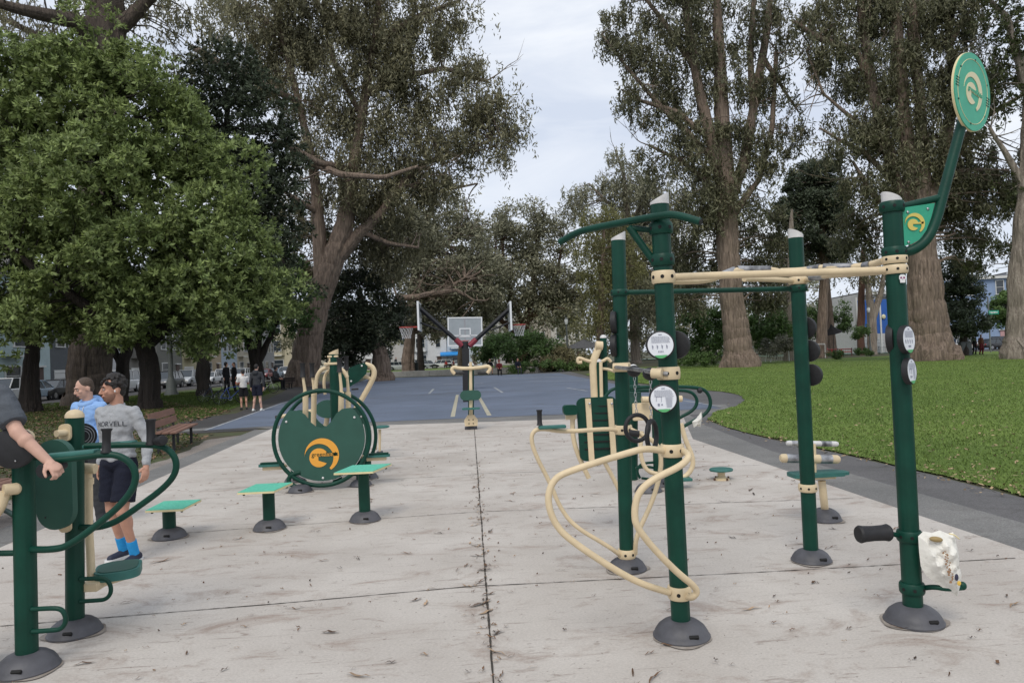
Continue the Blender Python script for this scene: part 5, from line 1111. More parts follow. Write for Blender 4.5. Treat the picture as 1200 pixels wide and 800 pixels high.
def tree(name, label, Y, limbs, blobs, cs=1.0, nl=120, mode='fine', Lf=.3, Wf=.12, lm=None, bm_=None, seed=1, group=None, twig=.05, dens=1.0, depth=1.0, squash=.35, bare=0, cat='tree', twigk=1.0, base=None):
    rng = np.random.default_rng(seed); R = random.Random(seed); s = Y/840.0*1.0
    b0 = limbs[0][0] if limbs else (blobs[0][0], blobs[0][1])
    o = base if base is not None else (W(b0[0], b0[1], Y)); root = thing(name, label, cat, (o[0], Y, 0), group)
    mb = MB(); nodes = []; nrad = []
    for li, lb in enumerate(limbs):
        pts = [W(p[0], p[1], Y+(p[3] if len(p) > 3 else 0)) for p in lb]; rr = [p[2]*s/2 for p in lb]
        if li == 0: # root flare down to the ground
            p0 = pts[0].copy(); p0.z = -.1; r0 = rr[0]; pts = [p0, Vector((p0.x, p0.y, .35))]+[p for p in pts if p.z > .9]; rr = [r0*1.12, r0*.95]+[q[1] for q in zip([W(p[0], p[1], Y+(p[3] if len(p) > 3 else 0)) for p in lb], rr) if q[0].z > .9]
        # wobble
        dense = []; dr = []
        for i in range(len(pts)-1):
            k = 7 if rr[0] > .5 else 4
            for j in range(k):
                t = j/k; q = pts[i].lerp(pts[i+1], t); w_ = rr[i]*(.07 if rr[0] > .5 else .2) if (i or j) else 0
                dense.append(q+Vector((R.uniform(-w_, w_), R.uniform(-w_, w_), 0))); dr.append((rr[i]*(1-t)+rr[i+1]*t)*R.uniform(.985, 1.015))
        dense.append(pts[-1]); dr.append(rr[-1]); n = 56 if rr[0] > .5 else 24 if rr[0] > .25 else 9
        b = len(mb.v); mb.tube(dense, 1, n=n, smooth=1, rs=dr)
        if rr[0] > .25: # fluting, bark ridges and root flare
            ph = R.uniform(0, 60)
            for i in range(b, len(mb.v)):
                k = (i-b) % n; c = (i-b)//n
                if k == 0: cen = sum((mb.v[b+c*n+q] for q in range(n)), Vector())/n
                d = mb.v[i]-cen; z_ = cen.z; an = 2*PI*k/n; base_ = math.exp(-max(0, z_)/1.6) if li == 0 else 0
                cx_, sx_ = math.cos(an), math.sin(an)
                f_ = .13*mnoise.noise(Vector((cx_*1.6, sx_*1.6, z_*.16+ph)))+.10*mnoise.noise(Vector((cx_*5, sx_*5, z_*.35+ph)))+.07*mnoise.noise(Vector((cx_*11, sx_*11, z_*.8+ph)))
                f_ += base_*(.04+.34*max(0, mnoise.noise(Vector((cx_*2.3, sx_*2.3, ph*1.7)))))
                mb.v[i] = cen+d*(1+f_)
        for q, r_ in zip(dense, dr): nodes.append(q); nrad.append(r_)
    cen = []; csz = []
    for bl in blobs:
        px, py, rx, ry = bl[:4]; dy = bl[4] if len(bl) > 4 else 0; c = W(px, py, Y+dy); n = int(dens*DK*(bl[5] if len(bl) > 5 else max(4, 3.0*(rx*ry*s*s)/(cs*cs)))); rxw, rzw = rx*s, ry*s; ryw = max(cs, rxw*depth)
        d = unit(rng.normal(size=(n, 3))); rad = rng.uniform(squash, 1, (n, 1))**.6
        p = np.array(c)+d*rad*np.array([rxw, ryw, rzw]); p = p+rng.normal(size=p.shape)*cs*.25; p = p[p[:, 2] > cs*.35]
        cen.append(p); csz.append(rng.uniform(.6, 1.35, len(p))*cs)
    if cen:
        cen = np.vstack(cen); csz = np.concatenate(csz)
    if nodes and twig and len(cen):
        NP = np.array([tuple(q) for q in nodes]); NR = np.array(nrad); thin = np.where(NR < max(NR.max()*.75, .06))[0]; thin = thin if len(thin) else np.arange(len(NP)); P2 = NP[thin]
        for c in cen:
            if R.random() > twigk: continue
            dd = P2-c; dist = np.sqrt((dd**2).sum(1)+ (np.maximum(0, dd[:, 2])*1.6)**2); i = int(dist.argmin()); a = Vector(P2[i]); b = Vector(c); ln = (b-a).length
            if ln < .3 or ln > 14: continue
            m1 = a.lerp(b, .4)+Vector((R.gauss(0, .07), R.gauss(0, .07), R.gauss(.06, .07)))*ln; m2 = a.lerp(b, .75)+Vector((R.gauss(0, .06), R.gauss(0, .06), R.gauss(.06, .05)))*ln
            r_ = min(twig*(.5+ln*.12), .8*NR[thin[i]]+.01); mb.tube([a, m1, m2, b], r_, n=5, smooth=1, rs=[r_, r_*.75, r_*.5, r_*.22])
    for _ in range(bare):
        i = R.randrange(len(nodes)//2, len(nodes)) if nodes else 0; a = nodes[i]; d = Vector((R.gauss(0, 1), R.gauss(0, 1), R.gauss(.1, .5))).normalized(); ln = R.uniform(1.5, 5)*(cs+.5)*.6; p = a
        ch = [a]
        for q in range(5): d = (d+Vector((R.gauss(0, .25), R.gauss(0, .25), R.gauss(0.02, .2)))).normalized(); p = p+d*ln/5; ch.append(p)
        mb.tube(ch, .03, n=4, smooth=1, rs=[twig*k for k in (1, .8, .6, .45, .3, .15)])
        for q in (2, 3, 4):
            e = (d+Vector((R.gauss(0, .6), R.gauss(0, .6), R.gauss(0, .5)))).normalized(); mb.tube([ch[q], ch[q]+e*ln*.2, ch[q]+e*ln*.4+Vector((0, 0, ln*.05))], .02, n=4, smooth=0, rs=[twig*.4, twig*.25, twig*.1])
    if mb.v: mb.build('trunk', bm_ or M_bk_dark, root, angle=60)
    if len(cen):
        V = leaves(cen, csz, nl, mode, Lf, Wf, rng)-np.array(root.location)
        fast_mesh('crown', V, 4, lm, parent=root)
    return root
# --- big bright evergreen on the left
tree('broadleaf_tree', 'large rounded bright green evergreen tree filling the upper left', 34,
     [[(176, 474, 25), (176, 430, 21), (166, 395, 20), (150, 340, 18), (130, 260, 12), (120, 150, 5)], [(168, 402, 16), (120, 370, 13, -1), (60, 330, 9, -2), (10, 290, 5, -2)], [(170, 405, 15), (205, 370, 13), (250, 330, 8), (300, 330, 4)], [(160, 380, 12), (190, 300, 9, 1), (230, 230, 5, 1)], [(150, 360, 12), (80, 260, 8), (50, 170, 4)]],
     [(85, 130, 70, 80), (10, 130, 60, 70), (150, 160, 85, 85), (30, 220, 100, 95), (215, 235, 75, 75), (120, 250, 100, 85, -2), (255, 290, 62, 60), (40, 320, 100, 70, -1), (185, 320, 80, 70, -2), (292, 345, 50, 48), (110, 355, 110, 45, -2), (235, 372, 85, 34), (10, 385, 70, 32), (-40, 240, 60, 110), (95, 75, 55, 42), (40, 90, 60, 40), (150, 105, 45, 35), (195, 165, 50, 45)],
     cs=1.15, nl=504, mode='rosette', Lf=.24, Wf=.10, lm=M_lf_bright, bm_=M_bk_dark, seed=11, twig=.04, dens=.74, depth=.8, squash=.45)
tree('broadleaf_tree', 'slender dark trunk at far left under the bright crown, white car behind', 36,
     [[(35, 466, 22), (36, 430, 15), (40, 395, 13), (50, 340, 9), (60, 290, 5)], [(38, 405, 9), (20, 370, 7), (-10, 340, 4)], [(42, 395, 8), (75, 370, 6), (95, 350, 4)]],
     [(20, 350, 70, 50), (60, 330, 60, 50)], cs=.9, nl=110, mode='rosette', Lf=.30, Wf=.11, lm=M_lf_bright, bm_=M_bk_dark, seed=12, twig=.03, dens=.6, depth=.8)
tree('eucalyptus_tree', 'massive dark trunk left of the bright tree, rising grey behind its crown', 42,
     [[(104, 470, 44), (106, 440, 42), (108, 400, 42), (112, 330, 42), (118, 200, 42), (122, 90, 44), (124, 20, 40), (128, -60, 30), (130, -160, 14)],
      [(120, 60, 24), (90, 25, 17, -2), (40, 15, 12, -4), (-20, 0, 7, -5)], [(124, 45, 20), (160, 15, 15), (200, -30, 10), (240, -80, 5)], [(122, 60, 13), (60, 50, 8, 3), (0, 20, 6, 3), (-40, 22, 4, 3)], [(125, 0, 15), (90, -50, 8), (60, -100, 4)]],
     [(-10, 30, 70, 40), (50, -30, 90, 45), (150, -30, 110, 50), (230, 0, 60, 45), (210, 60, 50, 40, 3), (60, 30, 50, 30, 3)], cs=1.2, nl=98, mode='droop', Lf=.34, Wf=.08, lm=M_lf_euc, bm_=barkmat('bark_shaded_brown', (.15, .115, .09), (.045, .034, .028)), seed=13, twig=.05, dens=.7, bare=20)  # darker bark paints the shade on this trunk into its colour
tree('broadleaf_tree', 'dark multi-stemmed tree beside the grey lamp post on the left', 52,
     [[(240, 446, 12), (240, 425, 10), (228, 395, 10), (222, 360, 8), (210, 310, 4)], [(233, 424, 8), (248, 395, 6), (262, 360, 4)], [(231, 415, 7), (215, 385, 5), (195, 350, 3)]],
     [(235, 360, 60, 42), (200, 340, 60, 40), (265, 340, 50, 40)], cs=.9, nl=120, mode='rosette', Lf=.34, Wf=.13, lm=M_lf_bright, bm_=M_bk_dark, seed=14, twig=.04, dens=.8)
tree('broadleaf_tree', 'dark forked tree behind the man in the grey hooded top', 55,
     [[(302, 442, 15), (300, 425, 12), (292, 400, 8), (282, 375, 6), (270, 340, 3)], [(302, 425, 8), (303, 395, 7), (304, 350, 4)], [(303, 424, 8), (314, 400, 6), (328, 370, 3)]],
     [(300, 370, 52, 34), (330, 350, 40, 36), (270, 350, 45, 34), (300, 320, 50, 40)], cs=.9, nl=120, mode='rosette', Lf=.34, Wf=.13, lm=M_lf_shrub, bm_=M_bk_dark, seed=15, twig=.04, dens=.9)
tree('broadleaf_tree', 'thin dark trunk between the massive trunk and the car row', 44, [[(140, 455, 16), (146, 420, 13), (156, 390, 10), (165, 350, 6)], [(142, 430, 9), (130, 400, 7), (125, 370, 4)]], [(150, 365, 50, 30), (110, 370, 50, 30)], cs=.9, nl=100, mode='rosette', Lf=.3, Wf=.12, lm=M_lf_dark, seed=31, twig=.03)
tree('holly_tree', 'tall blackish green tree between the bright tree and the big eucalyptus', 48,
     [[(236, 440, 12), (240, 380, 11), (256, 250, 10), (268, 120, 5)]],
     [(250, 90, 55, 45), (230, 140, 50, 50), (290, 150, 52, 60), (270, 210, 62, 60), (310, 235, 40, 60), (300, 290, 50, 50), (325, 190, 26, 40), (330, 330, 30, 40)], cs=1.0, nl=150, mode='rosette', Lf=.30, Wf=.12, lm=M_lf_dark, bm_=M_bk_dark, seed=16, twig=.05, dens=1.0)
# --- the big leaning eucalyptus
tree('eucalyptus_tree', 'huge leaning eucalyptus with reddish grey trunk left of the blue court', 60,
     [[(353, 444, 36), (358, 425, 31), (366, 380, 28), (378, 335, 28), (392, 300, 25), (404, 262, 20), (412, 210, 15), (425, 130, 11), (440, 40, 8), (450, -50, 5)],
      [(378, 335, 20), (374, 290, 16), (372, 240, 13), (366, 190, 10), (350, 120, 7), (330, 40, 6)],
      [(398, 300, 17), (425, 270, 13), (445, 252, 10), (470, 215, 7), (500, 190, 7), (545, 178, 4), (585, 160, 2)],
      [(412, 200, 9), (370, 190, 8, -3), (340, 172, 8, -5), (320, 165, 4, -6)], [(366, 190, 9), (400, 205, 7, -4), (450, 208, 5, -6), (490, 195, 3, -6)],
      [(372, 250, 7), (345, 232, 5, -2), (325, 220, 3, -2)], [(430, 110, 9), (470, 90, 7), (520, 80, 5), (570, 95, 3)], [(440, 50, 9), (490, 20, 6), (540, 0, 3)],
      [(350, 120, 8), (300, 95, 7, -4), (250, 70, 8, -6), (225, 55, 5, -6)], [(420, 130, 7), (390, 70, 6), (375, 10, 4)], [(425, 272, 7), (455, 285, 5), (490, 290, 3)], [(470, 215, 6), (510, 225, 4), (560, 215, 2)]],
     [(300, 20, 60, 45), (370, -20, 90, 45), (400, 50, 60, 50), (350, 90, 50, 45), (450, 20, 70, 55), (520, 5, 38, 38), (505, 80, 60, 50), (440, 120, 60, 55), (545, 110, 38, 34), (585, 130, 26, 28), (540, 160, 40, 24), (490, 170, 50, 45), (400, 170, 50, 45), (440, 210, 60, 45), (510, 225, 34, 22), (360, 240, 40, 40, 3), (420, 260, 60, 40, 4), (460, 290, 50, 40, 4), (595, 165, 14, 20), (330, 60, 60, 40, 3), (350, 300, 30, 30, 4)],
     cs=1.5, nl=280, mode='droop', Lf=.42, Wf=.11, lm=M_lf_euc, bm_=M_bk_euc, seed=21, twig=.07, dens=.82, bare=45, depth=.6)
tree('cypress_tree', 'rounded black green conifer at the foot of the leaning eucalyptus', 66,
     [[(447, 434, 24), (446, 415, 17), (430, 380, 14), (420, 340, 6)]],
     [(420, 345, 36, 28), (400, 375, 34, 34), (435, 385, 36, 34), (410, 405, 42, 24), (385, 400, 22, 26), (450, 370, 22, 34), (425, 330, 22, 18)], cs=1.1, nl=150, mode='fine', Lf=.34, Wf=.13, lm=leafmat('leaves_black_green', (.045, .058, .032), .5, .2), bm_=M_bk_euc, seed=22, twig=.04, dens=1.1)
tree('eucalyptus_tree', 'olive spreading tree behind the conifer with a bare pale limb', 95,
     [[(478, 424, 14), (480, 400, 12), (484, 340, 12), (492, 290, 8), (505, 240, 4)], [(484, 365, 9), (465, 350, 7, -5), (515, 345, 5, -6), (545, 325, 2, -6)], [(484, 350, 9), (500, 345, 6, -8), (535, 340, 4, -8), (556, 352, 2, -8)], [(488, 310, 8), (530, 280, 5), (560, 260, 3)]],
     [(500, 250, 45, 34), (540, 290, 45, 36), (470, 290, 45, 36), (500, 325, 50, 34), (545, 345, 50, 30), (560, 320, 36, 30), (485, 360, 34, 22), (525, 375, 50, 20)], cs=1.9, nl=140, mode='fine', Lf=.55, Wf=.2, lm=M_lf_haze, bm_=M_bk_euc, seed=23, twig=.09, dens=1.5, bare=30)
tree('eucalyptus_tree', 'round-topped grey brown tree with reddish bare branches behind the hoops', 105,
     [[(612, 424, 12), (612, 400, 10), (618, 370, 9), (626, 330, 7), (630, 270, 4)], [(616, 385, 8), (600, 350, 6), (590, 310, 4), (588, 270, 3)], [(616, 380, 8), (640, 350, 6), (655, 310, 4), (660, 280, 2)], [(612, 395, 7), (580, 370, 5), (560, 345, 3)]],
     [(612, 262, 38, 28), (640, 285, 38, 30), (585, 285, 34, 28), (655, 325, 36, 34), (600, 330, 46, 34), (570, 330, 30, 36), (630, 360, 46, 26), (665, 360, 24, 26)], cs=1.9, nl=120, mode='fine', Lf=.55, Wf=.2, lm=M_lf_haze, bm_=barkmat('bark_reddish', (.20, .11, .075), (.10, .055, .04)), seed=24, twig=.10, dens=1.35, bare=50)
tree('willow_tree', 'yellow green willow behind the round-topped tree, right of the hoops', 90,
     [[(702, 424, 10), (704, 380, 9), (706, 320, 6), (708, 270, 3)]], [(706, 262, 30, 26), (700, 300, 34, 34), (712, 340, 30, 34), (700, 380, 24, 24), (735, 300, 20, 34)], cs=1.4, nl=150, mode='droop', Lf=.4, Wf=.12, lm=M_lf_willow, bm_=M_bk_euc, seed=25, twig=.05, dens=1.1)
tree('eucalyptus_tree', 'haze-paled eucalyptus top behind the willow, against the sky', 100,
     [[(745, 424, 12), (742, 350, 10), (738, 270, 7), (730, 200, 4), (722, 180, 2)], [(742, 290, 6), (715, 240, 4), (690, 215, 2)], [(738, 260, 6), (770, 220, 4)]],
     [(722, 200, 20, 26), (690, 228, 22, 18), (745, 235, 34, 36), (770, 250, 40, 50), (735, 290, 40, 40), (780, 320, 50, 50), (745, 350, 40, 40), (715, 255, 20, 20), (675, 245, 10, 10)], cs=1.5, nl=112, mode='droop', Lf=.55, Wf=.15, lm=M_lf_haze, bm_=M_bk_pale, seed=26, twig=.07, dens=1.2, bare=15)
# --- big eucalyptus right of centre
tree('eucalyptus_tree', 'tall eucalyptus with thick fissured trunk on the lawn behind the pull-up bar', 60,
     [[(868, 430, 40), (866, 415, 33), (862, 380, 29), (856, 340, 27), (853, 290, 26), (851, 240, 24), (849, 190, 20), (846, 120, 16), (842, 40, 12), (838, -60, 6)],
      [(850, 230, 18), (838, 180, 15), (820, 110, 12), (808, 40, 10), (795, -40, 5)], [(853, 240, 15), (872, 190, 12), (884, 120, 10), (900, 30, 8), (906, -50, 4)], [(872, 180, 10), (882, 150, 8), (880, 60, 7), (885, -30, 4)],
      [(838, 190, 8), (800, 150, 7), (765, 115, 5), (735, 80, 4), (705, 40, 2)], [(830, 160, 8), (790, 130, 6), (750, 118, 4), (728, 105, 2)], [(848, 230, 7), (800, 190, 5), (760, 170, 3)], [(815, 80, 8), (780, 30, 6), (750, -10, 3)], [(895, 70, 7), (915, 100, 4), (935, 130, 2)], [(860, 250, 10), (890, 210, 6), (905, 150, 6), (910, 60, 5)]],
     [(780, 0, 60, 36), (840, -10, 70, 40), (900, 20, 34, 50), (735, 45, 26, 26), (712, 40, 12, 22), (760, 75, 40, 40), (810, 60, 42, 50), (850, 90, 34, 50), (740, 110, 22, 22), (790, 130, 45, 36), (830, 170, 44, 44), (905, 110, 24, 44), (880, 180, 34, 44), (775, 180, 34, 26), (850, 230, 60, 34), (810, 225, 40, 32), (820, 280, 52, 40, 3), (880, 275, 44, 42, 3), (800, 330, 44, 34, 5), (895, 330, 34, 40, 5), (930, 160, 12, 24)],
     cs=1.3, nl=252, mode='droop', Lf=.42, Wf=.105, lm=M_lf_euc2, bm_=M_bk_euc, seed=41, twig=.07, dens=.60, bare=40, depth=.6)
tree('cypress_tree', 'flat-layered dark green cypress behind the right upright posts', 85,
     [[(962, 415, 13), (964, 380, 11), (966, 320, 10), (962, 250, 6), (958, 200, 3)]],
     [(958, 197, 28, 10), (935, 212, 20, 10), (975, 220, 26, 12), (945, 235, 34, 12), (980, 245, 22, 12), (925, 255, 26, 12), (960, 262, 40, 12), (940, 285, 36, 16), (975, 290, 26, 16), (930, 315, 22, 20), (958, 235, 30, 34)], cs=1.0, nl=150, mode='fine', Lf=.4, Wf=.16, lm=M_lf_dark, bm_=M_bk_euc, seed=42, twig=.06, dens=1.5)
tree('eucalyptus_tree', 'pale straight trunk just left of the green rear post', 75, [[(924, 408, 10), (925, 380, 8), (926, 330, 8), (927, 270, 6), (928, 245, 2)]], [(915, 345, 26, 26, 3), (905, 310, 24, 26, 3), (935, 330, 16, 24, 3)], cs=1.3, nl=98, mode='fine', Lf=.4, Wf=.16, lm=M_lf_euc2, bm_=M_bk_pale, seed=43, twig=.04)
# --- right giant
tree('eucalyptus_tree', 'giant many-limbed eucalyptus behind the round green board', 55,
     [[(1090, 420, 56), (1089, 405, 48), (1086, 370, 42), (1082, 320, 38), (1078, 270, 26), (1068, 200, 19), (1058, 130, 15), (1052, 60, 16), (1046, -30, 8)],
      [(1076, 270, 22), (1082, 200, 15), (1078, 120, 12), (1070, 40, 13), (1066, -40, 7)], [(1072, 280, 18), (1052, 220, 13), (1036, 160, 13), (1020, 90, 12), (1010, 20, 9), (1005, -50, 4)], [(1080, 260, 18), (1105, 190, 12), (1118, 110, 10), (1110, 20, 7)],
      [(1036, 170, 7), (1000, 140, 5), (965, 110, 3), (945, 60, 2)], [(1030, 140, 8), (1005, 60, 8), (960, 45, 7), (930, 25, 4)], [(1048, 215, 7), (1015, 180, 6), (985, 165, 4), (960, 150, 2)], [(1105, 190, 9), (1150, 140, 7), (1200, 110, 4)], [(1110, 60, 7), (1130, 20, 5), (1170, -20, 3)], [(1045, 250, 8), (1020, 225, 6), (1000, 190, 3)]],
     [(1000, 10, 50, 36), (1060, 10, 60, 40), (1120, 20, 50, 46), (975, 60, 34, 26), (1030, 80, 50, 44), (1085, 90, 50, 50), (1135, 90, 40, 44), (1010, 150, 34, 36), (1060, 160, 44, 50), (1110, 170, 46, 50), (1020, 220, 34, 32), (1145, 220, 34, 44), (1090, 240, 60, 36, 4), (1010, 270, 34, 34, 5), (1140, 285, 34, 34, 4), (985, 175, 20, 26), (1185, 200, 34, 50), (960, 30, 22, 22)],
     cs=1.2, nl=252, mode='droop', Lf=.40, Wf=.10, lm=M_lf_euc2, bm_=M_bk_euc, seed=44, twig=.07, dens=.85, bare=45, depth=.6)
tree('eucalyptus_tree', 'thick pale-barked trunk cut off by the right edge of the picture', 50,
     [[(1206, 418, 54), (1204, 400, 44), (1202, 340, 36), (1204, 280, 32), (1210, 200, 30), (1214, 120, 26), (1216, 20, 18), (1216, -60, 9)], [(1206, 110, 14), (1190, 60, 10), (1180, 20, 7), (1150, -10, 4)], [(1210, 240, 10), (1185, 190, 7), (1160, 150, 4)]],
     [(1180, 30, 34, 40), (1210, 90, 50, 50), (1175, 120, 26, 40), (1200, 0, 60, 40), (1195, 240, 20, 26), (1160, -10, 30, 24), (1165, 300, 26, 24, 4)], cs=1.1, nl=110, mode='rosette', Lf=.30, Wf=.11, lm=leafmat('leaves_mossy', (.075, .09, .035), .5, .25), bm_=M_bk_pale, seed=45, twig=.06, dens=.8, bare=12)
tree('broadleaf_tree', 'dark bushy street tree between the giant trunk and the pale blue house', 66,
     [[(1130, 412, 9), (1130, 390, 7), (1128, 350, 5)]], [(1128, 345, 24, 26), (1115, 370, 24, 24), (1138, 380, 20, 20), (1120, 320, 22, 22)], cs=.8, nl=150, mode='fine', Lf=.3, Wf=.13, lm=M_lf_dark, seed=46, twig=.03, dens=1.1)
tree('broadleaf_tree', 'small bright green street tree in front of the pale blue house', 80, [[(1180, 408, 5), (1180, 380, 4), (1179, 350, 2)]], [(1179, 362, 16, 22), (1170, 372, 10, 12)], cs=.6, nl=110, mode='fine', Lf=.3, Wf=.14, lm=M_lf_shrub, seed=47, twig=.02, dens=1.0)
for i, (px, pb, pt, wd, lab) in enumerate([(985, 412, 300, 12, 'brown leaning trunk beyond the playground, left of the other two'), (1010, 410, 300, 12, 'reddish brown trunk beside the blue hoarding'), (1026, 410, 310, 14, 'pale forked trunk in front of the blue hoarding')]):
    pass
tree('eucalyptus_tree', 'slim grey brown trunk beyond the playground fence', 95, [[(976, 418, 10), (974, 390, 9), (970, 350, 8), (966, 300, 7), (962, 250, 4)]], [(965, 290, 26, 20), (985, 305, 24, 12)], cs=1.4, nl=100, mode='fine', Lf=.45, Wf=.15, lm=M_lf_euc, bm_=M_bk_euc, seed=51, twig=.05)
tree('eucalyptus_tree', 'red brown trunk left of the blue hoarding', 92, [[(1009, 408, 8), (1009, 370, 8), (1010, 330, 7), (1012, 290, 5)]], [(1005, 320, 26, 14), (1030, 310, 26, 14)], cs=1.4, nl=98, mode='droop', Lf=.45, Wf=.13, lm=M_lf_euc, bm_=barkmat('bark_rust', (.22, .12, .085), (.12, .065, .05)), seed=52, twig=.05, dens=.7)
tree('eucalyptus_tree', 'forked pale trunk in front of the blue hoarding', 90, [[(1022, 410, 10), (1022, 375, 10), (1018, 340, 7), (1014, 310, 5)], [(1023, 372, 8), (1032, 345, 6), (1038, 310, 4)]], [(1028, 325, 24, 12)], cs=1.3, nl=98, mode='droop', Lf=.45, Wf=.13, lm=M_lf_euc, bm_=M_bk_pale, seed=53, twig=.05, dens=.7)
tree('eucalyptus_tree', 'slender reddish trunk behind the seated group beyond the court', 110, [[(540, 427, 9), (541, 400, 7), (540, 370, 6), (538, 330, 4)]], [(540, 350, 26, 16)], cs=1.6, nl=98, mode='fine', Lf=.5, Wf=.18, lm=M_lf_brown, bm_=M_bk_euc, seed=54, twig=.05)
tree('eucalyptus_tree', 'slim dark trunk in front of the white houses beyond the court', 112, [[(493, 427, 8), (492, 400, 6), (490, 370, 5), (488, 340, 3)], [(492, 400, 4), (502, 385, 3), (512, 372, 2)]], [(500, 362, 26, 10), (512, 392, 12, 8)], cs=1.2, nl=98, mode='fine', Lf=.45, Wf=.16, lm=M_lf_euc, seed=55, twig=.05)
# --- shrubs
def shrub(label, Y, blobs, lm, seed, cs=.6, nl=110, L_=.22, W_=.1, limbs=None, dens=1.0, group=None, mode='fine'):
    return tree('shrub', label, Y, limbs or [], blobs, cs=cs, nl=nl, mode=mode, Lf=L_, Wf=W_, lm=lm, seed=seed, dens=dens, group=group, twig=.02, cat='shrub')
shrub('broad dark green spreading shrub with bare stems right of the hoop pole', 76, [(600, 400, 38, 12), (580, 408, 26, 12), (625, 402, 24, 12), (645, 412, 18, 12), (605, 412, 40, 10)], M_lf_shrub, 61, cs=.8, L_=.32, W_=.13, limbs=[[(606, 434, 6), (604, 420, 5), (590, 410, 3)], [(608, 428, 4), (622, 415, 3), (635, 408, 2)], [(606, 430, 4), (600, 415, 3), (575, 408, 2)]])
shrub('straw-coloured grassy shrub in front of the dark pavilion roof', 74, [(655, 420, 24, 12), (680, 424, 20, 10), (640, 428, 22, 7)], M_lf_shrub2, 62, cs=.7, L_=.35, W_=.09)
shrub('low grey green mound left of the pavilion lamp post', 72, [(640, 430, 30, 6), (670, 431, 26, 6), (612, 431, 18, 5)], M_lf_shrub, 63, cs=.5, L_=.28, W_=.09)
shrub('tall leafy hedge bush with yellow tips right of the near pull-up post', 72, [(808, 385, 20, 24), (830, 395, 20, 24), (800, 410, 18, 14), (845, 380, 14, 22)], M_lf_shrub, 64, cs=.8, L_=.34, W_=.15)
shrub('low clipped bush left of the fissured trunk', 64, [(812, 421, 16, 8), (832, 420, 14, 8)], M_lf_shrub, 65, cs=.45, L_=.22, W_=.09)
shrub('grey shrub mound by the playground fence beside the white goal', 68, [(905, 405, 16, 9), (920, 402, 12, 8)], leafmat('leaves_grey', (.15, .15, .11), .4, .2), 66, cs=.5, L_=.26, W_=.1)
shrub('dark bushes hanging behind the fence right of the fissured trunk', 72, [(895, 375, 24, 26), (918, 385, 18, 20), (885, 395, 16, 12)], M_lf_shrub, 67, cs=.8, L_=.34, W_=.15)
shrub('small low mound left of the orange-topped child', 72, [(981, 415, 11, 4)], M_lf_shrub, 68, cs=.35, L_=.2, W_=.08)
shrub('small low mound right of the orange-topped child', 72, [(1011, 413, 12, 4)], M_lf_shrub, 69, cs=.35, L_=.2, W_=.08)
shrub('round bush in front of the blue hoarding behind the fence', 80, [(1010, 391, 11, 8)], M_lf_shrub, 70, cs=.6, L_=.26, W_=.11)
shrub('bushes between the two trunks beyond the playground', 100, [(955, 375, 16, 22), (940, 390, 14, 18), (985, 372, 12, 18)], M_lf_shrub, 71, cs=.9, L_=.36, W_=.15)
# far wood closing the park behind everything
rngw = np.random.default_rng(77)
def far_wood(label, xs, Y, top, bot, n, lm, seed, cs=2.2):
    rng = np.random.default_rng(seed); C = []
    for i in range(n):
        px = rng.uniform(*xs); k = rng.random(); hpx = top(px) if callable(top) else top
        py = bot-(bot-hpx)*k; w_ = W(px, py, Y+rng.uniform(-4, 10)); C.append(tuple(w_))
    C = np.array(C); V = leaves(C, rng.uniform(.7, 1.3, len(C))*cs, 120, 'fine', .7, .26, rng); o = fast_mesh('distant_trees', V, 4, lm, label, 'trees')
far_wood('dull olive mass of distant trees behind the court and lawn', (545, 960), 125, lambda x: 330+20*math.sin(x*.05), 418, 210, M_lf_haze, 78)
far_wood('dark distant trees behind the leaning eucalyptus', (330, 470), 130, lambda x: 320, 405, 60, M_lf_euc2, 79)
# ------------------------------------------------------------------ street furniture, hoops, bikes, cars, houses
def M_paint(n, c, r=.35): return mat('paint_'+n, c, r, spec=.5, coat=.5)
M_glass = mat('window_glass', (.03, .04, .05), .08, spec=.8); M_tyre = mat('tyre', (.015, .015, .016), .8); M_rim = mat('wheel_rim', (.35, .35, .36), .35, metal=.8); M_lampg = mat('lamp_glass', (.7, .7, .68), .3); M_tail = mat('tail_lamp', (.35, .01, .01), .3)
def bench(label, p0, p1, facing, wood, seed=0, group=None):
    a, b = Vector(p0), Vector(p1); c = (a+b)/2; L_ = (b-a).length; root = thing('park_bench', label, 'bench', (0, 0, 0), group); R = random.Random(seed)
    for i in range(3): MB().box((0, .02-.15*i*1.0, .44-.004*i), (L_, .135, .04), None, .006).build('seat_slat', wood, root, smooth=False)
    for i in range(2): MB().box((0, .13+.04*i, .60+.17*i), (L_, .035, .15), Matrix.Rotation(-.22, 3, 'X'), .006).build('back_slat', wood, root, smooth=False)
    for s_ in (-1, 1):
        x = s_*(L_/2-.25); k = MB(); k.box((x, -.24, .21), (.06, .05, .42)); k.box((x, .05, .21), (.06, .05, .42)); k.box((x, -.10, .40), (.055, .36, .04)); k.box((x, .16, .58), (.055, .035, .50), Matrix.Rotation(-.22, 3, 'X')); k.build('leg_frame', M_rub, root, smooth=False)
    root.location = c; d = b-a; root.rotation_euler = (0, 0, math.atan2(d.y, d.x)); 
    return root
M_wood = mat('reddish_bench_plank', (.24, .13, .095), .7, col2=(.16, .085, .06), vscale=3, stretch=(1, 6, 6), bump=.2)
ba, bb_ = G(170, 530), G(222, 520); bench('empty red brown slatted park bench beside the left walk', G(186, 533), G(214, 519), 0, M_wood)
b3 = bench('red brown bench with black graffiti cut off by the left edge', G(-70, 632), G(10, 603), 0, M_wood, 1)
gr = MB(); R = random.Random(3)
for i in range(7):
    x = .45+.055*i; gr.tube([(x, -.345, .43+R.uniform(-.0, .0)), (x+.02, -.346, .455), (x+.03, -.346, .425), (x+.05, -.345, .45)], .004, n=5, smooth=1)
g_ = gr.build('graffiti', M_rub, None); g_.parent = b3
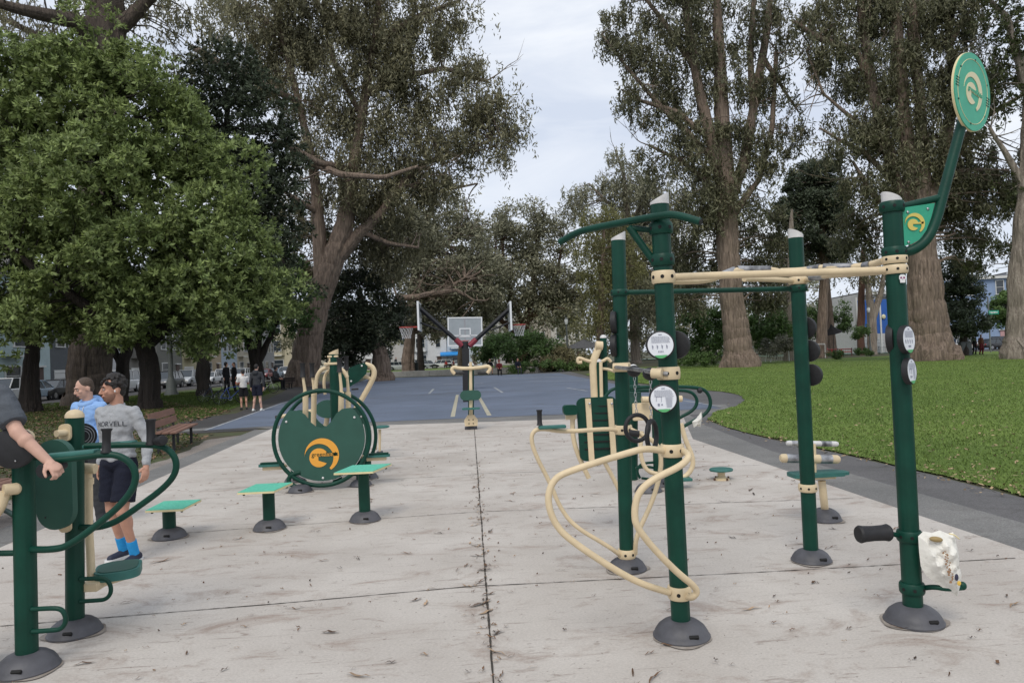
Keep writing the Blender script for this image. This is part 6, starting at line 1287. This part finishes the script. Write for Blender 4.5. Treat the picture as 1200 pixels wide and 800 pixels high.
M_bw = mat('dark_bench_plank', (.06, .045, .04), .8)
bench('dark park bench carrying the seated hooded figure', G(318, 456)+Vector((-.6, .5, 0)), G(330, 456)+Vector((.8, .5, 0)), 0, M_bw); bench('empty dark bench just right of the seated hooded figure', G(341, 453), G(358, 450), 0, M_bw)
# hoops
M_bp = mat('black_padding', (.012, .012, .014), .6, var=.3); M_bb = mat('clear_backboard', (.30, .33, .35), .12, var=.1, vscale=3, spec=.6); M_rimr = mat('rim_red', (.42, .06, .045), .5); M_net = mat('net_cord', (.55, .55, .55), .8)
M_bbw = mat('backboard_white_line', (.72, .73, .74), .5)
def rimnet(parent, c, r):
    MB().ring(c, (1, 0, 0), (0, 1, 0), r, .017, 28, 8).build('rim', M_rimr, parent)
    n_ = MB(); N_ = 12
    for i in range(N_):
        for s_ in (1, -1):
            pts = []
            for k in range(5): t = 2*PI*(i+s_*k*.5)/N_; rr = r*(1-.38*min(1, k/3.2)); pts.append(c+Vector((rr*math.cos(t), rr*math.sin(t), -.11*k)))
            n_.tube(pts, .006, n=4, smooth=0)
    n_.build('net', M_net, parent)
Yh1 = G(546, 471).y; hp = thing('basketball_hoop', 'black twin-armed basketball post with two side-on backboards', 'basketball hoop', tuple(G(546, 471)))
xp = W(546, 440, Yh1).x; lean = lambda px, py, dy=0: W(px, py, Yh1+dy)
MB().tube([W(547, 472, Yh1), W(545.5, 408, Yh1)], .2, n=4, smooth=0).build('post_padding', M_bp, hp, smooth=False)
MB().cyl(W(545.5, 412, Yh1), W(545, 400, Yh1), .12).build('post', M_bp, hp)
for s_, x0, x1, y1 in ((-1, 543, 492, 357), (1, 549, 597, 358)):
    arm = MB().tube([W(x0, 406, Yh1), W(x1+(-s_)*0, y1+4, Yh1)], .085, n=4, smooth=0).build('arm', M_bp, hp, smooth=False)
    MB().tube([W(x0+s_*1, 405, Yh1), W(x0+s_*9, 397.5, Yh1)], .11, n=8, smooth=0).build('red_wrap', mat('red_wrap', (.22, .025, .04), .6), hp)
    X_ = Vector((0, 1, 0)); c_ = W(491.5 if s_ < 0 else 597.5, 371, Yh1); hgt = 33*Yh1/840
    bbp = MB().box(c_, (.07, 1.5, hgt)).build('backboard', M_bbw, hp, smooth=False); MB().box(c_+Vector((-s_*.0, 0, 0)), (.085, 1.38, hgt-.12)).build('backboard_pane', M_bb, bbp, smooth=False)
    rc = W(476 if s_ < 0 else 608, 383.5 if s_ < 0 else 380.5, Yh1); rimnet(hp, rc, .27); MB().box((rc+c_)/2+Vector((0, 0, rc.z-c_.z))*.5, (.4, .12, .05)).build('rim_bracket', M_rimr, hp)
    tube(hp, 'brace', [c_+Vector((0, 0, -hgt*.2)), W(x0+s_*26, 387, Yh1)], .035, M_bp)
Yh2 = Yh1*1.36; h2_ = thing('basketball_hoop', 'farther clear backboard with white square lines seen face-on', 'basketball hoop', (W(545, 450, Yh2).x, Yh2, 0))
c_ = W(545, 388.5, Yh2); wb, hb2 = 40.5*Yh2/840, 34*Yh2/840; RM = Matrix.Rotation(.025, 3, 'Y')
MB().box(c_, (wb, .04, hb2), RM).build('backboard', M_bb, h2_, smooth=False)
ln = MB()
def fr_(cx, cz, w_, h_, t): 
    for dx, dz, a, b in ((0, h_/2, w_+t, t), (0, -h_/2, w_+t, t), (-w_/2, 0, t, h_-t), (w_/2, 0, t, h_-t)): ln.box(c_+RM @ Vector((cx+dx, -.03, cz+dz)), (a, .02, b), RM)
fr_(0, 0, wb-.07, hb2-.07, .07); fr_(0, -.05, .55, .42, .06); fr_(0, -.36, 1.25, .30, .05); ln.build('backboard_lines', M_bbw, h2_, smooth=False)
MB().cyl((c_.x+.05, Yh2+.5, 0), (c_.x, Yh2+.5, c_.z), .11).build('post', M_bp, h2_); MB().box(c_+Vector((0, .25, -.2)), (.25, .5, .15)).build('arm', M_bp, h2_); MB().cyl(c_+Vector((0, .06, hb2/2)), c_+Vector((0, .06, -hb2/2)), .09).build('support', mat('grey_steel', (.3, .3, .32), .5), h2_)
rimnet(h2_, c_+Vector((0, -.35, -.50)), .22)
# lamp posts
def lamp(label, px, pb, pt, Yv, r, head='cone', base=None):
    b = W(px, pb, Yv); t = W(px-.5, pt, Yv); root = thing('street_lamp', label, 'street lamp', (b.x, b.y, 0)); m = mat('lamp_grey_green', (.10, .11, .105), .6, var=.15); b = Vector((b.x, b.y, 0)); t.x = b.x; 
    MB().lathe(b, (0, 0, 1), [(r*3, 0), (r*3, .1), (r*2.2, .35), (r*1.9, 1.0), (r*1.3, 1.2), (r*1.05, 1.4), (r*.8, (t-b).z)], 16).build('pole', m, root)
    if head: h_ = MB().lathe(t, (0, 0, 1), [(r*1.2, 0), (.16, .12), (.20, .35), (.18, .55), (.05, .66)], 16).build('lamp_head', M_lampg, root); MB().lathe(t+Vector((0, 0, .60)), (0, 0, 1), [(.2, 0), (.12, .1), (.02, .2)], 14).build('lamp_cap', m, h_)
    return root
lamp('thick grey fluted lamp post on the left grass behind the bench', 201, 462, 330, G(201, 463).y, .16, None)
lamp('white-headed lamp post left of the dark pavilion roof', 666, 433, 380, 78, .11); lamp('short white-headed lamp post behind the spreading shrub', 581, 430, 408, 95, .09); lamp('globe lamp post in front of the blue hoarding', 1020, 408, 366, 85, .08)
# pavilion
Yp = 88; pv = thing('park_pavilion', 'small pavilion with dark grey pyramid roof behind the shrubs', 'pavilion', (W(682, 430, Yp).x, Yp, 0)); a0 = W(660, 409, Yp); a1 = W(706, 409, Yp); ap = W(684, 397, Yp); wv = (a1-a0).length/2
MB().add([(ap.x-wv, Yp-wv, a0.z), (ap.x+wv, Yp-wv, a0.z), (ap.x+wv, Yp+wv, a0.z), (ap.x-wv, Yp+wv, a0.z), (ap.x, Yp, ap.z)], [(0, 1, 4), (1, 2, 4), (2, 3, 4), (3, 0, 4), (0, 3, 2, 1)]).build('roof', mat('dark_shingle', (.085, .085, .088), .8, var=.2, vscale=3), pv, smooth=False)
for sx in (-1, 1):
    for sy in (-1, 1): MB().box((ap.x+sx*wv*.8, Yp+sy*wv*.8, a0.z/2), (.25, .25, a0.z)).build('pillar', M_concrete, pv, smooth=False)
# bicycles
def bicycle(label, loc, yaw, frm, group='bicycles parked on the left grass'):
    r = thing('bicycle', label, 'bicycle', (0, 0, 0), group); Rw = .34
    for x in (-.5, .52):
        w_ = MB().ring((x, 0, Rw), (1, 0, 0), (0, 0, 1), Rw-.02, .02, 36, 8).build('wheel', M_tyre, r); sp = MB()
        for i in range(14): t = 2*PI*i/14; sp.cyl((x, .02*(-1)**i, Rw), (x+(Rw-.03)*math.cos(t), 0, Rw+(Rw-.03)*math.sin(t)), .003, n=4)
        sp.build('spokes', M_steel, w_)
    f = MB(); bb = Vector((-.05, 0, .28)); st = Vector((-.18, 0, .78)); hd_ = Vector((.36, 0, .84)); hl = Vector((.40, 0, .68))
    for a, b in ((bb, st), (bb, hl), (st, hd_), ((-.5, 0, Rw), bb), ((-.5, 0, Rw), st), (hd_, hl)): f.cyl(a, b, .018, n=8)
    f.build('frame', frm, r); MB().tube([hl, (.45, 0, .55), (.52, 0, Rw)], .014, n=8).build('fork', frm, r); MB().cyl(st, (-.20, 0, .92), .013, n=8).build('seat_post', M_steel, r); MB().ell((-.21, 0, .95), (.13, .06, .03)).build('saddle', M_rub, r); MB().tube([(.42, -.28, .98), (.40, -.12, .98), (.36, 0, .98), (.40, .12, .98), (.42, .28, .98)], .014, n=8).build('handlebar', M_rub, r); MB().cyl(hd_, (.36, 0, .98), .015, n=8).build('stem', M_steel, r); MB().ring(bb, (1, 0, 0), (0, 0, 1), .09, .008, 20, 6).build('chainring', M_steel, r)
    r.location = loc; r.rotation_euler = (-.06, 0, yaw); return r
bicycle('dark blue bicycle, left of the two standing together on the grass', G(251, 471), .15, M_paint('dark_blue', (.02, .03, .07))); bicycle('bright blue bicycle overlapping the dark one, nearer the path', G(273, 473)+Vector((0, -.2, 0)), .5, M_paint('bike_blue', (.03, .08, .35)))
bicycle('pale grey bicycle parked left of the seated hooded figure', G(311, 461), .3, mat('silver_paint', (.4, .4, .4), .4)); 
# cars
def car(label, loc, yaw, col, kind='sedan', group='cars parked along the streets'):
    r = thing('parked_car', label, 'car', (0, 0, 0), group); L_ = {'sedan': 4.6, 'suv': 4.6, 'pickup': 5.3, 'van': 4.9}[kind]; hh = {'sedan': 1.42, 'suv': 1.68, 'pickup': 1.75, 'van': 1.95}[kind]; w_ = .9; bz = {'sedan': .88, 'suv': 1.02, 'pickup': 1.05, 'van': 1.1}[kind]
    half = L_/2; low = [(-half, .30), (half, .30), (half+.02, .55), (half-.06, .72), (half-.95, bz-.02), (-half+.5, bz), (-half+.06, bz-.08), (-half-.02, .6)]
    mb = MB(); mb.prism([(x, z) for x, z in low], 2*w_, (0, 0, 0), (1, 0, 0), (0, 0, 1)); bm = bmesh.new(); [bm.verts.new(v) for v in mb.v]; bm.verts.ensure_lookup_table(); [bm.faces.new([bm.verts[i] for i in f]) for f in mb.f]; bmesh.ops.bevel(bm, geom=list(bm.edges), offset=.09, segments=3, affect='EDGES', profile=.6); bm.verts.index_update(); m2 = MB(); m2.add([v.co.copy() for v in bm.verts], [[v.index for v in f.verts] for f in bm.faces]); bm.free(); body = m2.build('body', col, r, angle=50)
    cab = {'sedan': [(-half+.35, bz-.03), (half-1.15, bz-.03), (half-2.0, hh), (-half+1.25, hh)], 'suv': [(-half+.12, bz-.03), (half-1.1, bz-.03), (half-1.75, hh), (-half+.45, hh)], 'pickup': [(-half+1.75, bz-.03), (half-1.15, bz-.03), (half-1.75, hh), (-half+1.95, hh)], 'van': [(-half+.05, bz-.03), (half-.8, bz-.03), (half-1.5, hh), (-half+.15, hh)]}[kind]
    def frustum(sc_, out, dz=0):
        c = MB(); vs = []
        for s_ in (-1, 1):
            for i, (x, z) in enumerate(cab): vs.append((x, s_*(w_*(.93 if i < 2 else .76)+out), z+dz))
        c.add(vs, [(3, 2, 1, 0), (4, 5, 6, 7), (0, 1, 5, 4), (1, 2, 6, 5), (2, 3, 7, 6), (3, 0, 4, 7)]); return c
    frustum(1, 0).build('windows', M_glass, r, smooth=False)
    rf = MB(); x0, x1 = cab[3][0], cab[2][0]; rf.box(((x0+x1)/2, 0, hh), (x1-x0+.12, w_*1.56, .07), None, .03); rf.build('roof', col, r)
    for s_ in (-1, 1):
        for k in (0, .36, .68, 1):
            xb = cab[0][0]+(cab[1][0]-cab[0][0])*k; xt = cab[3][0]+(cab[2][0]-cab[3][0])*k; MB().tube([(xb, s_*w_*.935, bz-.03), (xt, s_*w_*.775, hh)], .035, n=4, smooth=0).build('window_pillar', col, r, smooth=False)
    for x in (-half+.85, half-.88):
        for s_ in (-1, 1):
            MB().cyl((x, s_*(w_-.14), .33), (x, s_*(w_+.012), .33), .40, n=24).build('wheel_arch', M_rub, r); wv_ = MB().lathe((x, s_*(w_-.20), .33), (0, s_, 0), [(.26, 0), (.33, .02), (.33, .20), (.28, .225), (.2, .225)], 24).build('wheel', M_tyre, r); MB().lathe((x, s_*(w_+.018), .33), (0, s_, 0), [(.2, 0), (.2, .012), (.05, .02)], 20).build('rim', M_rim, wv_)
    for s_ in (-1, 1): MB().ell((half-.10, s_*.66, .66), (.10, .17, .07)).build('headlight', M_lampg, r); MB().ell((-half+.06, s_*.72, .74), (.08, .12, .10)).build('tail_light', M_tail, r)
    MB().box((half+.01, 0, .42), (.06, 1.2, .16), None, .02).build('grille', M_rub, r)
    r.location = loc; r.rotation_euler = (0, 0, yaw); return r
Pw, Ps, Pk, Pr, Pb, Pg = M_paint('white', (.68, .69, .70)), M_paint('silver', (.36, .38, .40)), M_paint('black', (.012, .012, .014)), M_paint('red', (.22, .015, .02)), M_paint('light_blue', (.30, .40, .50)), M_paint('charcoal', (.06, .065, .07))
Xc = -30.5
def cy_(px): d = ray(px, 440); return Xc*d.y/d.x
for px, kind, col, lab in [(8, 'suv', Pw, 'white car at the far left edge behind the leaning man'), (30, 'sedan', Pb, 'pale car partly behind the slender dark trunk'), (62, 'sedan', Pk, 'black car between the slender trunk and the massive trunk'), (95, 'suv', Pw, 'white car hidden mostly by the massive dark trunk'), (139, 'van', Pw, 'white van seen between two dark trunks'), (162, 'suv', Pw, 'white car right of the white van'), (196, 'suv', Pg, 'charcoal car behind the lamp post'), (222, 'pickup', Ps, 'silver pickup truck right of the thick lamp post'), (246, 'sedan', Pw, 'white car with a dark window left of the black-clothed pair'), (262, 'suv', Pw, 'white vehicle behind the black-clothed pair'), (283, 'suv', Pw, 'white vehicle just left of the charcoal-topped man'), (310, 'sedan', Pr, 'dark red car right of the charcoal-topped man'), (322, 'sedan', Pb, 'pale blue car beside the dark red car'), (335, 'suv', Pw, 'white suv at the foot of the leaning eucalyptus')]:
    y = cy_(px); car(lab, (Xc, y, 0), -PI/2+.02 if kind != 'pickup' else -PI/2, col, kind)
for px, kind, col, lab in [(468, 'suv', Pw, 'white car behind the standing figure beyond the court'), (486, 'van', Pw, 'white van behind the people seated on the far grass'), (502, 'suv', Ps, 'silver car behind the seated people, right of the white van'), (517, 'suv', Pw, 'white car left of the red-topped sitter'), (533, 'sedan', Pw, 'white saloon right of the red-topped sitter'), (405, 'van', Pw, 'white van glimpsed under the conifer, left'), (398, 'suv', Pw, 'white car glimpsed left of the white van under the conifer'), (1083, 'sedan', Pw, 'white car left of the grey bins at far right'), (958, 'sedan', Pr, 'small dark red car beyond the playground')]:
    q = W(px, 428, 146); car(lab, (q.x, 146, 0), PI if px % 2 else 0, col, kind)
for px, Yv, kind, col, lab in [(1168, 88, 'sedan', Pk, 'black car parked at the foot of the pale blue house'), (1182, 92, 'suv', Pg, 'charcoal car right of the black one by the pale blue house'), (1132, 92, 'suv', Pw, 'white car behind the walking pair at far right')]:
    q = W(px, 410, Yv); car(lab, (q.x, Yv, 0), .1, col, kind)
# houses
M_trim = mat('white_trim', (.66, .66, .64), .6); M_roofd = mat('flat_roof', (.12, .115, .11), .9); M_door = mat('dark_door', (.08, .05, .04), .6)
def house(label, origin, yaw, w_, d_, h_, wallc, floors=3, bay=True, garage=True, roofk='flat', group='row houses round the park', name='row_house', door=None):
    r = thing(name, label, 'house', (0, 0, 0), group); wm = wallc; fh = h_/floors
    MB().box((0, d_/2, h_/2), (w_, d_, h_)).build('wall', wm, r, smooth=False)
    if roofk == 'flat':
        MB().box((0, d_/2, h_+.08), (w_+.02, d_+.02, .16)).build('roof', M_roofd, r, smooth=False); MB().box((0, -.22, h_-.12), (w_+.1, .50, .35), None, .04).build('cornice', M_trim, r, smooth=False)
    else:
        MB().add([(-w_/2-.3, -.35, h_), (w_/2+.3, -.35, h_), (w_/2+.3, d_, h_), (-w_/2-.3, d_, h_), (0, -.35, h_+w_*.42), (0, d_, h_+w_*.42)], [(0, 1, 4), (3, 5, 2), (0, 4, 5, 3), (1, 2, 5, 4), (0, 3, 2, 1)]).build('roof', M_roofd, r, smooth=False)
    def win(x, z, ww, wh, y=0):
        f = MB(); t = .10
        for dx, dz, a, b in ((0, wh/2+t/2, ww+2*t, t), (0, -wh/2-t/2, ww+2*t+.1, t), (-ww/2-t/2, 0, t, wh), (ww/2+t/2, 0, t, wh), (0, 0, ww, .05)): f.box((x+dx, y-.05, z+dz), (a, .12, b))
        o = f.build('window', M_trim, r, smooth=False); MB().box((x, y-.012, z), (ww, .03, wh)).build('pane', M_glass, o, smooth=False)
    bx = -w_*.24 if bay else None
    for k in range(floors):
        z = fh*(k+.55)
        if k == 0:
            if garage:
                MB().box((-w_*.22, -.03, 1.15), (w_*.42, .08, 2.2), None, .01).build('garage_door', M_trim, r, smooth=False)
                g_ = MB(); [g_.box((-w_*.22, -.078, .45+.5*i), (w_*.40, .012, .03)) for i in range(4)]; g_.build('garage_panel_line', M_roofd, r, smooth=False)
            else: win(-w_*.22, z, w_*.26, fh*.45)
            MB().box((w_*.28, -.04, 1.15+.2), (1.0, .08, 2.3)).build('door', door or M_door, r, smooth=False); MB().box((w_*.28, -.10, 2.62), (1.4, .25, .14)).build('door_hood', M_trim, r, smooth=False); MB().box((w_*.28, -.35, .1), (1.5, .6, .2)).build('step', M_concrete, r, smooth=False)
        else:
            if bay:
                if k == 1:
                    bw = w_*.40; zz = (fh+.1+h_-.3)/2; hh2 = h_-.3-fh-.1; MB().add([(bx-bw/2, 0, zz-hh2/2), (bx-bw/2+.5, -.8, zz-hh2/2), (bx+bw/2-.5, -.8, zz-hh2/2), (bx+bw/2, 0, zz-hh2/2), (bx-bw/2, 0, zz+hh2/2), (bx-bw/2+.5, -.8, zz+hh2/2), (bx+bw/2-.5, -.8, zz+hh2/2), (bx+bw/2, 0, zz+hh2/2)], [(0, 1, 5, 4), (1, 2, 6, 5), (2, 3, 7, 6), (3, 2, 1, 0), (4, 5, 6, 7)]).build('bay', wm, r, smooth=False)
                win(bx, z, w_*.40-1.25, fh*.55, -.8); MB().box((bx, -.82, fh*k+.12), (w_*.40-.9, .12, .16)).build('bay_band', M_trim, r, smooth=False)
                win(w_*.26, z, .95, fh*.55)
            else:
                for x in (-w_*.28, w_*.0, w_*.28): win(x, z, w_*.17, fh*.52)
    r.location = origin; r.rotation_euler = (0, 0, yaw); return r
def wallm(n, c): return mat('wall_'+n, c, .8, var=.08, vscale=2)
cols = [('cream', (.55, .50, .38)), ('pale_grey', (.45, .46, .46)), ('white', (.66, .66, .63)), ('pale_teal', (.42, .52, .53)), ('slate', (.10, .11, .12)), ('white2', (.60, .60, .62)), ('warm_grey', (.20, .19, .17)), ('olive_grey', (.16, .16, .14)), ('cream2', (.42, .38, .24)), ('tan', (.40, .32, .22)), ('pale_blue', (.38, .45, .52)), ('beige', (.50, .45, .36)), ('sage', (.30, .33, .26)), ('grey3', (.30, .30, .30))]
y = 38
for i in range(14):
    n, c = cols[i]; wd_ = 7.6; dn_ = n.replace('_', ' ').rstrip('23').replace('white2', 'white')
    lab = ['cream three-storey row house at the far left end of the street', 'pale grey row house second from the left end', 'white bay-windowed row house behind the slender trunk', 'pale teal row house with white window frames left of the massive trunk', 'slate dark row house beside the pale teal one', 'bluish white row house seen between the dark trunks', 'warm grey brown row house behind the lamp post', 'olive grey row house behind the silver pickup', 'yellowish cream row house behind the forked tree', 'tan row house farther up the left street', 'pale blue grey row house near the leaning eucalyptus', 'beige row house past the pale blue grey one', 'sage green row house far up the left street', 'plain mid grey row house farthest up the left street'][i]
    house(lab, (-38.5, y+wd_/2, 0), PI/2, wd_, 12, random.uniform(9.2, 11), wallm(n, c), 3, i % 3 != 1, i % 2 == 0, 'flat' if i % 3 else 'gable'); y += wd_+.02
Yf = 164
for i, (x, c, n, lab) in enumerate([(-49, (.30, .31, .30), 'f00', 'grey house at the far left corner of the park end'), (-41, (.50, .45, .32), 'f0', 'butter yellow house at the left corner of the park end'), (-33, (.55, .52, .42), 'f1', 'cream house at the end of the park, leftmost'), (-25, (.62, .62, .62), 'f2', 'white bay-fronted house at the end of the park'), (-17, (.50, .49, .47), 'f3', 'grey white house at the end of the park behind the slim trunk'), (-9, (.64, .65, .66), 'f4', 'tall white house at the end of the park left of the blue awning'), (-1, (.50, .56, .62), 'f5', 'pale blue house at the end of the park behind the clear backboard'), (7, (.45, .44, .42), 'f6', 'stone grey house at the end of the park behind the shrubs'), (15, (.40, .36, .30), 'f7', 'brown house at the end of the park behind the round-topped tree'), (23, (.55, .53, .48), 'f8', 'off-white house at the end of the park behind the willow')]):
    house(lab, (x, Yf, 0), 0, 7.9, 12, 11+(i*37 % 5)*.6, wallm(n, c), 3, True, False)
aw = W(526, 414, 161); MB_ = MB(); MB_.add([(-2, 0, .4), (2, 0, .4), (2, -1.4, -.2), (-2, -1.4, -.2), (2, -1.4, -.5), (-2, -1.4, -.5), (-2, 0, -.5), (2, 0, -.5)], [(0, 1, 2, 3), (3, 2, 4, 5), (0, 3, 5, 6), (1, 7, 4, 2), (0, 6, 7, 1)]); o = MB_.build('shop_awning', mat('awning_blue', (.03, .25, .62), .6), None, smooth=False); o.location = (aw.x, Yf-.25, aw.z); tag(o, 'bright blue awning on the white houses behind the hoop post', 'awning')
# right-hand side
bh = W(1165, 410, 96); house('pale blue three-storey house with white windows at far right', (bh.x-.5, 98, 0), -.18, 11.5, 12, 10.2, wallm('periwinkle', (.26, .35, .52)), 3, True, False, 'flat', door=mat('pink_poster', (.5, .3, .3), .7))
house('white house half hidden left of the pale blue house', (bh.x-11, 104, 0), -.1, 7, 12, 9, wallm('f9', (.62, .6, .58)), 3, False, True); house('grey house behind the right-edge trunk', (bh.x+12, 100, 0), -.25, 11, 12, 11, wallm('f10', (.40, .42, .45)), 3, True, True)
for i, (px, c, lab) in enumerate([(955, (.36, .36, .34), 'grey concrete block beyond the playground'), (990, (.48, .46, .42), 'pale stepped house beyond the playground, left of the blue hoarding'), (1060, (.5, .5, .5), 'light grey house behind the giant trunk'), (1100, (.42, .40, .36), 'buff house right of the giant trunk')]):
    q = W(px, 412, 150); house(lab, (q.x, 150+i, 0), -.05*i, 9.5, 12, [9, 10, 11, 10.5][i], wallm('g%d' % i, c), 3, i % 2 == 1, False)
# blue hoarding with lamp
q0, q1 = W(1003, 352, 100), W(1046, 390, 100); hz = thing('blue_hoarding', 'bright blue panelled hoarding with white posts behind the playground', 'hoarding', (q0.x, 100, 0))
wv = q1.x-q0.x; M_bl = mat('hoarding_blue', (.02, .11, .42), .5, var=.1)
for i in range(3): MB().box((q0.x+wv*(i+.5)/3, 100, (q0.z+q1.z)/2), (wv/3-.25, .15, q0.z-q1.z), None, .02).build('panel', M_bl, hz, smooth=False)
for i in range(4): MB().box((q0.x+wv*i/3, 100, q0.z/2+.2), (.22, .3, q0.z+.4)).build('post', M_trim, hz, smooth=False)
MB().ell(W(1035.5, 371, 99.8), (.3, .15, .35)).build('lamp', mat('lamp_pale', (.7, .65, .4), .4), hz)
# playground
M_pg = mat('play_surface', (.11, .17, .12), .9, var=.2, vscale=2); sheet('playground', [g2(885, 418), g2(1045, 414), g2(1075, 405), (75, 140), (30, 140), g2(885, 411)], .03, M_pg)
M_iron = mat('black_iron', (.02, .022, .024), .6)
def railing(label, a, b, h_, sp, m=M_iron, r_=.014):
    a, b = Vector((*a, 0)), Vector((*b, 0)); root = thing('iron_fence', label, 'fence', tuple(a)); L_ = (b-a).length; d = (b-a)/L_
    for z in (.15, h_-.08): MB().cyl(a+Vector((0, 0, z)), b+Vector((0, 0, z)), .022, n=6).build('rail', m, root)
    n = int(L_/2.4)+1
    for i in range(n+1): q = a+d*L_*i/n; MB().cyl(q, q+Vector((0, 0, h_+.06)), .04, n=8).build('post', m, root)
    k = MB(); 
    for i in range(int(L_/sp)): q = a+d*(i+.5)*sp; k.cyl(q+Vector((0, 0, .15)), q+Vector((0, 0, h_-.08)), r_, n=4)
    k.build('bars', m, root, smooth=False)
railing('low black iron fence between the lawn and the playground', g2(790, 424.5), g2(932, 420), 1.15, .14); railing('black mesh fence in front of the green play surface', g2(932, 420), g2(1046, 414.5), 1.0, .25); railing('dark paling fence behind the play surface, right', g2(1000, 406), g2(1062, 404), 1.3, .12)
def goal(label, px, py, Yv, w_, h_):
    q = W(px, py, Yv); q.z = 0; r = thing('small_goal', label, 'goal', tuple(q)); k = .045
    MB().tube([q, q+Vector((0, 0, h_)), q+Vector((w_, 0, h_)), q+Vector((w_, 0, 0))], k, n=8, smooth=0).build('goal_frame', M_white, r)
    for s_ in (0, w_): MB().tube([q+Vector((s_, 0, h_)), q+Vector((s_, .7, h_*.9)), q+Vector((s_, 1.4, 0))], k*.8, n=8, smooth=0).build('side_stay', M_white, r)
    n_ = MB()
    for i in range(9): n_.tube([q+Vector((w_*i/8, .02, h_)), q+Vector((w_*i/8, .7, h_*.88)), q+Vector((w_*i/8, 1.38, .05))], .010, n=4, smooth=0)
    for i in range(5): y_, z_ = 1.4*i/5, h_*(1-(i/5)**1.6); n_.cyl(q+Vector((0, y_, z_)), q+Vector((w_, y_, z_)), .010, n=4)
    n_.build('net', M_net, r)
goal('white goal frame behind the fence left of the green rear post', 903, 417, 74, 2.0, 1.75); goal('second white goal frame just right of the green rear post', 951, 414, 84, 1.7, 1.7)
M_pr = mat('play_red', (.40, .04, .03), .5)
pf = thing('play_frame', 'low red play frame behind the fence, centre of the playground', 'play equipment', tuple(W(985, 412, 90))); pf.location.z = 0
for px in (962, 975, 986, 998): q = W(px, 410, 90); MB().cyl((q.x, 90, 0), (q.x, 90, .95), .07, n=8).build('leg', M_pr, pf)
for z in (.55, .9): a, b = W(962, 410, 90), W(998, 410, 90); MB().cyl((a.x, 90, z), (b.x, 90, z), .06, n=8).build('bar', M_pr, pf)
um = W(976, 385, 86); uo = thing('sunshade', 'black pointed sunshade above the playground', 'sunshade', (um.x, 86, 0)); MB().cyl((um.x, 86, 0), (um.x, 86, um.z), .04, n=8).build('pole', M_iron, uo); MB().lathe((um.x, 86, um.z-.55), (-.25, -.1, 1), [(1.15, 0), (1.12, .03), (.62, .42), (.25, .78), (.04, 1.15)], 8).build('canopy', C_black, uo, smooth=False)
# street sign, bins
sp_ = W(1161, 411, 74); ss = thing('street_sign', 'green street name sign on a grey pole by the pale blue house', 'street sign', (sp_.x, 74, 0)); tt = W(1160, 348, 74); MB().cyl((sp_.x, 74, 0), (sp_.x, 74, tt.z), .07, n=12).build('pole', mat('grey_pole', (.16, .17, .17), .5), ss)
q = W(1164.5, 366, 73.8); MB().box(q, (1.15, .04, .42), None, .02).build('sign_plate', mat('sign_green', (.01, .30, .20), .5), ss); k = MB(); R = random.Random(2)
x = -.42
while x < .42: ww = R.uniform(.05, .10); k.box(q+Vector((x, -.03, R.uniform(-.02, .02))), (ww, .01, R.uniform(.12, .2))); x += ww+.035
k.build('sign_lettering', M_white, ss, smooth=False)
for i, (px, lab) in enumerate([(1128, 'grey park bin, left one of the pair by the giant trunk'), (1134.5, 'grey park bin, right one of the pair')]):
    q = W(px, 415, 66); b_ = thing('park_bin', lab, 'bin', (q.x, 66, 0), 'grey bins at far right'); MB().box((q.x, 66, .62), (.52, .52, 1.24), None, .04).build('bin_body', mat('bin_grey', (.10, .105, .11), .7), b_); MB().box((q.x, 66, 1.28), (.56, .56, .07), None, .02).build('lid', MATS['bin_grey'], b_)
q = W(489, 427, 100); b_ = thing('park_bin', 'dark square bin among the people on the far grass', 'bin', (q.x, 96, 0)); MB().box((q.x, 96, .7), (.8, .8, 1.4), None, .05).build('bin_body', mat('bin_dark', (.02, .03, .03), .7), b_); MB().box((q.x, 96, 1.43), (.86, .86, .08), None, .02).build('lid', M_iron, b_)
bpy.data.scenes.remove(TS)
